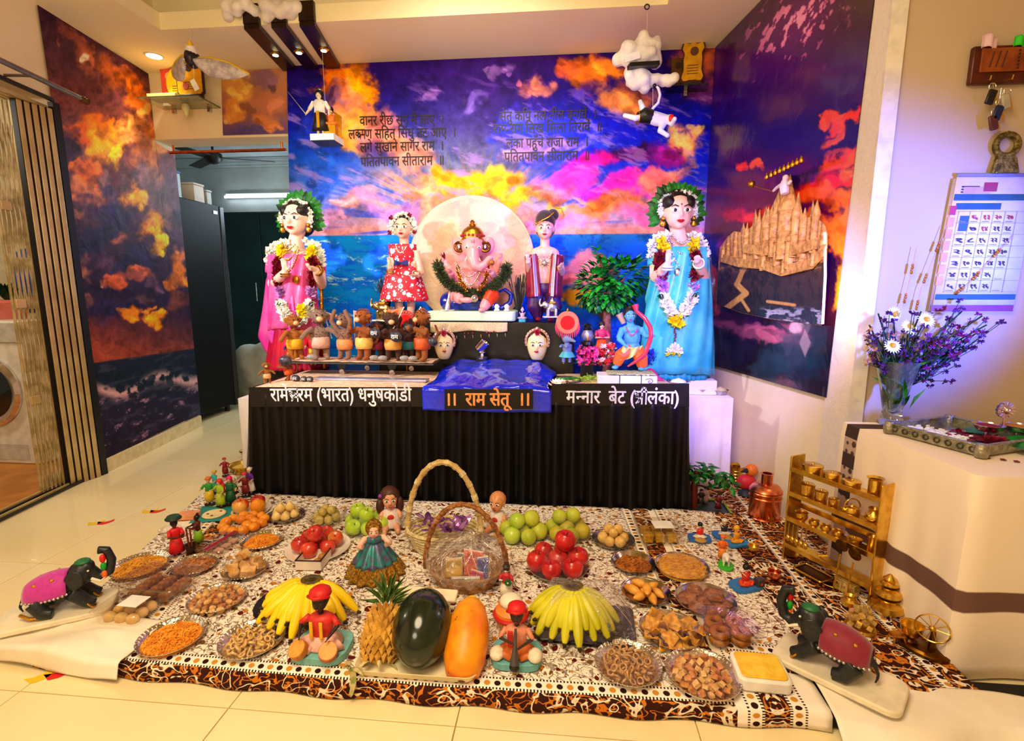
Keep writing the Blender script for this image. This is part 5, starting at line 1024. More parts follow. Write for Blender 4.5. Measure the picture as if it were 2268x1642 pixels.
for t_ in ((1735,575,392,34,.42),(1712,570,446,22,.4),(1757,570,428,20,.4),(1694,572,460,18,.4),(1774,570,462,18,.4),(1675,574,466,14,.4),(1800,560,444,16,.3),(1650,575,494,12,.4),(1722,590,520,22,.25),(1748,596,515,24,.25),(1690,600,540,16,.3),(1775,600,535,16,.3),(1740,606,556,14,.5),(1628,575,514,10,.4),(1612,570,526,9,.4),(1820,575,500,14,.3)):tower(*t_)
for lab,L in (('fort_wall',[(1600,580),(1640,592),(1690,596),(1735,612),(1800,596),(1828,566)]),('fort_wall',[(1650,560),(1700,566),(1760,566),(1810,552)])):
    b=B();P=[RQ(u,v,.066)-O for u,v in L]
    for a,c in zip(P[:-1],P[1:]):
        h=V((0,0,.045));nn=LN*-.012;b.add([a,c,c+h,a+h,a+nn,c+nn,c+h+nn,a+h+nn],[(0,1,2,3),(7,6,5,4),(0,4,5,1),(3,2,6,7),(0,3,7,4),(1,5,6,2)])
    obj(lab,b,cg,rc,smooth=0)
for u,v in ((1601,572),(1690,592),(1735,606),(1800,590)):b=B();b.lathe([(.012,0),(.012,.05),(.015,.052),(.006,.066),(0,.08)],10);obj('gate_tower',b,cg,rc,loc=RQ(u,v,.072)-O)
b=B();b.tube([RQ(1827,515,.068)-O,RQ(1828,610,.068)-O,RQ(1822,718,.068)-O],.005,6);obj('light_strip',b,mat('led_strip','FFC0D0',.5,emit=(1,.45,.55,1),es=2.5),rc)
light('castle_strip_light','POINT',tuple(RQ(1850,690,.10)),None,1.6,(1,.62,.25),.03)
light('castle_edge_light','POINT',tuple(RQ(1700,726,.09)),None,.35,(1,.45,.75),.03)
# many-crowned figurine standing on the tallest tower
P=RQ(1738,432,.10);r=thing('crowned_figurine','white figurine with a row of gold crowns raising a gold mace on the castle','figurine',P);q=lambda u,v,o=.10:RQ(u,v,o)-P
b=B();b.tube([q(1738,430),q(1737,412),q(1738,400)],[.018,.022,.014],8);b.ell(q(1740,394),.014);b.tube([q(1732,408),q(1720,416),q(1712,424)],[.009,.008,.006],7);b.tube([q(1746,408),q(1752,400)],[.009,.007],7);obj('body',b,cm('F0E0E8'),r,remesh=.003)
for i in range(9):obj('crown',B().lathe([(.009,0),(.011,.008),(.007,.02),(0,.032)],8),goldm,r,loc=q(1698+i*9.5,397-i*4.5))
b=B();b.tube([q(1712,424),q(1672,412)],.004,6);obj('mace_handle',b,goldm,r);b=B();b.ell(q(1665,408),.017);[b.ell(q(1665,408)+V((cos(a)*.012,0,sin(a)*.012)),.007,nu=6,nv=4) for a in arc(7,0,5.4)];obj('mace_head',b,goldm,r)
# ================================================================ WIRES AND SOCKET BY THE TURQUOISE IDOL
sw=obj('power_socket',B().box((0,0,0),(.05,.02,.05)),cm('EDE6D8'),loc=RW(3.40,A(1575,632,3.40).z,.012),rot=(0,0,LA),label='small cream power socket with plugs on the wall by the turquoise idol',cat='socket',bevel=.004)
for lab,L in (('white cable hanging straight from the socket behind the turquoise idol',[(1570,640),(1562,690),(1545,740),(1538,790),(1530,822)]),('second white cable looping down from the banner edge',[(1595,672),(1588,690),(1565,740),(1552,790),(1538,838)])):
    obj('power_cable',B().tube([A(u,v,3.33) for u,v in L],.006,6),cm('F0E8E4'),label=lab,cat='cable',smooth=180)
obj('clear_sheet',B().grid(lambda a,t_:A(1530+50*a+6*sin(t_*9+a*5),560+290*t_,3.20+.02*sin(t_*14+a*8)),14,40),film('crinkled_film','F0F0FF',.10),label='crinkled clear plastic sheet hanging behind the turquoise idol',cat='plastic sheet',smooth=180)
# ================================================================ CEILING THINGS
darkwood=mat('dark_wood','2A120A',.35,c2='1A0A06',scale=12)
for i,(u0,u1,ua,ub,v0,lu,lv,lab) in enumerate(((546,582,632,657,66,610,120,'dark wood ceiling slat with spot lamp, next to the cloud mural'),(606,641,684,709,63,662,115,'dark wood ceiling slat with spot lamp, middle one of the row'),(668,703,733,759,60,717,110,'dark wood ceiling slat with spot lamp, over the hanging platform'))):
    a,c=G(u0,v0,CEIL-.02),G(u1,v0,CEIL-.02);d,e=G(ua,157,CEIL-.02),G(ub,156,CEIL-.02);xc=(a.x+c.x)/2
    y1=min(3.52,(d.y+e.y)/2);r=thing('ceiling_slat',lab,'ceiling slat',(xc,hy1,CEIL));wd=c.x-a.x;xe=(d.x+e.x)/2-xc
    b=B();b.add([(-wd/2,-.02,-.028),(wd/2,-.02,-.028),(xe+wd/2,y1-hy1,-.028),(xe-wd/2,y1-hy1,-.028),(-wd/2,-.02,-.002),(wd/2,-.02,-.002),(xe+wd/2,y1-hy1,-.002),(xe-wd/2,y1-hy1,-.002)],[(0,1,2,3),(7,6,5,4),(0,4,5,1),(1,5,6,2),(2,6,7,3),(3,7,4,0)]);obj('plank',b,darkwood,r,smooth=0)
    obj('upright',B().box((0,-.014,.048),(wd,.024,.10)),darkwood,r)
    lp=G(lu,lv,CEIL-.03)-V((xc,hy1,CEIL));ls=obj('spot_lamp',B().lathe([(0,-.006),(.022,-.006),(.03,0),(.03,.004)],18),brass,r,loc=lp);obj('bulb',B().lathe([(0,-.010),(.016,-.009),(.018,-.004)],14),mat('warm_bulb','FFF0C0',.5,emit=(1,.8,.4,1),es=45),ls)
    light('slat_spot_light','SPOT',(xc+lp.x,hy1+lp.y,CEIL-.05),(xc+lp.x,3.4,1.6),5,(1,.8,.45),.02,90,.8)
P=G(341,123,CEIL-.001);r=thing('downlight','small round recessed downlight in the ceiling near the eagle','downlight',P);obj('rim',B().lathe([(.045,-.006),(.055,-.004),(.056,0),(.045,0),(.045,-.006)],24,caps=False),cm('F4E8D0'),r);obj('lens',B().lathe([(0,-.004),(.042,-.004),(.042,0),(0,0)],24),mat('lit_lens','FFF4D8',.5,emit=(1,.88,.6,1),es=12),r)
light('downlight_beam','SPOT',(P.x,P.y,CEIL-.02),(P.x,P.y+.1,0),14,(1,.85,.55),.04,110,.8)
cot=mat('cotton_wool','F4EEEA',.95,c2='E2D8D2',scale=9,bump=.8,bscale=18,sheen=.3)
def cotton(b,pts,r,k=5):
    for p in pts:
        for _ in range(k):b.ell(V(p)+V((random.gauss(0,r*.5),random.gauss(0,r*.4),random.gauss(0,r*.4))),r*random.uniform(.5,.9),nu=10,nv=8)
for lab,L in (('tuft of white cotton wool cloud lying on the ceiling ledge above slats',[(500,25),(530,22),(556,24)]),('second tuft of cotton wool cloud on the ceiling ledge',[(596,24),(622,20),(640,24)])):
    b=B();P0=G(L[1][0],40,CEIL+.09);cotton(b,[A(u,v-4,hy1-.05) for u,v in L],.045,4);obj('cotton_cloud',b,cot,label=lab,cat='cotton cloud',remesh=.012)
obj('ceiling_hook',B().torus(G(1433,15,CEIL-.01),.012,.003,14,6,rot=(pi/2,0,0)),blackcard,label='small dark hook in the ceiling holding the cotton cloud',cat='hook')
# curtain rods
a,c=PL(0,140,LP+LN*.14,LN),PL(196,226,LP+LN*.14,LN);r=thing('curtain_rod','steel curtain rod with a dark turned finial above the balcony gate','curtain rod',c);d=(a-c);d.z=0;u_=d.normalized()
obj('rod',B().tube([u_*.06,d*2],.013,12),mat('grey_metal','8A8078',.3,.8),r);obj('finial',B().tube([(0,0,0),u_*.012,u_*.03,u_*.045,u_*.06],[.008,.02,.014,.019,.014],12),mat('dark_gold','8A5A2A',.3,1),r);obj('bracket',B().tube([u_*.35,u_*.35-LN*.13],.007,8),mat('grey_metal','8A8078',.3,.8),r)
r=thing('door_rod','copper coloured rod across the top of the inner doorway','curtain rod',(A(385,338,3.63).x,3.63,A(385,338,3.63).z));obj('rod',B().tube([(-.03,0,0),(A(640,330,3.63).x-r.location.x-.02,0,0)],.011,10),copper,r)
for x in (.0,A(640,330,3.63).x-r.location.x-.05):obj('holder',B().tube([(x,0,0),(x,0,.05)],.008,8),copper,r)
# ================================================================ SHELVES WITH TROPHIES
gsh=mat('greenish_glass','DCE8C8',.05,trans=.9)
def plaque(lab,P,w_,h,shape,m,rim,rz=0,marks=(),name='trophy'):
    r=thing(name,lab,'trophy',P,rz);z0=.025
    obj('foot',B().box((0,0,z0/2),(w_*.9,.045,z0)),rim,r,bevel=.003);pts=[(x*w_/2,z0+z*h) for x,z in shape]
    obj('back_plate',B().slab([(x*1.12,z0+(z-z0-h/2)*1.08+h/2) for x,z in pts],.0,.012),rim,r,bevel=.002);fp=obj('face_plate',B().slab(pts,-.006,.001),m,r)
    for k,(mx,mz,mr,c) in enumerate(marks):obj('emblem',B().at(loc=(mx*w_/2,-.008,z0+mz*h),rot=(pi/2,0,0)).lathe([(0,-.002),(mr,-.002),(mr,.002),(0,.002)],16),cm(c),fp)
    b=B();[b.box((0,-.0075,z0+h*(.2+.07*i)),(w_*.5,.002,h*.02)) for i in range(4)];obj('engraved_lines',b,cm('7A4A10'),fp,kind='stuff')
    return r
golda=mat('gold_plate','F0B820',.3,.6,c2='D89A10',scale=20)
SHY=WY-.13;sz_=A(400,240,WY-.02).z
r=thing('glass_shelf','wall-mounted glass shelf above the doorway holding trophies','shelf',(A(405,240,WY-.1).x,WY,sz_));wS=A(478,262,SHY-.1).x-A(337,240,SHY-.1).x
obj('glass',B().box((0,-.12,0),(wS*.95,.23,.008)),gsh,r);obj('bracket',B().lathe([(0,-.085),(.012,-.07),(.026,-.03),(.022,-.012),(.02,-.004)],16),cm('E8E0A0'),r,loc=(.02,-.10,0))
for sg in (-1,1):obj('clip',B().box((sg*wS*.3,-.012,-.012),(.02,.024,.035)),silverm,r)
OCT=[(-.8,0),(.8,0),(1,.1),(1,.85),(.7,1),(-.7,1),(-1,.85),(-1,.1)];RND=[(cos(a),.5+.5*sin(a)) for a in arc(24,0,2*pi-.26)];WAV=[(-.8,0),(-.3,.04),(.3,.04),(.8,0),(1,.12),(.8,.3),(.85,.55),(.78,.72),(1,.85),(.85,.98),(.3,.95),(0,1.0),(-.3,.95),(-.85,.98),(-1,.85),(-.78,.72),(-.85,.55),(-.8,.3),(-1,.12)]
zt=sz_+.005;X=lambda u:A(u,230,SHY).x
plaque('yellow plaque with dark frame and red emblems on the glass shelf above the doorway',(X(432),WY-.16,zt),.17,.19,OCT,golda,darkwood,0,((-.3,.28,.02,'A02010'),(.4,.28,.018,'C08020'),(0,.85,.022,'402010')))
plaque('round bright yellow plaque behind the framed plaque on the glass shelf',(X(390),WY-.09,zt),.16,.20,RND,cm('F8C810'),cm('F0B000'),0,((.5,.55,.03,'8A3010'),));plaque('red and white printed card plaque at the end of the glass shelf',(X(364),WY-.05,zt),.13,.21,[(-1,0),(1,0),(1,1),(-1,1)],cm('E85040'),cm('F0E0D0'),0,((0,.75,.03,'F0D0A0'),))
obj('book',B().box((0,0,.012),(.20,.10,.022)),cm('F4D890'),loc=(X(380),WY-.17,zt),label='thin pale yellow book lying on the glass shelf',cat='book',bevel=.003)
# small shelf high on the backdrop
yz=BY-.06;zs=A(1520,196,yz).z;r=thing('wall_shelf','thin dark shelf high on the backdrop near the corner','shelf',(A(1520,196,yz).x,BY-.005,zs));obj('board',B().box((0,-.06,0),(A(1566,196,yz).x-A(1478,196,yz).x,.12,.008)),mat('smoked_glass','1A1420',.1,coat=.3),r);obj('bracket',B().box((0,-.02,-.02),(.02,.04,.035)),silverm,r)
plaque('tall wavy gold plaque with dark frame on the high backdrop shelf',(A(1530,190,yz).x,BY-.08,zs+.005),.125,.22,WAV,golda,mat('dark_frame','3A1408',.35),-.1,((.1,.76,.024,'5A3410'),));plaque('small dull bronze plaque beside the wavy gold plaque',(A(1500,190,yz).x,BY-.045,zs+.005),.085,.15,WAV,mat('bronze_plate','6A4418',.4,.5),mat('dark_frame','3A1408',.35),.1,((0,.7,.018,'2A1808'),))
# hanging eagle
P=A(424,135,2.95);r=thing('eagle_toy','hanging toy eagle with spread wings, white neck and yellow trim','toy bird',P,sc=1);q=lambda u,v,dy=0:A(u,v,2.95+dy)-P
b=B();b.ell(q(426,130),(.038,.05,.052));b.tube([q(424,122,-.0),q(422,108,-.02),q(421,100,-.03)],[.034,.028,.02],12);obj('body',b,mat('black_feather','141018',.4,c2='302830',scale=60),r,remesh=.005)
obj('neck',B().tube([q(424,118,-.005),q(422,106,-.022),q(421,99,-.03)],[.034,.029,.020],12),cm('F6F0F0'),r);obj('beak',B().tube([q(421,100,-.03),q(420,88,-.045)],[.020,.003],10),cm('F4C010'),r)
def wing(name,L0,L1):
    def f(a,t_):
        k=a*(len(L0)-1);i=min(int(k),len(L0)-2);g=k-i;p=q(*L0[i]).lerp(q(*L0[i+1]),g);c=q(*L1[i]).lerp(q(*L1[i+1]),g);return p.lerp(c,t_)+V((0,-.03*sin(pi*t_)*(1-a)+.06*a,0))
    o=obj(name,B().grid(f,20,10),mat('wing_feather','D8CCD0',.6,c2='A89CA8',scale=30),r,smooth=180,solid=.004);obj('wing_edge',B().tube([f(i/19,0) for i in range(20)],.006,6),cm('F0C020'),o)
    for k in range(9):a=.25+.72*k/8;obj('flight_feather',B().tube([f(a-.05,.35),f(a,1.0)],[.003,.0015],4),cm('7A6A70'),o)
wing('wing',[(436,128),(462,126),(495,132),(520,145),(538,155)],[(434,145),(455,165),(485,172),(515,168),(536,157)]);wing('wing',[(414,125),(398,120),(380,132),(368,148),(366,160)],[(412,145),(405,170),(395,176),(380,172),(368,164)])
obj('price_tag',B().box((0,0,0),(.03,.001,.06)),cm('FAF6F0'),r,loc=q(431,188,-.06),rot=(0,-.45,0));obj('tag_string',B().tube([q(428,145,-.03),q(430,176,-.06)],.001,4),cm('F0E8E0'),r);obj('string',B().tube([q(426,125),V((q(426,125).x,0,CEIL-P.z))],.001,4),cm('F0E8E0'),r)
# ================================================================ HANGING PLATFORM WITH TWO FIGURES
HY=3.10;P=A(722,312,HY);r=thing('hanging_platform','small white-edged platform hung on threads before the backdrop','platform',P);x0,x1=A(690,300,HY).x-P.x,A(742,300,HY).x-P.x;zt=A(715,298,HY).z-P.z;zb=A(715,312,HY).z-P.z
obj('deck',B().box(((x0+x1)/2,.05,(zt+zb)/2),(x1-x0,.14,zt-zb)),[cm('F4F0EE')],r);obj('underside',B().box(((x0+x1)/2,.05,zb-.002),(x1-x0-.004,.136,.004)),cm('10281A'),r)
obj('thread',B().tube([((x0+x1)/2,.05,zt),((x0+x1)/2,.05,CEIL-P.z)],.0008,4),pearl,r)
zp=P.z+zt+.001
mini('warrior_figurine','standing long-haired man figurine in white shirt and black trousers on the hanging platform',(P.x+x0+.045,HY+.03,zp),(A(705,194,HY).z-zp),.1,'F0D8C0','F4F0EA','14100E',('turban','14100E') if False else ('veil','100A08'),arms=(((-.22,-.04,.56),(-.26,-.14,.44)),((.22,-.02,.58),(.24,-.10,.44))))
wf=bpy.data.objects['warrior_figurine'];obj('sash',B().slab([(-.035,.5),(.035,.5),(.03,.14),(-.03,.14)],-.155,-.145),golda,wf);obj('sword',B().tube([(-.26,-.16,.42),(-.62,-.2,.88)],[.012,.004],6),silverm,wf)
r2=thing('throne_chair','golden high-backed throne on the hanging platform','throne',(P.x+x1-.045,HY+.08,zp));obj('seat',B().box((0,-.02,.03),(.07,.06,.06)),golda,r2);obj('backrest',B().slab([(-.04,0),(.04,0),(.045,.13),(.0,.16),(-.045,.13)],.018,.028),golda,r2)
mini('lady_figurine','seated lady figurine in orange on the golden throne of the hanging platform',(P.x+x1-.045,HY+.055,zp+.061),.12,0,'F0C8B0','F07818','F0801C',('hair','100A08'),sit=True)
# hanging cotton cloud and flying figure
CYY=3.02;P=A(1428,120,CYY);r=thing('cotton_cloud','hanging white cotton cloud with dark cards inside, below the ceiling hook','cotton cloud',P);q=lambda u,v,dy=0:A(u,v,CYY+dy)-P
b=B();cotton(b,[q(u,v) for u,v in ((1425,90),(1440,100),(1400,115),(1440,120),(1392,130),(1455,95),(1450,125))],.045,4);obj('upper_cotton',b,cot,r,remesh=.011);b=B();cotton(b,[q(u,v) for u,v in ((1405,165),(1425,175),(1450,170),(1470,178),(1400,185),(1425,195))],.042,4);obj('lower_cotton',b,cot,r,remesh=.011)
obj('card',B().box((0,0,0),(.16,.05,.02)),blackcard,r,loc=q(1425,145,-.05),rot=(0,-.1,.2));obj('white_card',B().box((0,0,0),(.08,.004,.035)),cm('F4F0F4'),r,loc=q(1400,126,-.09),rot=(0,-.25,0));obj('thread',B().tube([q(1432,85),V((q(1432,85).x,0,CEIL-P.z))],.001,4),pearl,r)
P=A(1440,262,CYY-.05);r=thing('flying_figurine','flying white figurine with red face, black shorts and a long curved tail','figurine',P);q=lambda u,v,dy=0:A(u,v,CYY-.05+dy)-P;wv=cm('ECE8F4')
b=B();b.tube([q(1430,256),q(1455,264),q(1475,268)],[.034,.036,.032],10);b.ell(q(1484,264,-.02),.024)
for L in (((1428,258),(1408,262,-.02),(1384,256,.02)),((1426,250),(1422,235),(1418,226,.02)),((1472,262),(1490,275,-.03),(1494,264,-.06)),((1470,272),(1462,290,-.04),(1478,300,-.05))):pp=[q(*x) for x in L];b.tube(pp,[.02,.016,.012],8);b.ell(pp[-1],.013)
b.tube([q(1442,248),q(1446,240),q(1458,228),q(1462,210),q(1458,195),q(1452,190)],[.009,.008,.008,.008,.008,.006],8);obj('body',b,wv,r,remesh=.0045)
b=B();b.tube([q(1412,262),q(1428,256),q(1445,260)],[.026,.042,.038],10);obj('shorts',b,blackcard,r,remesh=.006);obj('face_paint',B().ell(q(1487,262,-.035),(.017,.012,.02)),cm('E02820'),r);obj('tail_tip',B().ell(q(1450,190),.011),blackcard,r)
for u,v in ((1413,262),(1447,261)):obj('gold_band',B().torus(q(u,v),.030,.004,18,6,rot=(0,pi/2,.2)),goldm,r)
obj('thread',B().tube([q(1446,250),q(1446,196)],.0008,4),pearl,r)
# ================================================================ BALCONY GATE AND LAUNDRY SIDE
alu=mat('cream_metal','D8C088',.35,.3,c2='C0A468',scale=6);black_rub=mat('black_frame','14100E',.4)
r=thing('door_frame','tall cream sliding door frame with stacked vertical rails by the poster wall','door frame',LW(2.66,0));O=V(r.location);dz=DT
for k in range(5):
    y=2.635-k*.031;p=LW(y,0,-.01-k*.012)-O;obj('rail',B().box((p.x,p.y,dz/2),(.05,.027,dz)),alu,r,rot=(0,0,0),bevel=.003);obj('groove',B().box((p.x+.006,p.y-.0155,dz/2),(.03,.005,dz)),black_rub,r)
obj('edge_strip',B().box((LW(2.675,0).x-O.x+.004,.015,dz/2+.02),(.03,.04,dz+.04)),black_rub,r)
for k in range(4):a,c=LW(2.65,.012,-.02-k*.03)-O,LW(.9,.012,-.02-k*.03)-O;obj('floor_track',B().tube([a,c],.009,4),alu if k % 2 else black_rub,r)
for k in range(4):a,c=LW(2.65,dz+.01,-.02-k*.03)-O,LW(.9,dz+.01,-.02-k*.03)-O;obj('head_track',B().tube([a,c],.012,4),alu,r)
obj('head_strip',B().tube([LW(2.66,dz+.05,.012)-O,LW(.9,dz+.05,.012)-O],.012,4),black_rub,r)
gz0,gz1=.03,dz-.02;r=thing('folding_gate','cream collapsible metal gate folded beside the door frame','gate',LW(2.40,0,-.10));O=V(r.location);gm=mat('gate_paint','CDB888',.5,.2,c2='A08A58',scale=14,bump=.3)
bars=[LW(2.475-.022*k,0,-.07-.004*k)-O for k in range(6)]
for p in bars:obj('upright',B().box((p.x,p.y,(gz0+gz1)/2),(.012,.008,gz1-gz0)),gm,r,bevel=.002)
for j in range(6):
    z=gz0+.12+j*(gz1-gz0-.2)/5.5
    for k in range(0,5):
        for sg in (-1,1):a=bars[k]+V((.012,0,z+sg*.13));c=bars[k+1]+V((.012,0,z-sg*.13));obj('lattice_strap',B().tube([a,c],.0035,4),gm,r)
for z in (.52,1.02,1.5):obj('lock_plate',B().box((bars[4].x+.02,bars[4].y,z),(.01,.05,.045)),alu,r,bevel=.003)
# washing machine
wp=G(95,1032,0);P0,P1=G(92,1030,0),G(0,1042,0)
WMX,WMY=wp.x,wp.y;r=thing('washing_machine','white front-loading washing machine on the balcony','washing machine',(WMX-.31,WMY+.14,.006),0);wmw=mat('appliance_white','EDE8DE',.3)
Hm=top_z(V((WMX,WMY,0)),712)
obj('body',B().box((0,.16,Hm/2),(.62,.60,Hm)),wmw,r,bevel=.012);obj('control_panel',B().box((0,-.145,Hm-.07),(.60,.012,.12)),mat('panel_grey','D0CCC4',.3),r,bevel=.004);obj('display',B().box((.12,-.153,Hm-.07),(.10,.004,.05)),mat('screen_grey','A8B0B0',.1),r);obj('drawer',B().box((-.19,-.153,Hm-.07),(.17,.006,.08)),wmw,r,bevel=.003)
dc=V((.035,-.145,Hm*.52));obj('door_ring',B().at(loc=dc,rot=(pi/2,0,0)).lathe([(.165,0),(.215,0),(.22,.015),(.20,.03),(.17,.02),(.165,0)],40,caps=False),mat('chrome','F0E8F0',.06,1),r);obj('door_glass',B().at(loc=dc,rot=(pi/2,0,0)).lathe([(.17,.01),(.12,.03),(0,.036)],36),mat('dark_glass','141A1C',.06,coat=.6),r);obj('knob',B().at(loc=(.02,-.15,Hm-.07),rot=(pi/2,0,0)).lathe([(0,.02),(.028,.02),(.032,0)],20),wmw,r);obj('kick_plate',B().box((.05,-.142,.08),(.36,.006,.10)),mat('panel_grey','D0CCC4',.3),r)
r=thing('flower_pot','pink plastic flower pot with a small plant on the washing machine','flower pot',(WMX-.30,WMY+.20,Hm+.007));obj('pot',B().lathe([(0,0),(.075,0),(.10,.10),(.11,.10),(.11,.12),(.095,.12),(.09,.10),(0,.10)],20),cm('E87A70'),r);b=B();[b.leaf((0,0,.10),(random.uniform(-1,1),random.uniform(-1,1),random.uniform(.8,2)),.14,.04) for _ in range(26)];obj('leaves',b,leafd,r,smooth=0)
r=thing('blue_bag','crumpled blue plastic bag behind the flower pot','bag',(WMX-.30,WMY+.44,Hm+.02));b=B();[b.ell((random.uniform(-.1,.1),random.uniform(-.05,.05),.1+random.uniform(0,.25)),(.10,.08,.12)) for _ in range(9)];obj('bag',b,cm('1E4CB0',.3),r,remesh=.018)
# ================================================================ ROOM BEYOND: FRIDGE, FAN, TUBE LIGHT
fx,fy=-2.925,3.80;r=thing('fridge','tall black refrigerator standing behind the end of the mural','refrigerator',(fx-.31,fy+.25,0));Hf=1.79
obj('cabinet',B().box((0,0,Hf/2+.03),(.60,.50,Hf-.06)),mat('fridge_black','060607',.5,c2='0A0A0C',spec=.15),r,bevel=.006);obj('door',B().box((0,.29,Hf/2+.02),(.60,.06,Hf-.04)),mat('fridge_door','2A2A2E',.25,.4),r,bevel=.008);obj('door_handle',B().box((.27,.335,1.0),(.02,.02,.5)),silverm,r)
for sx in (-1,1):
    for sy_ in (-1,1):obj('foot',B().lathe([(.02,0),(.02,.06)],10),black_rub,r,loc=(sx*.25,sy_*.2,0))
obj('logo_plate',B().box((.302,.2,Hf-.06),(.003,.05,.025)),silverm,r)
for lab,y,w_,h,c in (('clear blue-lidded storage box on top of the fridge',3.70,.16,.18,'C8DCE8'),('beige box on top of the fridge near its door',3.98,.12,.13,'D8C0A8'),('slim metal tin on top of the fridge at the door end',4.10,.06,.10,'B8B0A8')):r=thing('storage_box',lab,'box',(fx-.13,y+.12,Hf+.001));obj('box',B().box((0,0,h/2),(.2,w_,h)),cm(c),r,bevel=.004);obj('lid',B().box((0,0,h+.008),(.21,w_+.008,.016)),cm('2060A0') if 'blue' in lab else cm(c),r,bevel=.003)
fc_=PL(472,350,(0,5.0,0),V((0,1,0)));r=thing('ceiling_fan','black ceiling fan in the far room','fan',(fc_.x,5.0,CEIL));zf=fc_.z-CEIL;obj('rod',B().tube([(0,0,0),(0,0,zf+.04)],.012,8),black_rub,r);obj('motor',B().lathe([(0,zf-.06),(.06,zf-.05),(.085,zf-.01),(.08,zf+.04),(.03,zf+.06),(0,zf+.06)],20),black_rub,r)
for i in range(3):a=2*pi*i/3+.4;obj('blade',B().at(loc=(0,0,zf),rot=(.12,0,a)).box((.32,0,0),(.48,.11,.006)),mat('fan_blade','3A3838',.4),r,bevel=.002)
tl=A(500,437,5.78);tr_=A(646,437,5.78);r=thing('tube_light','lit white tube light on the far room wall','light',((tl.x+tr_.x)/2,5.80,tl.z));L_=(tr_.x-tl.x)/2;obj('tube',B().tube([(-L_,-.035,0),(L_+.2,-.035,0)],.014,10),mat('lit_tube','F0F8FF',.5,emit=(.85,.95,1,1),es=9),r);obj('fitting',B().box((.1,-.008,.012),(2*L_+.2,.03,.05)),coolm,r)
z1=A(560,470,5.45).z;r=thing('kitchen_cabinet','dark teal tall cabinet wall in the far room','cabinet',(A(560,700,5.45).x-.1,5.6,0));wC=1.7
obj('carcass',B().box((.0,0,z1/2),(wC,.34,z1)),mat('teal_laminate','0E3A3E',.35,c2='0A2C30',scale=3),r)
for k in range(3):d_=obj('door',B().box((-wC/2+wC/6+k*wC/3,-.18,z1/2),(wC/3-.008,.02,z1-.02)),mat('teal_laminate','0E3A3E',.35),r,bevel=.003);obj('handle',B().tube([(-wC/2+wC/6+k*wC/3+.2,-.205,z1*.5),(-wC/2+wC/6+k*wC/3+.2,-.205,z1*.5+.2)],.006,6),silverm,d_)
P=A(560,805,4.75);b=B();[b.ell((random.uniform(-.16,.2),random.uniform(-.08,.08),random.uniform(.05,.45)),(.16,.12,.16)) for _ in range(14)];r=thing('sack','grey-white cloth sack standing on the floor of the far room','sack',(P.x,4.75,0));obj('sack_body',b,cm('B8B8AC',.9),r,remesh=.03)
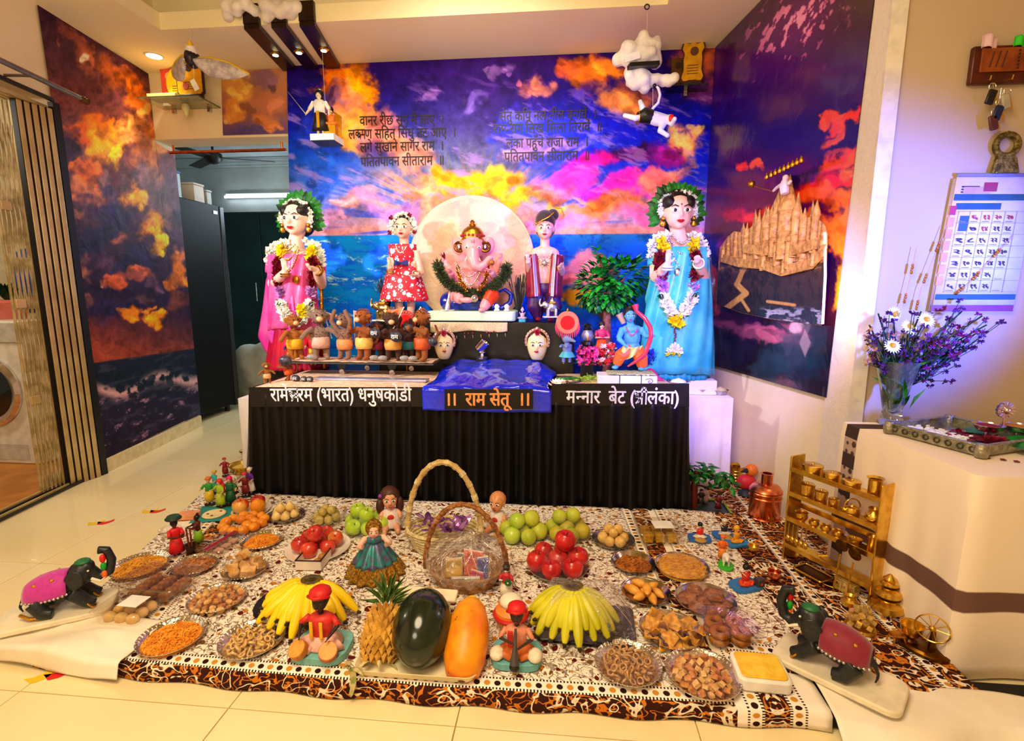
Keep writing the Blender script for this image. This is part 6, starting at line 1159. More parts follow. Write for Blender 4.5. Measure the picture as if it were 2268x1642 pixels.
# ================================================================ FLOOR CLOTHS
PZ=.05                                     # top of the cloth-covered floor mat
obj('floor_mat',B().prism([(-1.50,1.21),(.66,1.20),(1.15,1.17),(1.42,1.13),(1.42,1.36),(1.12,1.36),(1.12,2.30),(.62,2.38),(-1.79,2.38)],.004,PZ-.012),mat('black_foam','0C0A0A',.8),label='thin black floor mat under all the patterned cloths',cat='mat',bevel=.006)
def cloth_mat(name,right=None,stripes=None,left=None):
    """printed cotton: white ground with vines and blossoms, dark brown border bands with gold scrolls and bead rows"""
    mt=bpy.data.materials.new(name);mt.use_nodes=True;t=NT(mt);p=t.n['Principled BSDF'];uv=t.coord('UV');x,y,_=t.xyz(uv)
    white,brown,gold_,och,maro=C('F6EBDC'),C('34100A'),C('C8741C'),C('A8742C'),C('5A120C')
    warp=t.noise(uv,14,2,.5,0,1);wv=t.node('ShaderNodeVectorMath',operation='MULTIPLY_ADD');t.put(wv.inputs[0],warp);wv.inputs[1].default_value=(.05,.05,0);t.put(wv.inputs[2],uv);w2=wv.outputs[0]
    n1=t.noise(w2,38,1,.4);iso=t.m('ABSOLUTE',t.m('SUBTRACT',n1,.5));vine=t.step(iso,.034,.020)
    n2=t.noise(w2,40,0,.4);vine2=t.step(t.m('ABSOLUTE',t.m('SUBTRACT',n2,.46)),.03,.018)
    fld=t.mix(t.m('MULTIPLY',vine,.7),white,C('4A2410'));fld=t.mix(t.m('MULTIPLY',vine2,.6),fld,C('8A5A24'))
    d=t.vor(w2,36);cc=t.xyz(t.vor(w2,36,'F1','Color'));fl=t.mix(t.step(cc[0],.45,.5),maro,t.mix(t.step(cc[1],.45,.5),C('C8822A'),C('6A4A1A')))
    fld=t.mix(t.step(d,t.m('MULTIPLY_ADD',cc[2],.16,.22),t.m('MULTIPLY_ADD',cc[2],.16,.17)),fld,fl);fld=t.mix(t.step(t.vor(w2,75),.2,.14),fld,C('4A220E'));r3=t.vor(w2,48);crl=t.m('MULTIPLY',t.step(t.m('ABSOLUTE',t.m('SUBTRACT',r3,.36)),.10,.06),t.step(t.noise(uv,60,1),.48,.54));fld=t.mix(t.m('MULTIPLY',crl,.8),fld,C('6A3A14'))
    def band(base,dd,al):
        """bands by distance dd from an edge, al runs along it"""
        v=t.vec(t.m('MULTIPLY',al,1.0),t.m('MULTIPLY',dd,1.0));a2=t.m('MULTIPLY_ADD',t.m('SINE',t.m('MULTIPLY',al,48)),.016,dd)
        rings=t.vor(t.vec(al,dd),30,'F1','Distance',.8);n3=t.noise(t.vec(al,dd),34,1,.4,.8);sp=t.step(t.m('ABSOLUTE',t.m('SUBTRACT',n3,.5)),.05,.034);n4=t.noise(t.vec(al,t.m('ADD',dd,3.0)),17,1,.4,1.0);sp2=t.step(t.m('ABSOLUTE',t.m('SUBTRACT',n4,.5)),.032,.02);dot=t.step(rings,.17,.12)
        bc=t.mix(sp,brown,gold_);bc=t.mix(sp2,bc,C('E8DCC4'));bc=t.mix(dot,bc,C('D88A30'))
        k=t.m('FRACT',t.m('MULTIPLY',al,36));k2=t.m('FRACT',t.m('MULTIPLY',al,18));hx=t.m('POWER',t.m('SUBTRACT',k,.5),2.0);hy=t.m('POWER',t.m('MULTIPLY',t.m('SUBTRACT',dd,.089),34),2.0)
        bead=t.step(t.m('ADD',t.m('MULTIPLY',hx,1.0),hy),.11,.08);bcol=t.mix(t.step(k2,.49,.51),C('2A0C08'),C('C88A30'));row=t.mix(bead,white,bcol)
        fine=t.m('FRACT',t.m('MULTIPLY',al,110));dots=t.mix(t.step(t.m('ABSOLUTE',t.m('SUBTRACT',fine,.5)),.30,.22),C('240A06'),white)
        o=t.mix(t.m('LESS_THAN',dd,.1105),base,dots);o=t.mix(t.m('LESS_THAN',dd,.104),o,row);o=t.mix(t.m('LESS_THAN',dd,.0745),o,dots);return t.mix(t.m('LESS_THAN',dd,.067),o,bc)
    col=fld
    if left is not None:col=band(col,t.m('ADD',t.m('ABSOLUTE',t.m('SUBTRACT',x,left)),.03),y)
    if right is not None:col=band(col,t.m('SUBTRACT',right,x),y)
    col=band(col,y,x)
    if stripes is not None:
        s0,per=stripes;m=t.m('MULTIPLY',t.m('FRACT',t.m('DIVIDE',t.m('SUBTRACT',x,s0),per)),per);b1=band(white,t.m('ABSOLUTE',t.m('SUBTRACT',m,.07)),y)
        # narrow bands: brown core, bead rows either side, white gap
        col=t.mix(t.m('GREATER_THAN',x,s0),col,b1)
    if right is not None:
        col=t.mix(t.m('GREATER_THAN',x,right),col,white);dd=t.m('ABSOLUTE',t.m('SUBTRACT',x,right+.10));b2=band(white,t.m('ADD',dd,.035),y);col=t.mix(t.m('LESS_THAN',dd,.075),col,b2)
    t.put(p.inputs['Base Color'],col);p.inputs['Roughness'].default_value=.85;p.inputs['Specular IOR Level'].default_value=.2
    t.put(p.inputs['Normal'],t.bump(t.noise(uv,9,3,.5),.25,.02));return mt
def cloth(name,lab,fn,s0,s1,t0,t1,nu,nv,m,cat='cloth'):
    b=B();st=[(s0+(s1-s0)*i/(nu-1),t0+(t1-t0)*j/(nv-1)) for j in range(nv) for i in range(nu)]
    b.add([fn(*q) for q in st],[(j*nu+i,j*nu+i+1,(j+1)*nu+i+1,(j+1)*nu+i) for j in range(nv-1) for i in range(nu-1)])
    o=obj(name,b,m,smooth=180,label=lab,cat=cat,solid=.003);me=o.data;uvl=me.uv_layers.new(name='UVMap')
    idx=np.zeros(len(me.loops),int);me.loops.foreach_get('vertex_index',idx);uvl.data.foreach_set('uv',np.array(st)[idx].ravel());return o
fb=lambda a,c:float(fbm(np.array(float(a)),np.array(float(c)),3))-.5
def drop_front(s,t,yf,hang=.062,curve=.0):
    """position at distance t from the hem: up the front face, then back over the top"""
    if t < hang:return yf-.006*(1-t/hang)+.006*sin(s*23),.004+(PZ-.004)*(t/hang)
    return yf+(t-hang),PZ
def fA(s,t):
    yf=1.195+.012*sin(s*2.2)-.01*(s+.6);y,z=drop_front(s,t,yf);k=(y-1.2)
    xl=-1.52-.27*k;x=xl+(s+1.52)/(.69+1.52)*(.69-xl);return (x,y,z+.004*fb(s*6,t*6)*(1 if t > .07 else 0))
cloth('patterned_cloth','large white cotton cloth printed with brown vines under the food plates',fA,-1.52,.69,0,1.24,120,70,cloth_mat('printed_cotton',right=.46,left=-1.30))
cloth('patterned_cloth','printed cotton cloth strip lying on the floor at the fridge end of the table',lambda s,t:(-1.86-.24*(t-1.2)/.8+s,1.2+t,.006+.003*fb(s*9,t*7)),0,.34,1.22,1.95,14,30,cloth_mat('printed_cotton_strip'))
def fB(s,t):
    yf=1.33-.10*(s-.6);y,z=drop_front(s,t,yf,.01);return (s,y,PZ+.004+.004*fb(s*7,t*7))
cloth('patterned_cloth','printed cotton cloth with long border stripes under the brass rack',fB,.50,1.11,.0,1.05,50,60,cloth_mat('printed_cotton_striped',stripes=(.72,.165)))
cloth('patterned_cloth','printed cotton cloth at the banner wall under the boiler and little tree',lambda s,t:(s,t,.006+.02*(1-min(1,(t-2.36)/.3))*0+.003*fb(s*7,t*7)),.62,1.04,2.36,3.30,30,40,cloth_mat('printed_cotton_back',stripes=(.80,.165)))
creamc=mat('cream_cotton','F6EDDC',.85,c2='ECE0C8',scale=6,bump=.1,bscale=9)
def fW(s,t):
    x=-1.72+s*.50;y=1.36-min(t,.86)*.185;z=PZ+.014+.010*fb(s*4,t*4)
    if t > .85:z=PZ+.010-(t-.85)/.35*.05
    x += .03*sin(t*5)*(1-s);y += .05*(1-s)*t*.3-.03*s*t;return (x,y,max(.006,z+.008*sin(s*9+t*4)*(t > .3)))
cloth('white_cloth','plain cream cloth folded under the elephant statue with the pink blanket',fW,0,1,0,1.2,40,26,creamc)
def fW2(s,t):
    x=.69+s*.62;yb=1.345-.10*(x-.6);y=yb-t*(.20-.05*s+.03*sin(s*7));z=PZ+.007+.006*sin(s*11+t*5); 
    if t > .78:z -= (t-.78)*.14*(1+.5*sin(s*14));y -= (t-.78)*.02
    return (x,y,max(.008,z))
cloth('white_cloth','plain cream cloth with a wavy front edge under the elephant with the maroon blanket',fW2,0,1,0,1.1,50,26,creamc)
# ================================================================ PLATES AND FOOD
foil=mat('foil','E8E2D8',.18,1,c2='C8BEB0',scale=50,bump=.35,bscale=60);foild=mat('dark_steel_plate','D0C8C0',.16,1,c2='A8A098',scale=30)
clear=film('cling_film','FFFFFF',.035,.07,26,.7);boxp=film('clear_plastic','FCFAF6',.045,.05,8,.15)
def plate_pos(u,v,z=PZ+.016):p=G(u,v,z);return V((p.x,p.y,PZ+.002))
def plate(lab,u,v,R,m=None,depth=.022,wrap=0,name='plate',flat=.72,group=None):
    r=thing(name,lab,'plate',plate_pos(u,v),group=group);R=R
    b=B();n=48;pr=[(0,0),(R*flat,0),(R*(flat+.1),depth*.25),(R*.94,depth*.9),(R,depth),(R*1.0,depth-.002),(R*.92,depth*.8),(R*(flat+.06),depth*.22),(R*flat*.96,.002),(0,.002)]
    b.lathe(pr,n);m=m or foil;obj('dish',b,m,r)
    if m is foil:bb=B();[bb.tube([(cos(a)*R*.90,sin(a)*R*.90,depth*.82),(cos(a)*R*.995,sin(a)*R*.995,depth+.0008)],.0022,4) for a in arc(44,0,2*pi*43/44)];obj('fluted_rim',bb,foil,r,kind='stuff')
    if wrap:
        bb=B();rr=random.Random(int(u+v))
        ph=rr.random()*9;bb.grid(lambda a,t_:(R*1.01*t_*cos(2*pi*a),R*1.01*t_*sin(2*pi*a),depth+wrap*(1-t_**2.2)+.003*sin(a*50+ph)*t_*(1-t_)*2),60,12,closeu=True);obj('cling_film',bb,clear,r,smooth=180)
    return r,V(r.location)
def heap(n,R,rr_,z0,rnd):
    """resting places for n pieces of radius rr_ inside radius R, layer on layer"""
    out=[];lay=0
    while len(out) < n and lay < 6:
        R2=R-lay*rr_*1.0;ro=0.0 if lay % 2 == 0 else rr_*1.05;cand=[]
        while ro <= max(R2-rr_*(.15 if lay == 0 else -.15),1e-4):
            k=1 if ro < rr_*.5 else max(2,int(2*pi*ro/(rr_*2.04)));ph=rnd.uniform(0,6.28)
            cand += [(ro*cos(ph+2*pi*i/k),ro*sin(ph+2*pi*i/k)) for i in range(k)];ro += rr_*1.96
        for c in cand[::-1] if lay == 0 else cand:
            if len(out) < n:out.append(V((c[0],c[1],z0+rr_*(1+lay*1.5))))
        lay += 1
    return out
def pieces(name,lab,cat,P,n,R,rr_,meshes,group,z0=.003,tilt=.5,scj=.12,seed=1,flatz=1.0):
    """n separate food pieces heaped at P; meshes = list of (builder, material)"""
    rnd=random.Random(seed);src=[]
    for q in heap(n,R,rr_,z0,rnd):
        k=rnd.randrange(len(meshes))
        if len(src) <= k or (k < len(src) and src[k] is None) or k >= len(src): 
            while len(src) <= k:src.append(None)
        if src[k] is None:o=obj(name,meshes[k][0],meshes[k][1],smooth=60,label=lab,cat=cat,group=group);src[k]=o
        else:o=src[k].copy();COL.objects.link(o)
        o.location=P+V((q.x,q.y,z0+(q.z-z0)*flatz));o.rotation_euler=(rnd.uniform(-tilt,tilt),rnd.uniform(-tilt,tilt),rnd.uniform(0,6.28));k_=1+rnd.uniform(-scj,scj);o.scale=(k_,)*3
def sev(r,R,h,m,n=420,th=.0018,L=.018,z0=.004,seed=3,mound=1.0):
    rr=random.Random(seed);b=B();b.lathe([(0,h*.82),(R*.5,h*.66),(R*.9,h*.25),(R,0)][::-1],24,c=(0,0,z0))
    for _ in range(n):
        d=R*sqrt(rr.random())*.97;a=rr.uniform(0,6.283);z=z0+h*(1-(d/R)**2*mound)*.88+rr.uniform(0,.004);t_=rr.uniform(0,6.283);p=V((d*cos(a),d*sin(a),z));e=V((cos(t_),sin(t_),rr.uniform(-.3,.4)))*L*rr.uniform(.5,1.2);c=e.cross(V((0,0,1)))*rr.uniform(-.4,.4)
        b.tube([p-e/2,p+c*.5+V((0,0,.002)),p+e/2],th,4)
    return obj('fried_bits',b,m,r,kind='stuff',smooth=60)
sevm=mat('fried_orange','F8AC34',.5,c2='E0841C',scale=40);sevy=mat('fried_yellow','F2B040',.5,c2='D08A1E',scale=40);sevb=mat('fried_brown','C87A28',.55,c2='8A4A14',scale=50)
def ringmesh(R,r,sq=1):return B().torus((0,0,0),R,r,14,6,sy=sq)
ringm=mat('ring_snack','ECC478',.55,c2='C8964C',scale=60);ringd=mat('ring_snack_dark','D8A866',.55,c2='A87440',scale=60)
# front row
r,P=plate('foil plate of orange fried vermicelli at the front border beside the ring snacks',381,1411,.092);sev(r,.078,.022,sevm,520)
r,P=plate('film-covered foil plate of pale ring snacks near the tabla player',559,1417,.092,wrap=.022);pieces('ring_snack','pale hollow ring-shaped fried snack on the plate near the tabla player','snack',P,62,.078,.0105,[(ringmesh(.0085,.0032),ringm),(ringmesh(.0095,.003,.7),ringm)],'pale ring snacks near the tabla player',tilt=1.2,seed=4,flatz=.8)
r,P=plate('film-covered foil plate of brown ring snacks before the wrapped bananas',1391,1471,.092,wrap=.02);pieces('ring_snack','brown hollow ring-shaped fried snack on the plate before the wrapped bananas','snack',P,66,.08,.0105,[(ringmesh(.0088,.0028),ringd),(ringmesh(.010,.0026,.7),ringd)],'brown ring snacks before the wrapped bananas',tilt=1.1,seed=6,flatz=.8)
cube=lambda s:B().box((0,0,0),(s,s*.85,s*.62));biscm=mat('biscuit_cube','D8924A',.55,c2='A85E26',scale=60);biscl=mat('biscuit_light','E8BC7A',.55,c2='C89048',scale=60)
r,P=plate('film-covered foil plate of golden diamond biscuits beside the yellow sweet dish',1556,1495,.098,wrap=.02);pieces('biscuit','golden diamond-cut fried biscuit beside the yellow sweet dish','biscuit',P,64,.083,.0115,[(cube(.019),biscm),(cube(.016),biscl)],'diamond biscuits beside the yellow sweet dish',tilt=.8,seed=8,flatz=.75)
r,P=plate('film-covered foil plate of roasted nuts and biscuits between box and bananas',481,1327,.09,wrap=.022);pieces('nut','roasted nut on the foil plate next to the banana bunch','nut',P,44,.076,.0125,[(B().ell((0,0,0),(.013,.010,.009)),biscl),(cube(.017),biscm)],'roasted nuts next to the banana bunch',seed=9,flatz=.75)
# left block
r,P=plate('oval foil plate of yellow fried sticks behind the clear boxes',310,1254,.098);sev(r,.085,.02,sevy,420,.0016,.03)
r,P=plate('film-wrapped foil plate of tan crackers beside the clear box',432,1252,.080,wrap=.02);sev(r,.066,.018,sevb,200,.003,.02)
r,P=plate('film-wrapped foil plate of flaky pastry pieces behind the nuts',543,1262,.080,wrap=.045);pieces('pastry','large flaky golden pastry on the film-wrapped plate','pastry',P,8,.054,.024,[(B().ell((0,0,0),(.032,.02,.018)),mat('pastry','E8BC78',.6,c2='C88A3C',scale=40,bump=.4)),(B().box((0,0,0),(.045,.03,.024)),MATS['pastry'])],'flaky pastries',seed=3)
r,P=plate('steel plate of golden fried vermicelli behind the pastry plate',580,1197,.082,depth=.02);sev(r,.064,.02,sevm,380)
r=thing('sweet_tray','shallow clear tray of round orange fried sweets','tray',plate_pos(540,1162));P=V(r.location);obj('tray',B().lathe([(0,0),(.075,0),(.09,.014),(.092,.014),(.075,.002),(0,.002)],32,sx=1.1),boxp,r)
pieces('orange_sweet','round orange fried sweet in the shallow clear tray','sweet',P,16,.094,.021,[(B().ell((0,0,0),(.024,.021,.018)),mat('orange_sweet','F09A28',.35,c2='D87410',scale=20))],'orange fried sweets',seed=11)
modak=B().lathe([(0,-.016),(.014,-.015),(.021,-.005),(.018,.006),(.008,.018),(0,.027)],14);modm=mat('modak','EFCF86',.5,c2='DDB666',scale=20)
r,P=plate('steel plate of pointed cream dumplings in front of the black skirt',633,1142,.083,foild,wrap=.03);pieces('dumpling','pointed cream dumpling on the steel plate','sweet',P,9,.062,.022,[(modak,modm)],'cream dumplings',tilt=.2,seed=12)
ball=lambda r_:B().ell((0,0,0),r_,nu=14,nv=10);ladm=mat('olive_ladoo','C8B060',.6,c2='A89040',scale=60,bump=.3)
r,P=plate('clear plate of olive-yellow sweet balls beside the green apples',724,1150,.088,boxp,wrap=.03);pieces('sweet_ball','olive-yellow sweet ball on the clear plate','sweet',P,10,.066,.021,[(ball(.021),ladm)],'olive-yellow sweet balls',seed=13)
def apple_mesh(R):return B().lathe([(0,-R*.78),(R*.3,-R*.86),(R*.72,-R*.62),(R*.98,-.05*R),(R*.92,R*.45),(R*.6,R*.78),(R*.25,R*.74),(0,R*.55)],18)
applem=mat('red_apple','B01420',.25,c2='D84A30',scale=12,coat=.3);applev=mat('blush_apple','C83A24',.3,c2='E8B050',scale=8,coat=.3,lo=.4,hi=.6);greena=mat('green_apple','A8CC2C',.3,c2='C4DC50',scale=9,coat=.2);guav=mat('yellow_guava','C8CC3C',.45,c2='A8B82C',scale=14);pom=mat('pomegranate_red','B4101C',.3,c2='D02820',scale=14,coat=.3);limem=mat('sweet_lime','C8B428',.45,c2='8A9A24',scale=8,bump=.3,bscale=140)
def fruit(name,lab,P,R,m,group,rot=(0,0,0),shape=None,stem=True):
    r=thing(name,lab,'fruit',P,group=group,rot=rot);obj('flesh',shape or apple_mesh(R),m,r)
    if stem:obj('stem',B().tube([(0,0,R*.5),(R*.06,0,R*.95)],[R*.05,R*.035],6),mat('stem_brown','4A2C14',.8),r)
    return r
def fruits(name,lab,P,n,R,rr_,mats,group,seed=1,shape=None,stem=True,z0=.003,tilt=.6):
    rnd=random.Random(seed);first={}
    for q in heap(n,R,rr_,z0,rnd):
        m=rnd.choice(mats)
        if m.name not in first:o=first[m.name]=fruit(name,lab,P+q,rr_*1.0,m,group,(0,0,0),shape and shape(rr_),stem)
        else:o=dup(first[m.name],P+q)
        o.rotation_euler=(rnd.uniform(-tilt,tilt),rnd.uniform(-tilt,tilt),rnd.uniform(0,6));k=rnd.uniform(.92,1.06);o.scale=(k,k,k)
r,P=plate('big white plate of red apples behind the banana bunch',705,1212,.125,cm('F6ECE2',.3),depth=.018,name='plate');fruits('apple','red apple on the big white plate',P,8,.078,.034,[applem,applev,applem],'apples on the big white plate',5)
r,P=plate('clear plate of green apples beside the brown-haired doll',812,1168,.098,boxp,wrap=.085);fruits('green_apple','green apple under film beside the brown-haired doll',P,9,.075,.034,[greena],'green apples',6)
P=plate_pos(556,1128);obj('fruit_plate',B().lathe([(0,0),(.07,0),(.085,.012),(.07,.002),(0,.002)],32),cm('F0E4D8',.3),loc=P,label='small pale plate holding an apple, a pomegranate and an orange',cat='plate')
fruit('apple','red and yellow apple on the small pale plate',P+V((-.038,-.02,.036)),.038,applev,'fruit on the small pale plate');fruit('pomegranate','red pomegranate at the back of the small pale plate',P+V((.012,.04,.034)),.034,applem,'fruit on the small pale plate');fruit('orange','orange on the small pale plate',P+V((.042,-.012,.035)),.034,mat('orange_peel','F09A10',.4,c2='E08408',scale=20,bump=.4,bscale=160),'fruit on the small pale plate',shape=ball(.034))
# right block
P=plate_pos(1160,1190);r,P=plate('clear plate of yellow-green guavas behind the wicker basket',1158,1185,.09,boxp,wrap=.07);fruits('guava','yellow-green guava on the clear plate behind the basket',P,9,.077,.035,[guav,greena],'guavas behind the basket',7,ball)
r,P=plate('film-wrapped clear plate of sweet limes next to the guavas',1256,1182,.10,boxp,wrap=.07);fruits('sweet_lime','yellow sweet lime under film next to the guavas',P,9,.076,.033,[limem,guav],'sweet limes',8,ball)
r,P=plate('steel plate of pale yellow sweet balls before the skirt',1358,1196,.088,foild,wrap=.02);pieces('sweet_ball','pale yellow sweet ball on the steel plate before the skirt','sweet',P,10,.064,.0215,[(ball(.0215),mat('pale_ladoo','E8C070',.55,c2='D0A04A',scale=50))],'pale yellow sweet balls',seed=15)
r,P=plate('film-wrapped tray of glossy red pomegranates behind the wrapped bananas',1235,1256,.112,foild,wrap=.06);fruits('pomegranate','glossy red pomegranate on the film-wrapped tray',P,8,.09,.040,[pom],'pomegranates',9,tilt=.3)
r,P=plate('steel plate of brown crunchy snack mix behind the spindle sweets',1402,1247,.082,foild);sev(r,.066,.018,sevb,300,.0022,.012,seed=8)
r,P=plate('film-wrapped plate heaped with thin yellow noodles',1510,1256,.098,foild,wrap=.03);sev(r,.088,.04,mat('noodle_yellow','F2B838',.5,c2='D89220',scale=50),620,.001,.022,seed=9,mound=.8)
spind=B().lathe([(0,-.032),(.006,-.026),(.013,-.01),(.0145,.004),(.010,.02),(.004,.03),(0,.033)],12);b2=B();b2.at(rot=(pi/2,0,0));b2.v=[tuple(MX.Rotation(pi/2,3,'X') @ V(p)) for p in spind.v];b2.f=spind.f;b2.mi=spind.mi
r,P=plate('steel plate of spindle-shaped golden pastries',1430,1312,.084,foild);pieces('spindle_pastry','spindle-shaped golden fried pastry on the steel plate','pastry',P,9,.06,.021,[(b2,mat('golden_fried','F0B04A',.4,c2='D88A24',scale=20))],'spindle pastries',tilt=.15,seed=16,flatz=.7)
r,P=plate('film-wrapped plate of flat brown patties beside the spindle pastries',1562,1330,.098,foild,wrap=.02);pieces('patty','flat brown patty on the film-wrapped plate','patty',P,8,.074,.030,[(B().lathe([(0,-.008),(.026,-.007),(.03,0),(.025,.008),(0,.01)],16),mat('patty_brown','B06A38',.7,c2='7A4018',scale=50,bump=.6))],'brown patties',tilt=.25,seed=17,flatz=.35)
r,P=plate('film-wrapped plate of folded yellow crisps before the spindle pastries',1486,1398,.095,foild,wrap=.035)
crisp=B().grid(lambda a,t_:((a-.5)*.045,(t_-.5)*.04,.012*sin(a*5)*cos(t_*4)),6,6);pieces('crisp','folded golden crisp on the film-wrapped plate','crisp',P,26,.086,.019,[(crisp,mat('crisp_yellow','E8AA34',.5,c2='C07E1C',scale=60))],'folded crisps',tilt=.9,seed=18,flatz=.6)
for o in [o for o in COL.objects if o.name.startswith('crisp')]:md=o.modifiers.new('solid','SOLIDIFY');md.thickness=.0015
# white square dish of yellow sweet
p4=[G(u,v,PZ+.035) for u,v in ((1618,1452),(1700,1452),(1766,1512),(1652,1508))];pc=sum(p4,V())/4;r=thing('square_dish','white square dish of smooth yellow sweet at the cloth corner','dish',(pc.x,pc.y,PZ+.006),-.05)
obj('dish',B().prism(rrect(.135,.115,.02),0,.034),cm('FBF6EE',.3),r,bevel=.005);obj('sweet',B().prism(rrect(.117,.097,.015),.0345,.0385),mat('yellow_sweet','F8D23C',.4,c2='F0B81C',scale=30,bump=.3),r,bevel=.002)
# clear boxes with lids
def clear_box(lab,quad,h,zr_=None,label_m=False,ribbon=False):
    q=[G(u,v,PZ+h) for u,v in quad];c=sum(q,V())/4;ex=(q[1]-q[0]+q[2]-q[3])/2;ey=(q[3]-q[0]+q[2]-q[1])/2;rz=atan2(ex.y,ex.x);w_,d_=ex.length,ey.length
    r=thing('clear_box',lab,'box',(c.x,c.y,PZ+.006),rz)
    b=B();o_,i_=rrect(w_*.92,d_*.92,.015),rrect(w_*.8,d_*.8,.015);n=len(o_)
    b.add([(x,y,0) for x,y in i_]+[(x,y,h) for x,y in o_],[tuple(range(n))]+[(i,(i+1) % n,n+(i+1) % n,n+i) for i in range(n)]);obj('tub',b,boxp,r)
    l=obj('lid',B().prism(rrect(w_*.94,d_*.94,.015),h+.002,h+.006),boxp,r);obj('lid_rim',B().tube([(x,y,h+.002) for x,y in rrect(w_,d_,.018)],.0035,6,closed=True),boxp,r)
    if label_m:obj('paper_label',B().box((w_*.1,0,h+.008),(w_*.42,d_*.42,.001)),cm('F6F2EC',.7),l)
    return r,V((c.x,c.y,PZ+.008)),w_,d_,rz
def fill_box(name,lab,cat,P,w_,d_,rz,nx,ny,nz,mesh,m,group,hz,jit=.1):
    rnd=random.Random(nx*7+ny);src=None
    for k in range(nz):
        for i in range(nx):
            for j in range(ny):
                x=((i+.5)/nx-.5)*w_*.74;y=((j+.5)/ny-.5)*d_*.74;p=P+V((x*cos(rz)-y*sin(rz),x*sin(rz)+y*cos(rz),hz*(k+.5)+.001))
                if src is None:src=o=obj(name,mesh,m,smooth=60,label=lab,cat=cat,group=group,bevel=.002)
                else:o=src.copy();COL.objects.link(o)
                o.location=p;o.rotation_euler=(rnd.uniform(-jit,jit),rnd.uniform(-jit,jit),rz+rnd.uniform(-jit,jit))
r,P,w_,d_,rz=clear_box('large clear lidded box of brown nutty sweets beside the black elephant',[(259,1303),(375,1322),(458,1257),(315,1250)],.06);fill_box('nut_sweet','round brown nutty sweet in the large clear box','sweet',P,w_,d_,rz,3,4,1,B().ell((0,0,0),(.022,.020,.017)),mat('nut_sweet','B8763C',.6,c2='7A4418',scale=60,bump=.7),'brown nutty sweets',.034)
r,P,w_,d_,rz=clear_box('small clear lidded box of cream rolls with a paper label',[(200,1366),(308,1374),(366,1318),(272,1306)],.05,label_m=True);fill_box('cream_roll','plump cream roll in the small labelled clear box','sweet',P,w_,d_,rz,3,3,1,B().ell((0,0,0),(.020,.017,.017)),mat('cream_roll','EAC87C',.5,c2='D0A050',scale=30),'cream rolls',.036)
r,P,w_,d_,rz=clear_box('clear lidded box of yellow sponge cubes with a white label before the skirt',[(1405,1190),(1518,1188),(1500,1152),(1406,1150)],.055,label_m=True);fill_box('sponge_cube','yellow sponge cake cube in the labelled clear box','cake',P,w_,d_,rz,3,2,1,B().box((0,0,0),(.036,.036,.034)),mat('sponge','D8A82A',.8,c2='B08418',scale=70,bump=.6),'yellow sponge cubes',.038)
r,P,w_,d_,rz=clear_box('clear lidded box of two rows of brown fried rings beside the square dish',[(1560,1412),(1704,1416),(1648,1352),(1536,1350)],.055);fill_box('fried_ring','brown fried dough ring in the clear box beside the square dish','snack',P,w_,d_,rz,2,2,2,B().torus((0,0,0),.019,.011,18,8),mat('dough_ring','B87224',.5,c2='8A4E14',scale=40),'brown fried rings',.023)
r,P,w_,d_,rz=clear_box('flat clear gift box of sweets with a maroon ribbon',[(440,1222),(500,1230),(537,1188),(478,1180)],.022);fill_box('flat_sweet','flat pastel sweet in the ribboned gift box','sweet',P,w_,d_,rz,2,3,1,B().box((0,0,0),(.028,.028,.008)),mat('pastel_sweet','E8C8A0',.5,c2='E89A90',scale=12),'flat pastel sweets',.016);obj('ribbon',B().box((0,0,.03),(.014,d_*1.02,.003)),cm('A01040',.4),r)
# paper things on the left
P=G(478,1142);r=thing('teal_napkin','folded teal paper napkin under a round cookie','napkin',(P.x,P.y,PZ+.004),.3);obj('napkin',B().grid(lambda a,t_:((a-.5)*.17,(t_-.5)*.16,.003+.02*max(0,t_-.8)*4*max(0,.6-a)),12,12),cm('1E9090',.6),r,smooth=180,solid=.0015)
r=thing('cookie','large round pale cookie with dark dots on the teal napkin','cookie',(P.x,P.y-.01,PZ+.0085),0);obj('cookie_disc',B().lathe([(0,0),(.048,0),(.05,.004),(.046,.008),(0,.009)],24),cm('F2DEB0',.7),r)
for x,y in ((.02,.02),(-.02,-.015),(.01,-.03)):obj('dot',B().ell((x,y,.0095),(.006,.006,.002),nu=8,nv=6),cm('5A3A20'),r)
P=G(418,1150);obj('sweet_slab',B().box((0,0,.012),(.085,.06,.024)),mat('coral_sweet','E8A070',.6,c2='D8885A',scale=30),loc=(P.x,P.y,PZ+.006),rot=(0,0,.2),label='coral coloured sweet slab beside the teal napkin',cat='sweet',bevel=.003);P=G(405,1168);obj('paper_sheet',B().box((0,0,0),(.14,.10,.002)),cm('F4EADC',.8),loc=(P.x,P.y,PZ+.005),rot=(0,0,.35),label='pale paper sheet under the coral sweet slab',cat='paper')
P=G(378,1190);r=thing('clear_cup','clear plastic cup beside the grinding women','cup',(P.x,P.y,PZ+.004));obj('cup',bowl_mesh(.04,.035),boxp,r)
# open square box with dark rim holding two sweets
q=[G(u,v,PZ+.03) for u,v in ((652,1256),(720,1262),(737,1217),(668,1212))];c=sum(q,V())/4;r=thing('open_box','open white square box with dark rim holding round sweets','box',(c.x,c.y,PZ+.005),.05);s_=.095
obj('floor',B().box((0,0,.003),(s_,s_,.004)),cm('F4E8DC'),r)
for i in range(4):a=i*pi/2;obj('side',B().at(rot=(0,0,a)).box((s_/2,0,.02),(.003,s_,.036)),cm('F0E0D4'),r);obj('rim',B().at(rot=(0,0,a)).box((s_/2,0,.039),(.005,s_+.005,.003)),cm('2A1410'),r)
for x,y in ((.028,.01),(.026,-.026)):obj('brown_sweet',ball(.016),mat('brown_sweet','B8803A',.5,c2='94602A',scale=30),loc=(c.x+x,c.y+y,PZ+.0265),label='round brown sweet inside the open square box',cat='sweet',group='sweets in the open box')
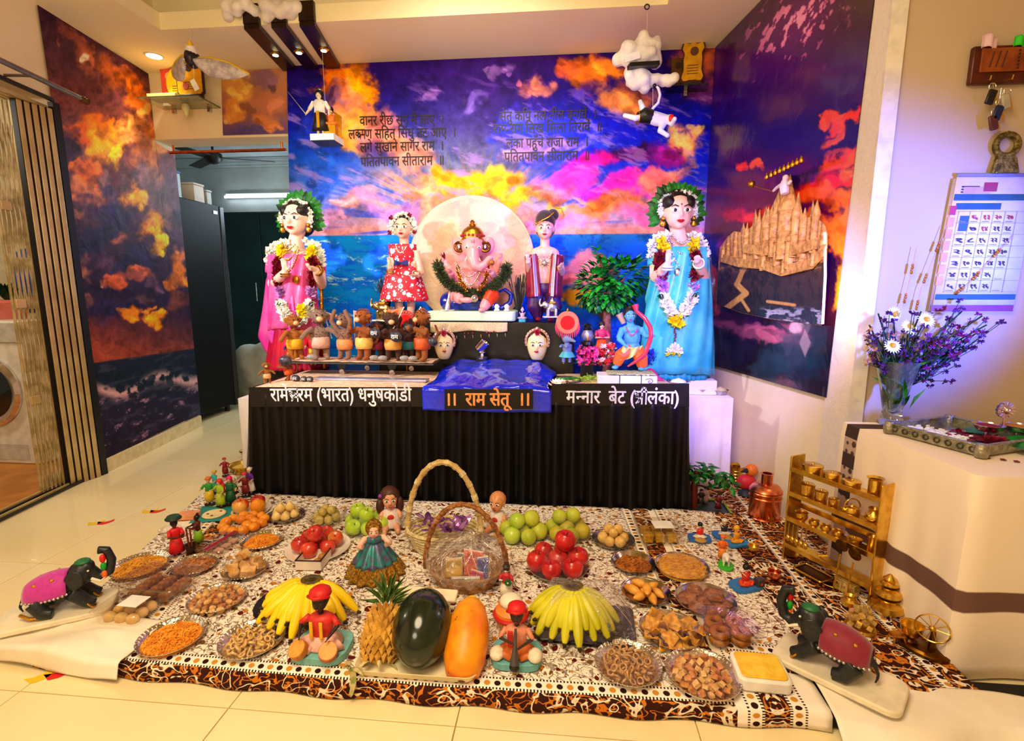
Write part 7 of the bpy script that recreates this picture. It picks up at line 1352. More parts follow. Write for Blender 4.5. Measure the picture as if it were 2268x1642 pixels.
# ================================================================ BANANAS, MELON, PAPAYA, PINEAPPLE
ban=mat('banana_yellow','F8D818',.4,c2='F0C408',scale=6);bang=mat('banana_green','D8D020',.4,c2='B8B418',scale=6);bant=mat('banana_tip','2A1C0C',.7)
def bananas(lab,cu,cv,tip_r,n,a0,a1,zc,m,extra=0,lean=0):
    P=G(cu,cv,zc);r=thing('banana_bunch',lab,'fruit',(P.x,P.y,PZ+.008));C0=V((0,0,zc-PZ-.008));rnd=random.Random(n)
    for lay in range(2):
        for i in range(n-lay*2):
            a=rad(a0+(a1-a0)*(i+.5*lay)/(n-1))+rnd.uniform(-.04,.04);L=tip_r*(1-.12*lay)*rnd.uniform(.92,1.05);d=V((cos(a),sin(a),0));zt=.022+.030*lay
            st=C0+d*.018+V((0,0,-.004-.01*lay));pts=[st,C0+d*L*.28+V((0,0,.004+.008*lay)),C0+d*L*.58+V((0,0,-.022)),V((0,0,zt+.022))+d*L*.86,V((0,0,zt))+d*L]
            o=obj('banana',B().tube(pts,[.006,.014,.0195,.017,.007],8),m,r,sub=1);obj('banana_tip',B().tube([pts[-1]-d*.003,pts[-1]+d*.008],[.0065,.004],6),bant,o)
    obj('crown',B().torus(C0,.028,.011,16,8,sy=.7),mat('banana_stalk','6A5A18',.7,c2='3A2A10',scale=30),r);return r
P=G(668,1345);obj('black_plate',B().lathe([(0,0),(.10,0),(.128,.012),(.13,.013),(.10,.003),(0,.003)],40,sx=1.15),cm('0E0C0C',.35),loc=(P.x,P.y+.0,PZ+.004),label='large black oval plate under the open banana bunch',cat='plate')
bananas('open bunch of ripe yellow bananas on the black plate',690,1288,.165,10,-178,-8,PZ+.115,ban)
P=G(1298,1392);obj('black_tray',B().prism(rrect(.30,.20,.02),0,.012),cm('0A0909',.3),loc=(P.x,P.y+.01,PZ+.004),rot=(0,0,-.06),label='black rectangular tray under the wrapped banana bunch',cat='tray',bevel=.003)
P2=P;bananas('bunch of yellow bananas under crinkled film on the black tray',1268,1302,.15,10,-172,-10,PZ+.125,bang)
q0=G(1270,1310,PZ+.12)
def wrapf(a,t_):
    an=2*pi*a;c,s__=cos(an),sin(an);m_=max(abs(c),abs(s__));ex=V((P.x+c/m_*.15,P.y+.01+s__/m_*.10,PZ+.02));top=V((q0.x,q0.y,PZ+.135));k=t_**.8;p=top.lerp(ex,k);return p+V((0,0,.055*sin(pi*t_)))+V((.004*sin(an*19+t_*9),.004*sin(an*23),.004*sin(an*31+t_*7)))*t_
obj('cling_film',B().grid(wrapf,90,16,closeu=True),film('crinkled_wrap','FFFFFF',.12,.08,24,.9),smooth=180,label='crinkled clear film wrapped over bananas and black tray',cat='plastic film')
glint_film=film('film_crease','FFFFFF',.45,.2,40,.5)  # pale ribs along the folds, added as the wrap's reflection streaks
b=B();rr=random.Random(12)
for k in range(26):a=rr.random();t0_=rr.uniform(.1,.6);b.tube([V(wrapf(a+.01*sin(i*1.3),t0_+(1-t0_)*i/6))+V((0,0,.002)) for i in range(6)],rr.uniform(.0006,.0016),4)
obj('crease_glints',b,glint_film,[o for o in COL.objects if o.get('label') == 'crinkled clear film wrapped over bananas and black tray'][0],kind='stuff')
# cream tray with melon, papaya, pineapple
q=[G(u,v,PZ+.02) for u,v in ((792,1495),(1075,1500),(1072,1395),(815,1385))];c=sum(q,V())/4;w_=(q[1]-q[0]).length;d_=.225
r=thing('fruit_tray','long cream plastic tray holding the pineapple, melon and papaya','tray',(c.x,q[0].y+d_/2,PZ+.005),.0);crm=cm('F4E6B8',.4);o_,i_=rrect(w_,d_,.03),rrect(w_*.93,d_*.86,.025);n=len(o_)
b=B();b.add([(x,y,0) for x,y in i_]+[(x,y,.026) for x,y in o_]+[(x*.985,y*.975,.026) for x,y in o_]+[(x*.96,y*.95,.005) for x,y in i_],[tuple(reversed(range(n)))]+[(k*n+i,k*n+(i+1) % n,(k+1)*n+(i+1) % n,(k+1)*n+i) for k in range(3) for i in range(n)]+[tuple(range(3*n,4*n))]);obj('tray_body',b,crm,r)
tc=V(r.location);mel=G(935,1440,PZ+.09)
mx=lambda u:G(u,1430,PZ+.06).x
obj('watermelon',B().ell((0,0,0),(.083,.112,.086),nu=28,nv=20),mat('melon_skin','0E1810',.18,c2='1A2A1A',scale=10,coat=.3),loc=(mx(930),tc.y-.006,PZ+.096),rot=(.35,0,.05),label='dark green watermelon in the cream tray',cat='fruit',smooth=180)
r=thing('papaya','ripe orange papaya with brown spots in the cream tray','fruit',(mx(1035)-.004,tc.y+.0,PZ+.070),rot=(-1.05,.06,.05));pap=B().lathe([(0,-.115),(.02,-.113),(.045,-.10),(.058,-.06),(.062,-.01),(.056,.045),(.042,.085),(.024,.105),(.01,.112),(0,.113)],28);pm=mat('papaya_skin','F09A14',.4,c2='E8780C',scale=14)
t=NT(pm);p=pm.node_tree.nodes['Principled BSDF'];bc=p.inputs['Base Color'].links[0].from_socket;sp=t.step(t.noise(t.coord(),34,3,.6),.66,.72);t.put(p.inputs['Base Color'],t.mix(sp,bc,C('5A2A08')));obj('flesh',pap,pm,r,smooth=180);obj('stem_scar',B().ell((0,0,-.115),(.011,.011,.004)),cm('6A4A1A'),r);obj('neck_tip',B().ell((0,0,.108),(.016,.016,.010)),cm('F4C820'),r)
r=thing('pineapple','ripe pineapple lying in the cream tray with spiky crown','fruit',(mx(835),tc.y-.005,PZ+.062),rot=(-.95,0,.12));pin=mat('pineapple_skin','D8A23C',.6,c2='A87424',scale=30)
def pine(R,h,nr,na):
    b=B()
    for j in range(nr):
        z=-h/2+h*(j+.5)/nr;rr=R*sqrt(max(.05,1-(2*z/h)**2*.55))
        for i in range(na):
            a=2*pi*(i+.5*(j % 2))/na;n_=V((cos(a),sin(a),0));s1=V((-sin(a),cos(a),0));c=n_*rr+V((0,0,z));hw=pi*rr/na*1.02;hh=h/nr*.98
            b.add([c-s1*hw,c-V((0,0,hh)),c+s1*hw,c+V((0,0,hh)),c+n_*.010,c+n_*.013+V((0,0,.006))],[(0,1,4),(1,2,4),(2,3,4),(3,0,4)]);b.tube([c+n_*.008,c+n_*.016+V((0,0,.006))],[.0025,.0008],4)
    b.ell((0,0,0),(R*.97,R*.97,h*.52));return b
obj('skin_eyes',pine(.049,.15,9,13),pin,r,smooth=0);b=B();rr=random.Random(2)
for k in range(34):a=k*2.4;el=.15+k/34*1.2;b.leaf((cos(a)*.012,sin(a)*.012,.07+k*.0012),(cos(a)*cos(el),sin(a)*cos(el),sin(el)+.25),.075,.012,curl=.25)
obj('crown_leaves',b,mat('pineapple_leaf','5A7A30',.6,c2='3A5A24',scale=30),r,smooth=0);b=B();[b.leaf((cos(a)*.02,sin(a)*.02,-.07),(cos(a),sin(a),-.5),.06,.015) for a in arc(6,0,5)];obj('base_leaves',b,mat('dry_leaf','D8C890',.7,c2='A89858',scale=30),r,smooth=0)
P=G(930,1322,PZ+.075);r=thing('tray_rim','second cream plastic tray leaning behind the watermelon','tray',(P.x+.0,P.y+.005,PZ+.006));w2_=(G(1010,1322,PZ+.08)-G(845,1318,PZ+.08)).length;obj('tray_panel',B().at(loc=(0,0,.075),rot=(.18,0,-.03)).box((0,0,0),(w2_,.05,.014)),cm('F8EAC8',.4),r,bevel=.005)
for sg in (-1,1):obj('prop',B().box((sg*w2_*.35,.0,.034),(.012,.06,.066)),cm('F4E6B8'),r)
r=thing('dry_corn_husk','strip of dry striped husk hanging over the tray front','husk',(mx(800),tc.y-d_/2-.006,PZ+.03));obj('husk',B().grid(lambda a,t_:((a-.5)*.022*(1-.5*t_)+.008*sin(t_*3),-.006-.012*t_,-.0+.02-.075*t_+.004*cos(a*6)),6,12),mat('husk_green','8A9A50',.6,c2='D8C890',scale=60),r,smooth=180,solid=.001);b=B();[b.leaf((random.uniform(-.01,.03),-.004,.02),(random.uniform(-.4,1),-.5,random.uniform(.2,1)),.06,.016) for _ in range(6)];obj('dry_leaves',b,mat('dry_leaf','D8C890',.7),r,smooth=0)
# ================================================================ BASKETS AND DOLLS IN THE MIDDLE
wick=mat('wicker_tan','C08A50',.7,c2='8A5A2C',scale=60,bump=.4);wickw=mat('wicker_cream','EAD8A8',.7,c2='C8B078',scale=60,bump=.4);rope=mat('rope_brown','B0703A',.7,c2='7A4420',scale=80,bump=.6)
def basket(lab,P,R,h,HR,HH,m,hm,rz=0,hr=.009,sy=.8):
    r=thing('gift_basket',lab,'basket',P,rz)
    for k in range(7):z=.006+k*h/6.5;rr=R*(.78+.22*k/6);obj('coil',B().tube([(rr*cos(a)*(1+.012*(-1)**i),rr*sy*sin(a)*(1+.012*(-1)**i),z) for i,a in enumerate(arc(49,0,2*pi)[:-1])],h/11,6,closed=True),m,r)
    for i in range(24):a=2*pi*i/24;obj('stave',B().tube([(R*.78*cos(a),R*.78*sy*sin(a),.002),(R*cos(a),R*sy*sin(a),h+.004)],.0035,5),m,r)
    obj('base',B().lathe([(0,0),(R*.8,0),(R*.8,.006),(0,.006)],30,sy=sy),m,r)
    pts=[(HR*cos(a),0,h*.5+(HH-h*.5)*sin(a)) for a in arc(30,0,pi)];hd=obj('handle',B().tube(pts,hr,8),hm,r)
    for i in range(1,29,2):p,q=V(pts[i]),V(pts[i+1]);obj('handle_wrap',B().tube([p+(q-p)*.1,p+(q-p)*.8],hr*1.22,8),m if i % 4 == 1 else hm,hd)
    return r
P=plate_pos(985,1205,PZ);P.z=PZ+.004;b0=basket('tall cream basket with a wrapped arched handle before the black skirt',(G(985,1215).x,G(985,1215).y,PZ+.004),.15,.085,.152,top_z(G(985,1215),1026)-PZ,wickw,mat('cane','D8BC82',.6,c2='B8965A',scale=40),0,.011,.7)
b1P=G(1022,1318);b1P=V((b1P.x,b1P.y+.085,PZ+.004));b1=basket('wicker gift basket with a brown rope handle under film',b1P,.135,.055,.155,top_z(b1P,1120)-PZ,wick,rope,-.12,.009,.8)
def bagf(a,t_):
    an=2*pi*a;top=V((.02,0,.20));e=V((.13*cos(an),.11*sin(an),.035));k=sin(pi*t_)*.05;return top.lerp(e,t_**.7)+V((k*cos(an)*1.2,k*sin(an),.01*sin(an*17)*t_))+V((0,0,.02*sin(pi*t_)))
obj('cling_film',B().grid(bagf,80,16,closeu=True),film('basket_wrap','FFFFFF',.2,.14,22,1.0),b1,smooth=180)
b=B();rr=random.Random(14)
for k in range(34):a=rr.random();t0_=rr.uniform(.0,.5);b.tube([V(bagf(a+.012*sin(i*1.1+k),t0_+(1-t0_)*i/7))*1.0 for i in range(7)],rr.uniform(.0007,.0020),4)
obj('crease_glints',b,glint_film,b1,kind='stuff')  # white fold ribs stand in for reflections on the basket wrap
for lab,x,y,w_,h,c,rz in (('yellow snack packet inside the film-wrapped basket',-.05,0,.06,.07,'F0C020',.3),('orange and red snack packet inside the film-wrapped basket',.035,.01,.075,.10,'E8501C',-.2),('white card lying in the film-wrapped basket',.01,-.06,.10,.03,'F8F4F0',.1),('blue wrapped packet inside the film-wrapped basket',.075,-.02,.04,.09,'3050C8',.4),('brown tin inside the film-wrapped basket',-.01,.05,.06,.07,'6A4020',0),('pink sachet at the front of the film-wrapped basket',.06,-.05,.05,.05,'E84090',-.4)):
    r=thing('gift_packet',lab,'packet',b1P+V((x*.85,y*.8,.012)),rz);obj('packet',B().grid(lambda a,t_:((a-.5)*w_,.012*sin(pi*a)*sin(pi*t_)-.006,t_*h),8,8),cm(c,.3,coat=.4),r,smooth=180,solid=.006);obj('crimp',B().box((0,-.004,h),(w_,.004,.006)),cm('F4E8D8',.4),r)
b=B();rr=random.Random(4);[b.leaf((rr.uniform(-.09,.09),rr.uniform(-.05,.05),rr.uniform(.07,.10)),(rr.uniform(-1,1),rr.uniform(-1,1),rr.uniform(.2,1)),.05,.03) for _ in range(40)];r=thing('tissue_paper','shiny purple and lilac tissue inside the tall cream basket','tissue',tuple(V(b0.location)+V((0,0,.01))));obj('tissue',b,mat('purple_foil','7A3A90',.25,.5,c2='C890D0',scale=20),r,smooth=0,kind='stuff')
# dolls among the food
def sit_doll(lab,u,v,h,rz,skn,dress,hair,kind):
    P=G(u,v);r=thing('baby_doll',lab,'doll',(P.x,P.y,PZ+.004),rz,sc=h);b=B();hc=V((0,-.02,.72));R=.24
    head_shape(b,hc,R);b.tube([(0,0,.48),(0,-.01,.55)],.09,8);b.ell((0,0,.30),(.17,.13,.20))
    for sg in (-1,1):b.tube([(sg*.15,0,.42),(sg*.24,-.10,.32),(sg*.22,-.22,.34)],[.06,.055,.045],8);hand(b,(sg*.22,-.22,.34),(0,-1,.2),(0,0,1),.11,n8=5);b.tube([(sg*.09,-.04,.12),(sg*.14,-.28,.09),(sg*.15,-.40,.07)],[.09,.075,.055],8);b.ell((sg*.15,-.43,.09),(.055,.06,.075))
    obj('body',b,cm(skn,.4),r,remesh=.02);face(r,hc,R,eye=1.1)
    obj('dress',B().lathe([(.24,.05),(.26,.10),(.2,.30),(.17,.44),(.09,.50)],20,sy=.85),cm(dress),r,solid=.012,smooth=180);obj('bib_patch',B().ell((0,-.17,.32),(.08,.02,.07)),cm('C83020'),r)
    if kind == 'hair':
        b=B();b.ell(hc+V((0,.07,.07)),(R*.98,R*.95,R*.95));[b.ell(hc+V((sg*R*.95,.06,-.18)),(.10,.10,.20)) for sg in (-1,1)];obj('hair',b,cm(hair,.5),r,smooth=180);obj('hair_clip',B().ell(hc+V((-R*.9,-.02,.10)),.05),cm('9040B0'),r)
    else:obj('hair',B().ell(hc+V((0,.05,.06)),(R*.88,R*.90,R*.88)),cm(hair,.45),r,smooth=180)
sit_doll('girl doll with brown curly hair sitting before the black skirt',866,1170,.185,.35,'E8A888','F4E0DC','4A2414','hair');sit_doll('bald baby doll sitting behind the basket handle',1102,1175,.175,-.3,'E8A070','F0E4E0','D89058','bald')
P=G(826,1282);r=thing('skirt_doll','dancing doll with gold scarf and a wide teal and gold skirt','doll',(P.x,P.y+.03,PZ+.004),.35);H_=top_z(V(r.location),1155)-PZ
b=B();hc=V((0,-.01,H_-.035));head_shape(b,hc,.028);b.tube([(0,0,H_*.62),(0,-.005,H_-.055)],[.016,.012],8);b.ell((0,0,H_*.66),(.03,.02,.03))
for sg in (-1,1):b.tube([(sg*.03,0,H_*.70),(sg*.055,-.03,H_*.60),(sg*.04,-.06,H_*.66)],[.011,.010,.008],7);hand(b,(sg*.04,-.06,H_*.66),(0,-.4,1),(0,-1,0),.025,n8=5)
obj('body',b,skin,r,remesh=.0035);face(r,hc,.028);obj('scarf',B().ell(hc+V((0,.012,.006)),(.031,.03,.033)),mat('sequin_gold','C89A38',.3,.8,c2='7A4A14',scale=150,bump=.6),r,smooth=180)
def skf(lo,hi):
    def f(a,t_):an=2*pi*a;k=lo+(hi-lo)*t_;rr=.02+.075*k**.8+.008*sin(an*14)*k;return (rr*cos(an)*1.1,rr*sin(an),H_*.60*(1-k)+.004)
    return f
obj('teal_skirt',B().grid(skf(0,.62),90,10,closeu=True),mat('teal_brocade','1E8A86',.35,.3,c2='5A4A7A',scale=60),r,smooth=180,solid=.002);obj('gold_hem',B().grid(skf(.62,1),90,8,closeu=True),mat('sequin_gold','C89A38',.3,.8),r,smooth=180,solid=.002);obj('bodice',B().lathe([(.022,H_*.58),(.03,H_*.66),(.028,H_*.72),(.012,H_*.75)],14),mat('teal_brocade','1E8A86',.35),r,smooth=180)
# musicians on teal bases
mu='C8C0A8'
def tabla(r,Z):
    for sg,c in ((-1,'C87A1C'),(1,'B85A18')):
        d=obj('drum',B().at(loc=(sg*.19,-.22,.12),rot=(.6,sg*.25,0)).lathe([(0,0),(.09,0),(.13,.06),(.125,.15),(0,.15)],18),cm(c),r,sc=1);obj('drum_skin',B().at(loc=(sg*.19,-.22,.12),rot=(.6,sg*.25,0)).lathe([(0,.151),(.115,.151),(.115,.156),(0,.156)],18),cm('E8A040'),d)
    for sg in (-1,1):obj('scarf_end',B().box((sg*.07,-.17,.42),(.05,.02,.26)),cm('F0B020'),r,bevel=.01)
P=G(704,1462);mini('tabla_player','seated drummer figurine in red turban on a teal base',(P.x,P.y+.035,PZ+.004),top_z(V((P.x,P.y+.035,0)),1297)-PZ,0,'2A1A16','D83028','F0B8A8',('turban','D01C1C'),(((-.27,-.06,.38),(-.20,-.26,.30)),((.27,-.06,.38),(.20,-.26,.30))),('78B8B4',.11,.78,.62),True,extra=tabla)
def shehnai(r,Z):
    obj('pipe',B().tube([(0,-.20,.66),(0,-.30,.45),(0,-.42,.20)],[.02,.03,.075],10),cm('4A4240'),r);obj('pipe_bell',B().ell((0,-.43,.17),(.08,.06,.06)),cm('1A1410'),r)
    for sg in (-1,1):obj('knee_cloth',B().ell((sg*.30,-.16,.19),(.12,.15,.09)),cm('F0E4C8'),r,smooth=180)
    obj('scarf',B().box((-.09,-.17,.45),(.08,.03,.28)),cm('C82020'),r,bevel=.01)
P=G(1142,1480);mini('piper_figurine','seated piper figurine in red turban blowing a horn on a teal base',(P.x,P.y+.035,PZ+.004),top_z(V((P.x,P.y+.035,0)),1335)-PZ,0,'3A2A26','E89070','D8702C',('turban','D81818'),(((-.26,-.10,.34),(-.04,-.30,.40)),((.26,-.10,.34),(.04,-.33,.33))),('6AB0B0',.12,.80,.62),True,extra=shehnai)
P=G(1118,1345); 
def potx(r,Z):
    obj('water_pot',B().lathe([(0,.9),(.08,.92),(.12,1.0),(.06,1.08),(.08,1.1),(.0,1.1)],16),cm('3A2A1A'),r);d=obj('hand_drum',B().at(loc=(.10,-.22,.62),rot=(pi/2,0,0)).lathe([(0,0),(.10,0),(.11,.03),(0,.04)],18),cm('1E6A3A'),r);obj('drum_knob',B().ell((.10,-.27,.62),.025),cm('F0F0E0'),d);obj('apron',B().lathe([(.20,.10),(.19,.3),(.15,.46)],16,sy=.9),cm('F4E8D0'),r,smooth=180)
mini('dancer_figurine','standing woman figurine with a dark pot on her head and a green hand drum',(P.x,P.y+.05,PZ+.004),(top_z(V((P.x,P.y+.05,0)),1250)-PZ)/1.1,-.1,'E8E0D8','C82830','F0902C',('hair','0C0808'),(((-.2,-.08,.58),(-.10,-.18,.64)),((.2,-.08,.58),(.10,-.16,.56))),extra=potx)
P=G(1130,1400);r=thing('drum_figurine','round orange and red painted pot behind the piper','pot',(P.x,P.y+.02,PZ+.004));obj('pot',B().lathe([(0,0),(.03,0),(.05,.03),(.048,.06),(.03,.078),(.036,.086),(0,.086)],20),cm('F08C30'),r);obj('band',B().torus((0,0,.045),.050,.007,20,6),cm('D02020'),r);obj('cloth_cover',B().ell((0,0,.086),(.036,.036,.022)),cm('F0E4CC'),r)
# village children and grinding women on the left
kids=[('child figurine in green shirt and yellow trousers with an orange cap',466,1118,60,.4,'2E9A3A','E8C020',('turban','E86A20')),('child figurine in lime frock with a red scarf',490,1124,62,-.3,'A8C828','B8D030',('veil','D82838')),('child figurine in turquoise with arms stretched out',478,1092,50,-.5,'30B0B8','30B0B8',('hair','D8B040')),('child figurine in dark green frock with a magenta scarf',512,1118,62,.3,'186A38','14502C',('veil','E01860')),('child figurine in pale clothes behind the dark green frock',518,1092,50,0,'D8D0C0','C8A060',('hair','6A5A40')),('child figurine in maroon robe with a pink turban',545,1100,52,.2,'7A1420','7A1420',('turban','E02858')),('child figurine in purple jacket and white trousers',556,1094,58,-.3,'5A2090','F4F0EC',('hair','E8D8C0')),('tiny child figurine in crimson near the brass bowls',500,1055,40,.5,'A01428','7A1020',('turban','C81830'))]
for lab,u,v,hp,rz,tp,lw_,we in kids:P=G(u,v);z=PZ+.004 if P.y < 2.38 else .012;P=G(u,v,z);mini('child_figurine',lab,(P.x,P.y,z),hp*pxm(P)*1.05,rz,'D8B090',tp,lw_,we,arms=(((-.22,-.05,.60),(-.24,-.2,.60)),((.22,-.05,.58),(.24,-.2,.55))),base=('14100E',.05,.34,.26),group='village children figurines')
for lab,u,v,hp,rz,tp,lw_,we in (('grinding woman figurine in a bright red dress with a basket on the head',393,1232,82,.9,'E01820','E01820',('hair','0C0A08')),('grinding woman figurine in a lime skirt with a pink headband',441,1205,66,-.9,'5A1E14','88C020',('bun','140C0A'))):P=G(u,v);mini('village_woman',lab,(P.x,P.y,PZ+.004),hp*pxm(P),rz,'4A2A1C',tp,lw_,we,arms=(((-.16,-.14,.60),(-.03,-.30,.62)),((.16,-.14,.60),(.03,-.30,.62))))
P=G(424,1226);r=thing('mortar','brown wooden mortar with two long pestles between the grinding women','mortar',(P.x,P.y,PZ+.004));obj('mortar_cup',bowl_mesh(.020,.035,flare=1.1),cm('3A1A12'),r)
for a,bb in (((-.006,0,.012),(-.012,0,.10)),((.006,0,.012),(.004,.0,.105))):obj('pestle',B().tube([a,bb],.0035,6),cm('7A3018'),r)
P=G(388,1160,PZ+.08);r=thing('head_basket','round dark green basket lid balanced above the red-dressed woman','basket',(G(393,1232).x,G(393,1232).y,PZ+.004+82*pxm(G(393,1232))));obj('basket',B().lathe([(0,0),(.018,0),(.026,.008),(.022,.018),(0,.022)],18),cm('1A4030'),r);obj('rim',B().torus((0,0,.008),.0265,.003,18,6),cm('102A20'),r)
for lab,u,v,R_,c in (('brass bowl of yellow grain beside the white end cloth',540,1036,.10,'E8C050'),('second brass bowl set behind the first by the end cloth',556,1005,.08,'F0D070')):
    P=G(u,v,.04);r=thing('brass_bowl',lab,'bowl',(P.x,P.y,.012));obj('bowl',bowl_mesh(R_*.8,.05),brass,r);obj('grain',B().lathe([(R_*.6,.02),(R_*.62,.032),(R_*.3,.042),(0,.045)],20),mat('grain_gold',c,.8,bump=.6,scale=90),r,kind='stuff')
# ================================================================ BLACK ELEPHANT STATUES ON SLABS
elb=mat('statue_black','14171A',.4,c2='22262A',scale=20)
def elephant(lab,slab_lab,quad,rz,blanket,flip):
    q=[G(u,v,PZ+.02) for u,v in quad];c=sum(q,V())/4;w_=max((q[1]-q[0]).length,.1)
    s_=.30;rs=thing('stone_slab',slab_lab,'slab',(c.x,c.y,PZ+.016),rz);obj('slab',B().prism([(x,y) for x,y in rrect(s_,.15,.03)],0,.018),cm('F2E4C4',.6),rs,bevel=.004)
    r=thing('elephant_statue',lab,'statue',(c.x,c.y,PZ+.0345),rz,sc=.17);b=B()
    b.ell((0,0,.42),(.46,.28,.30),rot=(0,-.22,0));b.ell((.42,0,.62),(.22,.20,.24));b.ell((.50,0,.74),(.14,.15,.12))
    b.tube([(.56,0,.62),(.70,0,.48),(.84,0,.55),(.90,0,.78),(.84,0,1.0),(.74,0,1.04),(.72,0,.94)],[.12,.105,.09,.08,.075,.06,.04],10)
    for sy_ in (-1,1):b.ell((.36,sy_*.24,.60),(.17,.04,.20),rot=(0,.3,sy_*.2));b.tube([(.28,sy_*.18,.35),(.50,sy_*.20,.12),(.62,sy_*.20,.06)],[.13,.11,.09],8);b.tube([(-.25,sy_*.2,.3),(-.12,sy_*.28,.10),(.02,sy_*.28,.07)],[.15,.12,.10],8)
    b.tube([(-.44,0,.38),(-.52,0,.18),(-.50,.04,.06)],[.04,.03,.02],6);obj('body',b,elb,r,remesh=.022)
    def bl(a,t_):an=pi*(1.08-1.16*a);x=-.42+.66*t_;k=sqrt(max(.05,1-((x)/.52)**2));return (x,.295*k*cos(an)*1.04,.42+.22*x*.5+.32*k*max(-.3,sin(an))*1.02)
    o=obj('blanket',B().grid(bl,24,14),mat('velvet_'+blanket,blanket,.6,c2=None,scale=14,sheen=.4),r,smooth=180,solid=.012)
    for i in range(12):
        for a_ in (0,1):obj('silver_bead',B().ell(bl(a_,i/11),.026,nu=8,nv=6),silverm,o)
    for i,(x_,a_) in enumerate(((.3,.3),(.7,.3),(.3,.7),(.7,.7))):p=V(bl(a_,x_));obj('flower_motif',B().ell(p+V((0,(p.y)*.05,.008)),(.035,.02,.03),nu=8,nv=6),goldm,o)
    for sy_ in (-1,1):obj('tusk',B().tube([(.58,sy_*.10,.52),(.72,sy_*.12,.44),(.80,sy_*.10,.50)],[.03,.025,.008],7),pearl,r);obj('eye',B().ell((.56,sy_*.145,.70),.02,nu=8,nv=6),pearl,r);obj('anklet',B().torus((.56,sy_*.20,.08),.10,.018,16,6,rot=(0,.9,0)),goldm,r)
    obj('gold_edge',B().tube([(-.48,-.16,.10),(-.3,-.30,.06),(0,-.33,.05)],.03,8),goldm,r);obj('headpiece',B().ell((.46,0,.84),(.13,.12,.06)),cm('1E6A3A'),r)
    for k,c_ in enumerate(('E01818','18A030','F06A20')):obj('trunk_tassel',B().ell((.78,-.07*(1 if flip else 1),.86-.16*k),(.05,.05,.085)),cm(c_),r)
    return r
elephant('black elephant statue with a pink blanket beside the clear boxes','cream stone slab under the elephant with the pink blanket',[(55,1380),(150,1385),(210,1340),(100,1330)],.55,'C828A0',0)
elephant('black elephant statue with a maroon blanket beside the side table','cream stone slab under the elephant with the maroon blanket',[(1740,1440),(1850,1540),(1960,1560),(1880,1440)],2.45,'8A1030',1)
# painted footprints on the floor
for lab,u,v,c,rz in (('red painted footprint beside the yellow one at the cloth corner',133,1487,'E02418',-.5),('yellow painted footprint at the cloth corner',92,1494,'F4CC10',-.35),('red painted footprint near the doorway',235,1156,'E02418',-.9),('yellow painted footprint near the doorway',214,1157,'F4CC10',-.9),('red painted footprint nearer the elephant figurines path',350,1131,'E02418',-1.0),('yellow painted footprint on the path to the doorway',333,1131,'F4CC10',-1.0)):
    P=G(u,v,0);s_=.0012*40*(1 if v > 1400 else 1.1);pts=[(.022*sin(t_*3.2),-.04+.08*t_) for t_ in arc(9,0,1)];L_=[(x-.020*(1.2-t_*.6),y) for (x,y),t_ in zip(pts,arc(9,0,1))]+[(x+.022*(1-t_*.4),y) for (x,y),t_ in reversed(list(zip(pts,arc(9,0,1))))]
    obj('footprint',B().prism([(x*.8,y*.8) for x,y in reversed(L_)],.0006,.0014),cm(c,.7),loc=(P.x,P.y,0),rot=(0,0,rz),label=lab,cat='footprint')
# ================================================================ SIDE TABLE, VASE, SILVER TRAY
tcm=bpy.data.materials.new('striped_table_cloth');tcm.use_nodes=True;t=NT(tcm);p=t.n['Principled BSDF'];co=t.node('ShaderNodeNewGeometry').outputs['Position'];X_,Y_,Z_=t.xyz(co);nz=t.m('MULTIPLY',t.noise(co,3,2),.03);zz=t.m('ADD',Z_,nz)
b1_=t.m('MULTIPLY',t.step(zz,.222,.228),t.step(zz,.288,.282));col=t.mix(b1_,C('F4E4D0'),C('6A4A40'));yy=t.m('MULTIPLY',t.step(Y_,1.885,1.888),t.step(Y_,1.955,1.952));chk=t.vor(co,30,'F1','Distance',.2);col=t.mix(yy,col,t.mix(t.step(t.m('FRACT',t.m('MULTIPLY',Z_,9)),.45,.5),C('3A2620'),t.mix(t.step(chk,.3,.4),C('4A3630'),C('B8A090'))));t.put(p.inputs['Base Color'],col);p.inputs['Roughness'].default_value=.85
SZ2=.60;r=thing('side_table','low side table hidden by a striped white cloth','table',(1.66,1.70,0));obj('table_top',B().box((0,0,SZ2-.02),(1.06,.54,.03)),mat('table_wood','5A3A22',.5),r)
for sx in (-1,1):
    for sy_ in (-1,1):obj('leg',B().box((sx*.48,sy_*.22,.28),(.05,.05,.56)),mat('table_wood','5A3A22',.5),r)
x0,x1,y0,y1=1.12,2.22,1.42,1.985
def tcl(a,t_):
    an=2*pi*a;c,s__=cos(an),sin(an);m_=max(abs(c),abs(s__));x=c/m_;y=s__/m_;sk=-.06*(y+1)/2
    if t_ < .35:k=t_/.35;return ((x0+x1)/2+x*k*(x1-x0)/2+sk*k,(y0+y1)/2+y*k*(y1-y0)/2,SZ2)
    k=(t_-.35)/.65;wv=.010*k*(sin(an*10)+.6*sin(an*21+1));return ((x0+x1)/2+x*((x1-x0)/2+wv+.012*k)+sk,min(2.06,(y0+y1)/2+y*((y1-y0)/2+wv+.01*k)),SZ2-.59*k)
obj('table_cloth',B().grid(tcl,180,24,closeu=True),tcm,smooth=60,solid=.002,label='white table cloth with dark stripes draped over the side table',cat='tablecloth')
P=G(1972,940,SZ2);r=thing('glass_vase','flared clear glass vase on the side table','vase',(P.x,P.y,SZ2+.004));vh=top_z(V(r.location),800)-SZ2;obj('vase',B().lathe([(0,0),(.045,0),(.035,.02),(.03,.05),(.048,vh*.6),(.07,vh),(.067,vh),(.044,vh*.6),(.025,.05),(0,.03)],24),mat('vase_glass','E8F4F0',.05,trans=.95),r)
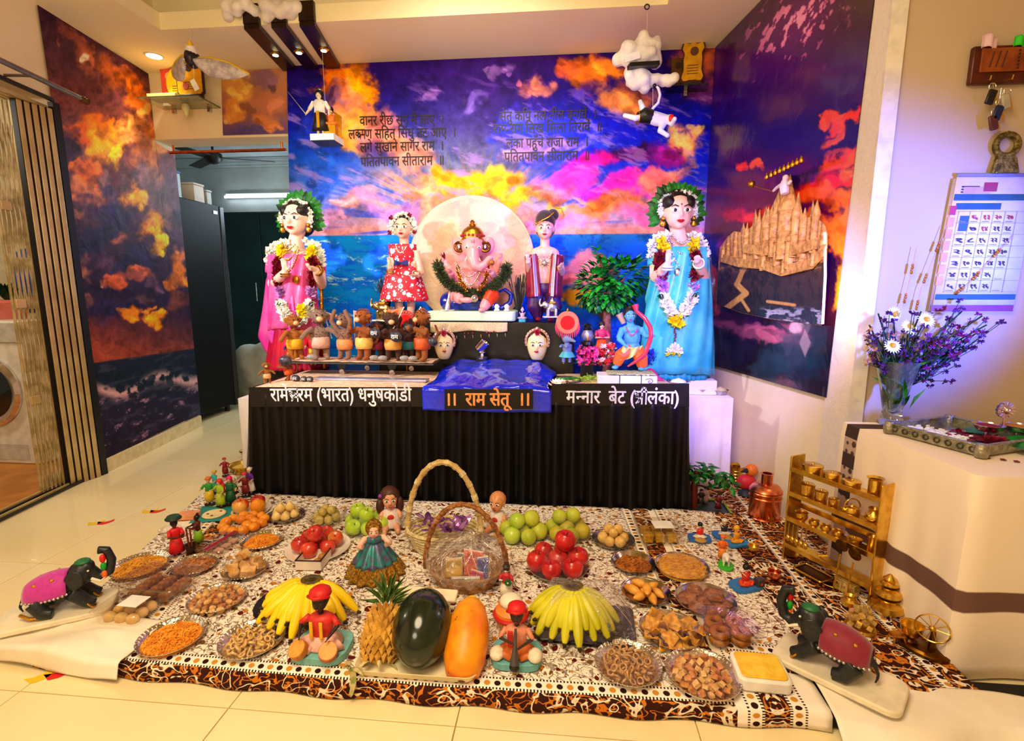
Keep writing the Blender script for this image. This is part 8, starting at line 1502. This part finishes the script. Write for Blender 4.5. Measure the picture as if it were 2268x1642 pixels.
O=V(r.location);rr=random.Random(9);qv=lambda u,v,dy=0:A(u,v,O.y+dy)
def stemmed(name,lab,u,v,dy,head,grp=None):
    p=qv(u,v,dy);f_=thing(name,lab,'flower',tuple(O+V((rr.uniform(-.015,.015),rr.uniform(-.01,.01),.05))),group=grp);d=p-V(f_.location);obj('stem',B().tube([(0,0,0),V((d.x*.3,d.y*.3,d.z*.6)),d],.0028,5),leafd,f_);head(f_,d);return f_
def daisy(f_,d):
    n_=(V((0,-1,.35))+V((rr.uniform(-.3,.3),0,rr.uniform(-.2,.3)))).normalized();b=B();e1=n_.orthogonal().normalized();e2=n_.cross(e1)
    for i in range(18):a=2*pi*i/18;dd=e1*cos(a)+e2*sin(a);b.leaf(d+n_*.004,dd+n_*.15,.030,.010,up=n_)
    obj('petals',b,petw,f_,smooth=0);obj('centre',B().ell(d+n_*.006,.010),cm('E8B020'),f_)
for lab,u,v in (('white daisy at the top of the vase bouquet',1978,697),('white daisy facing out in the middle of the bouquet',2013,725),('white daisy low on the bouquet beside the wall',1975,767),('pale daisy leaning back behind the others',2050,710)):stemmed('daisy',lab,u,v,rr.uniform(-.06,0),daisy)
def sprig(c1):
    def f(f_,d):
        b=B();l=B()
        for _ in range(16):q=d*rr.uniform(.55,1.0)+V((rr.gauss(0,.022),rr.gauss(0,.02),rr.gauss(0,.02)));fluff(b,q,.013,9);l.tube([d*.5,q],.0012,4)
        obj('blossoms',b,c1,f_,smooth=0,kind='stuff');obj('twigs',l,leafd,f_,kind='stuff')
    return f
pv=mat('violet_blossom','5A1E6E',.6,c2='3A0E4A',scale=40);pk=mat('magenta_blossom','9A2A9A',.6,c2='6A1A70',scale=40);pp=mat('peach_blossom','D0A080',.7,c2='B07A60',scale=40)
for k,(u,v,c1) in enumerate(((2175,700,pk),(2130,690,pv),(2185,720,pv),(2120,735,pk),(2120,775,pv),(2060,800,pv),(1945,695,pv),(1925,720,pp),(1940,745,pv),(2060,745,pv),(2095,720,pk),(2040,690,pv),(2160,740,pv),(2000,745,pv))):stemmed('flower_sprig',('violet','magenta','peach')[(pv,pk,pp).index(c1)]+' filler flower sprig in the glass vase',u,v,rr.uniform(-.08,.05),sprig(c1),'filler sprigs in the vase')
b=B();[b.leaf(O+V((rr.gauss(0,.02),rr.gauss(0,.02),rr.uniform(.05,.2))),(rr.gauss(0,.5),rr.gauss(0,.5),1),.09,.014) for _ in range(60)];obj('vase_greenery',b,leafm,smooth=0,kind='stuff',label='mass of green stems and leaves standing in the glass vase',cat='greenery')
# silver tray with offerings
q=[G(u,v,SZ2+.02) for u,v in ((1970,950),(2175,1003),(2330,985),(2090,930))];c=sum(q,V())/4;r=thing('silver_tray','rectangular pierced silver tray on the side table','tray',(c.x,c.y,SZ2+.005),atan2((q[1]-q[0]).y,(q[1]-q[0]).x));tl_,td_=(q[1]-q[0]).length,min(.30,(q[2]-q[1]).length);agm=mat('aged_silver','B8B49A',.35,.8,c2='8A866E',scale=40,bump=.4)
obj('tray_floor',B().box((0,0,.004),(tl_,td_,.006)),agm,r)
for (cx_,cy_,ww,dd_) in ((0,-td_/2,tl_,.006),(0,td_/2,tl_,.006),(-tl_/2,0,.006,td_),(tl_/2,0,.006,td_)):obj('tray_wall',B().box((cx_,cy_,.018),(ww,dd_,.028)),agm,r);obj('top_rail',B().box((cx_,cy_,.034),(ww+.008,dd_+.008,.005)),agm,r,bevel=.002)
for i in range(8):obj('pierced_motif',B().torus((-tl_*.42+tl_*.84*i/7,-td_/2-.005,.018),.008,.0022,12,5,rot=(pi/2,0,0)),mat('dark_silver','4A4638',.5,.5),r)
for sx in (-1,1):
    for sy_ in (-1,1):obj('corner_scroll',B().lathe([(.016,0),(.018,.02),(.014,.04),(0,.043)],12),agm,r,loc=(sx*tl_/2,sy_*td_/2,0))
TO=V(r.location);R3=MX.Rotation(r.rotation_euler.z,3,'Z');tp=lambda x,y,z=.0:TO+R3 @ V((x,y,.008+z))
b=B();[b.ell(tp(-tl_*.2+rr.gauss(0,.05),-td_*.15+rr.gauss(0,.03),.006),(.008,.006,.005),nu=6,nv=4) for _ in range(120)];obj('white_petals',b,petw,kind='stuff',label='spread of loose white petals in the silver tray',cat='petals')
def rose(lab,P,s_,m):
    o=thing('rose',lab,'flower',P);b=B()
    for k in range(26):a=k*2.4;e=.1+k*.05;b.leaf((cos(a)*s_*.1,sin(a)*s_*.1,s_*.1),(cos(a)*cos(e),sin(a)*cos(e),sin(e)),s_*(1-k*.02),s_*.8,curl=-.25)
    obj('petals',b,m,o,smooth=0);obj('heart',B().ell((0,0,s_*.35),s_*.2),cm('D88A20'),o)
rose('large crimson flower in the silver tray',tp(tl_*.36,-td_*.05),.045,petm);rose('smaller crimson flower beside the large one in the silver tray',tp(tl_*.22,.03),.032,petm);b=B();[b.leaf(tp(tl_*.1+rr.gauss(0,.05),rr.gauss(.03,.03),.006),(rr.gauss(0,1),rr.gauss(0,1),.1),.03,.02) for _ in range(50)];obj('crimson_petals',b,petm,smooth=0,kind='stuff',label='loose crimson petals scattered in the silver tray',cat='petals')
for lab,x,y,a in (('broad green betel leaf at the back of the silver tray',.0,td_*.3,.2),('second green betel leaf beside the twin bowls',.10,td_*.32,-.3),('green betel leaf under the crimson flower',.14,td_*.1,.8)):o=thing('betel_leaf',lab,'leaf',tp(x,y,.012),a);obj('blade',B().leaf((-.06,0,0),(1,0,.05),.13,.10),leafm,o,smooth=0,solid=.001)
P=G(2195,930,SZ2+.06);r=thing('twin_bowl_stand','silver stand of two red-filled bowls topped by a peacock','stand',tp(tl_*.22,td_*.26));sv_=mat('rosy_silver','E8D0C8',.2,1)
for sx in (-1,1):obj('bowl',bowl_mesh(.04,.022),sv_,r,loc=(sx*.043,0,.03));obj('powder',B().lathe([(.034,.012),(.03,.018),(0,.019)],18),cm('8A1018',.9) if sx < 0 else cm('C07A20',.9),r,loc=(sx*.043,0,.031));obj('foot',B().lathe([(.025,0),(.008,.008),(.008,.03)],14),sv_,r,loc=(sx*.043,0,0))
obj('post',B().tube([(0,0,.03),(0,0,.085)],.004,8),sv_,r);b=B();[b.tube([(0,0,.10),(cos(a)*.026,0,.10+sin(a)*.026)],[.005,.006],6) for a in arc(14,0,2*pi*13/14)];b.ell((0,-.006,.10),.012);obj('peacock',b,sv_,r)
for lab,u,v in (('crimson petal fallen on the table cloth beside the tray',2180,1018),('dark crimson petal at the table cloth edge',2215,1022),('crimson petal near the table corner',2245,1026)):P=G(u,v,SZ2);o=thing('fallen_petal',lab,'petal',(P.x,P.y,SZ2+.005));obj('petal',B().leaf((0,0,0),(1,.3,.05),.022,.016),petm,o,smooth=0,solid=.0008)
# ================================================================ RETURN WALL: CALENDAR, KEY RACK, HANGINGS
CYW=RE-.002
r=thing('wall_calendar','printed month calendar with large numerals hanging on the side wall','calendar',tuple(A(2165,400,CYW-.006)));O=V(r.location);q=lambda u,v,d=0.0:A(u,v,CYW-.006-d)-O
def pq(b,u0,v0,u1,v1,d,sl=0.0,mi=None):  # flat patch on the wall; the sheet leans a little like the photo's
    k=lambda v:-(v-390)*.19;L=[q(u0+k(v0),v0,d),q(u1+k(v0),v0+sl,d),q(u1+k(v1),v1+sl,d),q(u0+k(v1),v1,d)];return b.add(L,[(0,3,2,1)])
pap=mat('calendar_paper','F4EEF4',.6,c2='EAE4EE',scale=20)
obj('sheet',pq(B(),2120,388,2300,692,.004),pap,r,solid=.002);obj('back_sheets',pq(B(),2112,396,2300,690,.0),cm('D8C0A0',.8),r,solid=.004);obj('top_strip',pq(B(),2120,384,2300,391,.008),cm('8A90C0'),r,solid=.002)
teal_,red_,blk=cm('1E5A70',.6),cm('C02848',.6),cm('30203A',.6)
obj('header_band',pq(B(),2122,430,2300,444,.0065),teal_,r);obj('month_band',pq(B(),2130,450,2230,464,.0065),teal_,r);obj('foot_band',pq(B(),2122,652,2300,664,.0065),teal_,r);obj('foot_strip',pq(B(),2118,676,2300,690,.0065),cm('8A2A6A'),r)
b=B();[pq(b,2135,412+i*6,2175,415+i*6,.0065) for i in range(3)];obj('header_text',b,blk,r,kind='stuff');obj('header_art',pq(B(),2140,414,2200,428,.0068),cm('D8A890'),r);obj('header_art',pq(B(),2184,404,2214,424,.0069),cm('A83050'),r)
for i in range(7):obj('weekday_box',pq(B(),2118,456+i*26,2132,476+i*26,.0066),cm('E09A60') if i else red_,r); 
obj('picture_box',pq(B(),2144,478,2164,512,.0066),cm('2A5A80'),r)
num=[['','६','१३','२०','२७'],['','७','१४','२१','२८'],['१','८','१५','२२','२९'],['२','९','१६','२३','३०'],['३','१०','१७','२४','३१'],['४','११','१८','२५',''],['५','१२','१९','२६','']]
tfit=lambda u,v,h:(lambda x,y:q(u-(v-390)*.19+(x-.5)*h*1.1,v-y*h*1.2,.0075))
for i,row in enumerate(num):
    v=486+i*25.5
    for j,tx in enumerate(row):
        if tx:lettering('numeral',[tx],tfit(2152+j*26,v,12),red_ if i == 0 or tx in ('१४',) else blk,r,.03)
b=B();[pq(b,2136,468+i*25.5,2300,468.8+i*25.5,.0067) for i in range(8)];[pq(b,2138+j*26,468,2139+j*26,648,.0067) for j in range(6)];obj('grid_lines',b,cm('9A90B0'),r,kind='stuff')
b=B();[pq(b,2142+j*26,490+i*25.5,2158+j*26,491.6+i*25.5,.0068) for i in range(7) for j in range(5)];obj('small_print',b,cm('8A80A0'),r,kind='stuff')
lettering('title',['काल'],tfit(2290,422,20),red_,r,.03)
obj('nail',B().tube([q(2207,382,.0),q(2207,382,.02)],.002,6),silverm,r)
# string of beads ribbons beside and across the calendar
for lab,L in (('beaded thread hanging on the wall beside the calendar',[(2095,500),(2068,570),(2040,640),(2028,690)]),('gold threaded ribbon hung across the calendar page',[(2245,522),(2190,580),(2150,625),(2118,650)]),('thin orange bead thread on the blue-lit wall',[(2030,548),(2015,620),(2000,680)])):
    r=thing('bead_thread',lab,'beads',tuple(A(*L[0],CYW-.016)));pts=[A(u,v,CYW-.016)-V(r.location) for u,v in L];obj('thread',B().tube(pts,.0012,5),cm('E0A060'),r)
    for a_,c_ in zip(pts[:-1],pts[1:]):
        m_=a_.lerp(c_,.55);d=(c_-a_).normalized()
        for k in range(4):obj('bead',B().ell(m_+d*(k*.009),(.005,.005,.006),nu=8,nv=6),goldm if k % 2 else cm('C87840'),r)
# key rack
r=thing('key_rack','brown wooden key rack with carved panel on the side wall','key rack',tuple(A(2230,150,CYW)));O=V(r.location);q=lambda u,v,d=0.0:A(u,v,CYW-d)-O;z0,z1=q(2200,190).z,q(2200,106).z;xa,xb=q(2142,150).x,q(2330,150).x
obj('board',B().box(((xa+xb)/2,-.012,(z0+z1)/2),(xb-xa,.022,z1-z0)),mat('mahogany','5A1E0E',.35,c2='3A0E06',scale=14),r,bevel=.006);obj('panel',B().box(((xa+xb)/2+.008,-.026,(z0+z1)/2+.012),(xb-xa-.03,.008,(z1-z0)*.62)),mat('oak_panel','9A4A18',.4,c2='7A3410',scale=18),r,bevel=.002)
for i in range(6):obj('inlay_dot',B().ell(((xa+.14),-.031,z0+.045+i*.011),.0035,nu=6,nv=4),cm('2A0C06'),r)
b=B();[b.tube([(xa+.05+.02*k,-.031,z0+.05),(xa+.06+.02*k,-.031,z0+.10)],.002,5) for k in range(3)];obj('carving',b,cm('3A140A'),r,kind='stuff')
for i in range(3):obj('hook',B().tube([(xa+.05+.07*i,-.02,z0+.012),(xa+.05+.07*i,-.042,z0+.006),(xa+.05+.07*i,-.045,z0+.018)],.0022,6),brass,r)
for lab,u,v,c,wv_ in (('crumpled pink paper tucked on the key rack',2192,98,'F0C8D8',.05),('bright green ribbon tag on the key rack',2258,105,'30D820',.04)):P=A(u,v,CYW-.03);o=thing('paper_tag',lab,'tag',(P.x,P.y,O.z+z1-.012));obj('tag',B().grid(lambda a,t_:((a-.5)*wv_,.006*sin(a*9),t_*wv_*.8+.006*sin(a*5)),8,6),cm(c,.6),o,smooth=180,solid=.001)
for k,(lab,u,v,c) in enumerate((('bunch of keys with a black leather fob on the key rack',2195,215,'1A1614'),('key with a pale striped tag on the key rack',2228,225,'B8B098'),('dark blue key fob low on the key rack',2210,250,'14244A'),('small reddish key charm hanging lowest on the key rack',2200,272,'5A2A1A'))):
    P=A(u,v,CYW-.035);o=thing('key_bunch',lab,'keys',tuple(P));obj('fob',B().box((0,0,0),(.028,.010,.05)),cm(c,.35),o,rot=(0,.25*(-1)**k,0),bevel=.005);obj('ring',B().torus((0,0,.034),.011,.0016,16,5,rot=(pi/2,0,0)),silverm,o);obj('key',B().box((.016,.004,-.006),(.008,.002,.045)),brass,o,rot=(0,-.3,0));obj('key_chain',B().tube([(0,0,.045),V((A(2200+k*9,195,CYW-.035)-P))],.0012,5),silverm,o)
# round brass hanging above the calendar
r=thing('wall_hanging','carved brass ring hanging with a flared base above the calendar','wall hanging',tuple(A(2228,335,CYW-.012)));obj('ring',B().torus((0,0,.02),.036,.011,24,8,rot=(pi/2,0,0)),mat('antique_brass','9A8A3A',.35,.8,c2='5A4A18',scale=60,bump=.6),r);obj('base_plate',B().slab([(-.04,-.075),(.05,-.075),(.035,-.02),(.012,-.008),(-.012,-.008),(-.03,-.02)],-.008,.006),MATS['antique_brass'],r,bevel=.003);obj('loop',B().torus((0,0,.06),.007,.002,12,5,rot=(pi/2,0,0)),brass,r)
# ================================================================ BRASS RACK AND VESSELS
ra,rb_=G(1733,1242),G(1922,1345);d=rb_-ra;RW_=d.length;rz=atan2(d.y,d.x);RO=V((ra.x,ra.y,PZ+.008));RH=top_z(ra,1012)-PZ
r=thing('brass_rack','miniature brass kitchen rack with open shelves leaning on the side table','rack',RO,rz)
for x in (0,RW_):obj('side_plate',B().box((x,.035,RH/2),(.007,.075,RH)),brass,r,bevel=.002)
shz=[RH*.97,RH*.74,RH*.50,RH*.24]
for z in shz:s_=obj('shelf',B().box((RW_/2,.035,z-.045),(RW_,.07,.005)),brass,r);obj('front_rail',B().box((RW_/2,-.002,z-.036),(RW_,.004,.016)),brass,s_)
obj('back_rail',B().box((RW_/2,.072,RH*.5),(RW_,.003,.02)),brass,r)
rackp=lambda x,y,z:RO+MX.Rotation(rz,3,'Z') @ V((x,y,z))
def vessel(kind,R_,h):
    b=B()
    if kind == 'tin':b.lathe([(0,0),(R_,0),(R_,h*.72),(R_*1.06,h*.74),(R_*1.06,h*.95),(R_*.9,h),(0,h)],20)
    elif kind == 'tumbler':b.lathe([(0,0),(R_*.8,0),(R_*.84,h*.9),(R_*1.1,h),(R_*1.06,h),(R_*.78,h*.9),(R_*.74,.003),(0,.003)],20)
    elif kind == 'cup':b.lathe([(0,0),(R_*.55,0),(R_*.95,h*.5),(R_*.85,h*.9),(R_,h),(R_*.94,h),(R_*.78,h*.88),(R_*.86,h*.5),(R_*.5,.004),(0,.004)],20)
    elif kind == 'lota':b.lathe([(0,0),(R_*.6,0),(R_,h*.35),(R_*.92,h*.62),(R_*.5,h*.82),(R_*.72,h),(R_*.66,h),(R_*.42,h*.82),(0,h*.78)],22)
    elif kind == 'kettle':b.lathe([(0,0),(R_*.9,0),(R_,h*.3),(R_*.8,h*.6),(R_*.4,h*.68),(R_*.3,h*.78),(0,h*.8)],20)
    return b
def put(kind,lab,x,si,R_,h,m=brass,y=.03):
    z=(shz[si]-.042) if si < 4 else .002;o=thing('brass_'+{'tin':'tin','tumbler':'tumbler','cup':'cup','lota':'pot','kettle':'kettle'}[kind],lab,'vessel',tuple(rackp(x*RW_,y,z+.001)));obj('body',vessel(kind,R_,h),m,o)
    if kind == 'kettle':obj('spout',B().tube([(-R_*.8,0,h*.3),(-R_*1.4,0,h*.6)],[.006,.003],6),m,o);obj('handle',B().tube([(R_*cos(a),0,h*.6+h*.6*sin(a)) for a in arc(10,0,pi)],.0025,6),m,o)
    if kind == 'tin':obj('lid_knob',B().ell((0,0,h+.002),(.005,.005,.004),nu=8,nv=6),m,o)
for a_ in (('tin','widest flat brass tin on the top shelf of the rack',.20,0,.034,.038),('tin','middle flat brass tin on the top shelf of the rack',.43,0,.028,.032),('tin','smallest flat brass tin on the top shelf of the rack',.65,0,.027,.028),('tumbler','brass tumbler at the end of the top shelf of the rack',.88,0,.024,.062),
           ('tin','tall brass canister on the second shelf, biggest of three',.16,1,.024,.055),('tin','tall brass canister on the second shelf, middle one',.33,1,.021,.048),('tin','small brass canister on the second shelf',.48,1,.017,.036),('kettle','brass kettle on the second shelf of the rack',.68,1,.026,.05),('lota','round brass pot at the end of the second shelf',.90,1,.026,.055),
           ('cup','brass cup with lid at the start of the third shelf',.12,2,.024,.036),('cup','small brass cup on the third shelf beside the lidded cup',.28,2,.019,.026),('cup','small brass cup in the middle of the third shelf',.42,2,.019,.026),('cup','small brass cup past the middle of the third shelf',.56,2,.019,.026),('tin','flat brass tin on the third shelf',.74,2,.022,.026),('tumbler','tall brass tumbler at the end of the third shelf',.92,2,.018,.06)):put(*a_)
for i in range(5):
    o=thing('brass_ladle','brass ladle hanging under the third shelf of the rack','ladle',tuple(rackp(RW_*(.05+.055*i),-.002,shz[2]-.052)),rz,group='ladles hung on the rack');obj('handle',B().tube([(0,0,0),(0,-.002,-.05)],.0022,6),brass,o);obj('scoop',B().ell((0,-.004,-.060),(.012,.006,.013)),brass,o)
for lab,x,z in (('round dark brass ladle leaning by the end of the rack',.70,.17),('second round dark brass ladle leaning by the end of the rack',.84,.16)):o=thing('round_ladle',lab,'ladle',tuple(rackp(RW_*x,-.035,.001)),rz);obj('handle',B().tube([(0,0,0),(.004,.012,z-.03)],.003,6),brass,o);obj('disc',B().at(loc=(.004,.014,z),rot=(pi/2+.2,0,0)).lathe([(0,.004),(.018,.003),(.022,0),(.018,-.002),(0,-.002)],20),mat('dark_brass','6A4410',.3,1),o)
# --- things standing on the striped cloth by the rack
def onfloor(u,v,z=PZ+.008):p=G(u,v,z);return V((p.x,p.y,z))
for kind,lab,u,v,R_,h,m,nm in (('cup','small round brass bowl between the boiler legs and the rack',1668,1222,.022,.026,brass,'brass_bowl'),('cup','small copper cup near the stove woman figurine',1714,1284,.024,.034,copper,'copper_cup'),('tumbler','tall ribbed brass tumbler at the banner wall',1628,1068,.045,.10,brass,'brass_tumbler'),('lota','brass pot standing among the golden wares near the rack foot',1880,1345,.026,.04,brass,'brass_pot')):
    P=onfloor(u,v,PZ+.008 if v > 1100 else .012);o=thing(nm,lab,'vessel',tuple(P));obj('body',vessel(kind,R_,h),m,o)
    if kind == 'tumbler':[obj('rib',B().torus((0,0,.02+.018*i),R_*.83,.002,24,5),m,o) for i in range(4)]
P=onfloor(1800,1275);o=thing('square_pan','square dark griddle pan with a handle lying before the rack','pan',tuple(P),rz);obj('pan',B().box((0,0,.005),(.11,.07,.008)),mat('dark_brass','6A4410',.3,1),o,bevel=.003);obj('rim',B().tube([(x,y,.011) for x,y in rrect(.11,.07,.008)],.003,6,closed=True),brass,o);obj('handle',B().tube([(.055,0,.008),(.10,-.01,.03)],.004,6),brass,o)
P=onfloor(1772,1248);o=thing('sieve_spoon','brass slotted spoon propped on the griddle pan','spoon',tuple(P+V((0,0,.014))),rz);obj('handle',B().tube([(-.02,0,.004),(.09,.02,.06)],.003,6),brass,o);obj('head',B().lathe([(0,0),(.02,.002),(.024,.006)],16),brass,o,loc=(-.035,0,.0),solid=.001)
P=onfloor(1845,1290);o=thing('dark_plate','small dark brass plate lying in front of the rack','plate',tuple(P));obj('plate',B().lathe([(0,0),(.04,0),(.05,.006),(.04,.002),(0,.002)],24),mat('dark_brass','6A4410',.3,1),o);obj('rim',B().torus((0,0,.006),.05,.002,24,5),brass,o)
P=onfloor(1962,1358);o=thing('stacked_pot','stacked brass water pots beside the rack foot','pots',tuple(P));z=0
for R_,h in ((.048,.055),(.038,.042),(.026,.03)):obj('pot',vessel('lota',R_,h),brass,o,loc=(0,0,z));z += h*.94
obj('lid',B().lathe([(.02,0),(.012,.008),(.004,.016),(0,.018)],14),brass,o,loc=(0,0,z))
gcl=mat('amber_glass','F4D890',.05,trans=.6,c2='E0B850',scale=20,metal=.3)
P=onfloor(1905,1390);o=thing('crystal_lamp','clear golden crystal lamp of many facets before the stacked pots','lamp',tuple(P));rr=random.Random(6)
for k in range(26):a=k*2.4;q_=.012+.028*(k/26);obj('facet',B().at(loc=(cos(a)*q_,sin(a)*q_,.014+.05*(1-k/26)),rot=(a,k,a*2)).box((0,0,0),(.014,.014,.014)),gcl,o)
obj('base',B().lathe([(0,0),(.045,0),(.04,.008),(0,.010)],20),brass,o)
P=onfloor(1880,1325);o=thing('amber_box','clear amber plastic box beside the crystal lamp','box',tuple(P+V((.01,.035,0))),rz);obj('box',B().box((0,0,.02),(.07,.035,.04)),gcl,o,bevel=.004);obj('lid',B().box((0,0,.043),(.074,.038,.005)),gcl,o,bevel=.002)
# spinning wheel ornament
P=onfloor(2042,1440);o=thing('spinning_ornament','dark brass spinning wheel ornament on an oval base by the cloth','ornament',tuple(P),-.9);dk=mat('dark_brass','6A4410',.3,1)
obj('base',B().lathe([(0,0),(.065,0),(.065,.008),(.055,.014),(0,.016)],28,sy=.6),dk,o);obj('bowl',bowl_mesh(.03,.035),brass,o,loc=(-.03,0,.03));obj('pillar',B().tube([(.02,0,.014),(.02,0,.075)],[.010,.006],8),dk,o);obj('pedestal',B().lathe([(.02,0),(.008,.01),(.012,.018)],12),dk,o,loc=(-.03,0,.014))
wl=obj('wheel',B().torus((.02,-.012,.085),.04,.0022,28,5,rot=(pi/2,0,.2)),brass,o);obj('hub',B().ell((.02,-.012,.085),.009),brass,o)
for i in range(10):a=2*pi*i/10;obj('spoke',B().tube([(.02,-.012,.085),(.02+cos(a)*.04*cos(.2),-.012+cos(a)*.04*sin(.2),.085+sin(a)*.04)],.0012,5),brass,o)
P=onfloor(1985,1425);o=thing('brass_stool','tiny golden stool figure in front of the spinning wheel','ornament',tuple(P));obj('seat',B().box((0,0,.028),(.035,.03,.006)),goldm,o,bevel=.002)
for sx in (-1,1):
    for sy_ in (-1,1):obj('leg',B().tube([(sx*.013,sy_*.011,.026),(sx*.018,sy_*.016,0)],.0025,6),goldm,o)
# copper water boiler
P=G(1690,1165,.012);P=V((P.x,P.y,.012));o=thing('copper_boiler','copper water boiler with a chimney, tap and three dark legs','boiler',tuple(P));zb=top_z(P,1150)-.012;zt=top_z(P,1085)-.012;Rb=32*pxm(G(1690,1120,.1));hb=zt-zb
obj('tank',B().lathe([(0,zb),(Rb*.9,zb),(Rb,zb+.008),(Rb,zt),(Rb*1.04,zt+.004),(Rb*.85,zt+hb*.16),(Rb*.4,zt+hb*.24),(0,zt+hb*.24)],30),copper,o)
for z in (zb+hb*.12,zt-.006,zt-hb*.2):obj('hoop',B().torus((0,0,z),Rb*1.0,.0035,30,6),copper,o)
obj('chimney',B().lathe([(Rb*.36,zt+hb*.22),(Rb*.36,zt+hb*.55),(Rb*.42,zt+hb*.57),(Rb*.3,zt+hb*.57),(Rb*.3,zt+hb*.25)],20),copper,o);tp_=obj('tap',B().tube([(0,-Rb*.9,zb+hb*.18),(0,-Rb*1.3,zb+hb*.16),(0,-Rb*1.35,zb+hb*.0)],[.007,.008,.006],8),brass,o);obj('tap_key',B().box((0,-Rb*1.25,zb+hb*.28),(.018,.005,.016)),brass,tp_)
for i in range(3):a=-pi/2+.5+2*pi*i/3;obj('leg',B().tube([(Rb*.75*cos(a),Rb*.75*sin(a),zb+.01),(Rb*1.05*cos(a),Rb*1.05*sin(a),0)],.008,6),mat('dark_iron','1E1814',.5,.6),o)
# rooster-coloured toys behind the boiler
P=G(1660,1105,.012);o=thing('wooden_bird','painted wooden bird toy with red and orange body behind the boiler','toy',(P.x,P.y+.06,.012));obj('body',B().ell((0,0,.07),(.05,.035,.04)),cm('D82840'),o);obj('head',B().ell((.02,0,.135),.032),cm('F08020'),o);obj('beak',B().tube([(-.005,-.01,.135),(-.04,-.02,.13)],[.014,.003],8),cm('1A1A1A'),o);obj('stand',B().lathe([(.04,0),(.035,.012),(.012,.03),(.012,.05)],16),cm('243050'),o)
# tree scene on the green tray
P=G(1560,1135,.012);o=thing('tree_scene','model tree with drooping leaves on a green-edged tray','model tree',(P.x,P.y+.04,.012));z1=top_z(V(o.location),1048)-.012
obj('tray',B().prism([(-.11,-.06),(.12,-.08),(.12,.09),(-.11,.10)],0,.006),cm('14301C'),o)
L_=[(-.11,-.06),(.12,-.08),(.12,.09),(-.11,.10)]
for a_,c_ in zip(L_,L_[1:]+L_[:1]):obj('fence_rail',B().tube([(*a_,.012),(*c_,.012)],.006,6),cm('98A820'),o)
obj('trunk',B().tube([(-.045,0,.004),(-.045,0,z1*.6),(-.035,0,z1*1.1)],[.022,.018,.012],10),cm('6A1E14'),o);obj('branch',B().tube([(-.04,0,z1*.9),(.03,-.01,z1*1.0),(.09,-.02,z1*.8)],[.010,.008,.004],8),cm('6A1E14'),o)
b=B();rr=random.Random(3)
for _ in range(110):x=rr.uniform(-.10,.13);b.leaf((x,rr.uniform(-.05,.05),z1*(1.12-.5*max(0,x)*3+rr.uniform(-.25,.12))),(rr.gauss(0,.7),rr.gauss(0,.6),rr.uniform(-1,.4)),.055,.03,mi=rr.choice((0,1)))
obj('leaves',b,[leafm,mat('mid_leaf','1A6A1E',.45,c2='0E4814',scale=20)],o,smooth=0,kind='stuff')
for lab,dx,dy,c_,l_ in (('villager figurine under the model tree in dark cloth',.0,.03,'2A1A20','3A2430'),('villager figurine in maroon beside the model tree',.07,-.02,'7A1420','5A0E18'),('villager figurine in pale pink behind the trunk',.03,.06,'E0B0B0','C89090')):mini('villager_figurine',lab,(o.location.x+dx,o.location.y+dy,.019),.085,0,'C89A80',c_,l_,('hair','1A0E0A'))
# small seated trades on blue bases
for lab,u,v,hp,rz_,tp2,lw2,we,bs,ex in (('vendor figurine in red sitting on a blue base with grain',1549,1195,34,-.1,'E02818','F0E0D0',('hair','140C0A'),'2868C0','grain'),('vendor figurine in dark clothes on a blue base with grain',1603,1188,34,.1,'24282A','E0D0C0',('turban','E0D8D0'),'2868C0','grain'),('woman figurine in yellow on a blue base near the boiler',1630,1205,36,.3,'F0A020','F0A020',('veil','F0B020'),'2A80D0','none'),('woman figurine in orange and red at a grey stove on a blue base',1650,1300,46,.4,'D83020','E84A20',('bun','14100C'),'2A78C8','stove')):
    P=onfloor(u,v,PZ+.008 if v > 1190 else PZ+.008);h_=hp*pxm(P)*1.25
    def exf(r,Z,ex=ex):
        if ex == 'grain':obj('grain_heap',B().lathe([(.30,.13),(.2,.2),(0,.24)],14),cm('B8904A',.9),r,loc=(0,-.34,0))
        if ex == 'stove':obj('stove',B().box((.42,-.25,.26),(.30,.28,.30)),cm('3A3638'),r,bevel=.02);obj('fire_mark',B().box((.42,-.395,.24),(.08,.01,.08)),cm('E03020'),r)
    mini('vendor_figurine',lab,tuple(P),h_,rz_,'E0B8A0',tp2,lw2,we,base=(bs,.13,1.15,.8),sit=True,extra=exf)
P=onfloor(1607,1255);o=thing('cow_figurine','white cow figurine on a bright green base','figurine',tuple(P),-.2,sc=.05);b=B();b.ell((0,0,.75),(.30,.48,.30));b.ell((0,-.55,.95),(.17,.24,.19));b.ell((0,-.74,.88),(.11,.10,.10))
for sx in (-1,1):b.tube([(sx*.17,-.28,.6),(sx*.17,-.28,.15)],[.09,.07],7);b.tube([(sx*.17,.3,.6),(sx*.17,.3,.15)],[.10,.07],7);b.ell((sx*.22,-.5,1.05),(.12,.04,.06));b.tube([(sx*.08,-.5,1.1),(sx*.16,-.5,1.3)],[.04,.015],6)
obj('body',b,cm('F4F0EA'),o,remesh=.045);obj('base',B().prism([(cos(a)*.55,sin(a)*.75) for a in arc(20,0,2*pi*19/20)],0,.15),cm('38C020'),o,bevel=.03)
mini('herdsman_figurine','herdsman figurine in orange behind the white cow',(P.x,P.y+.05,P.z+.0),.10,0,'D8A080','F07020','F08A30',('turban','F06A1C'))
bpy.data.objects.remove(_fo)
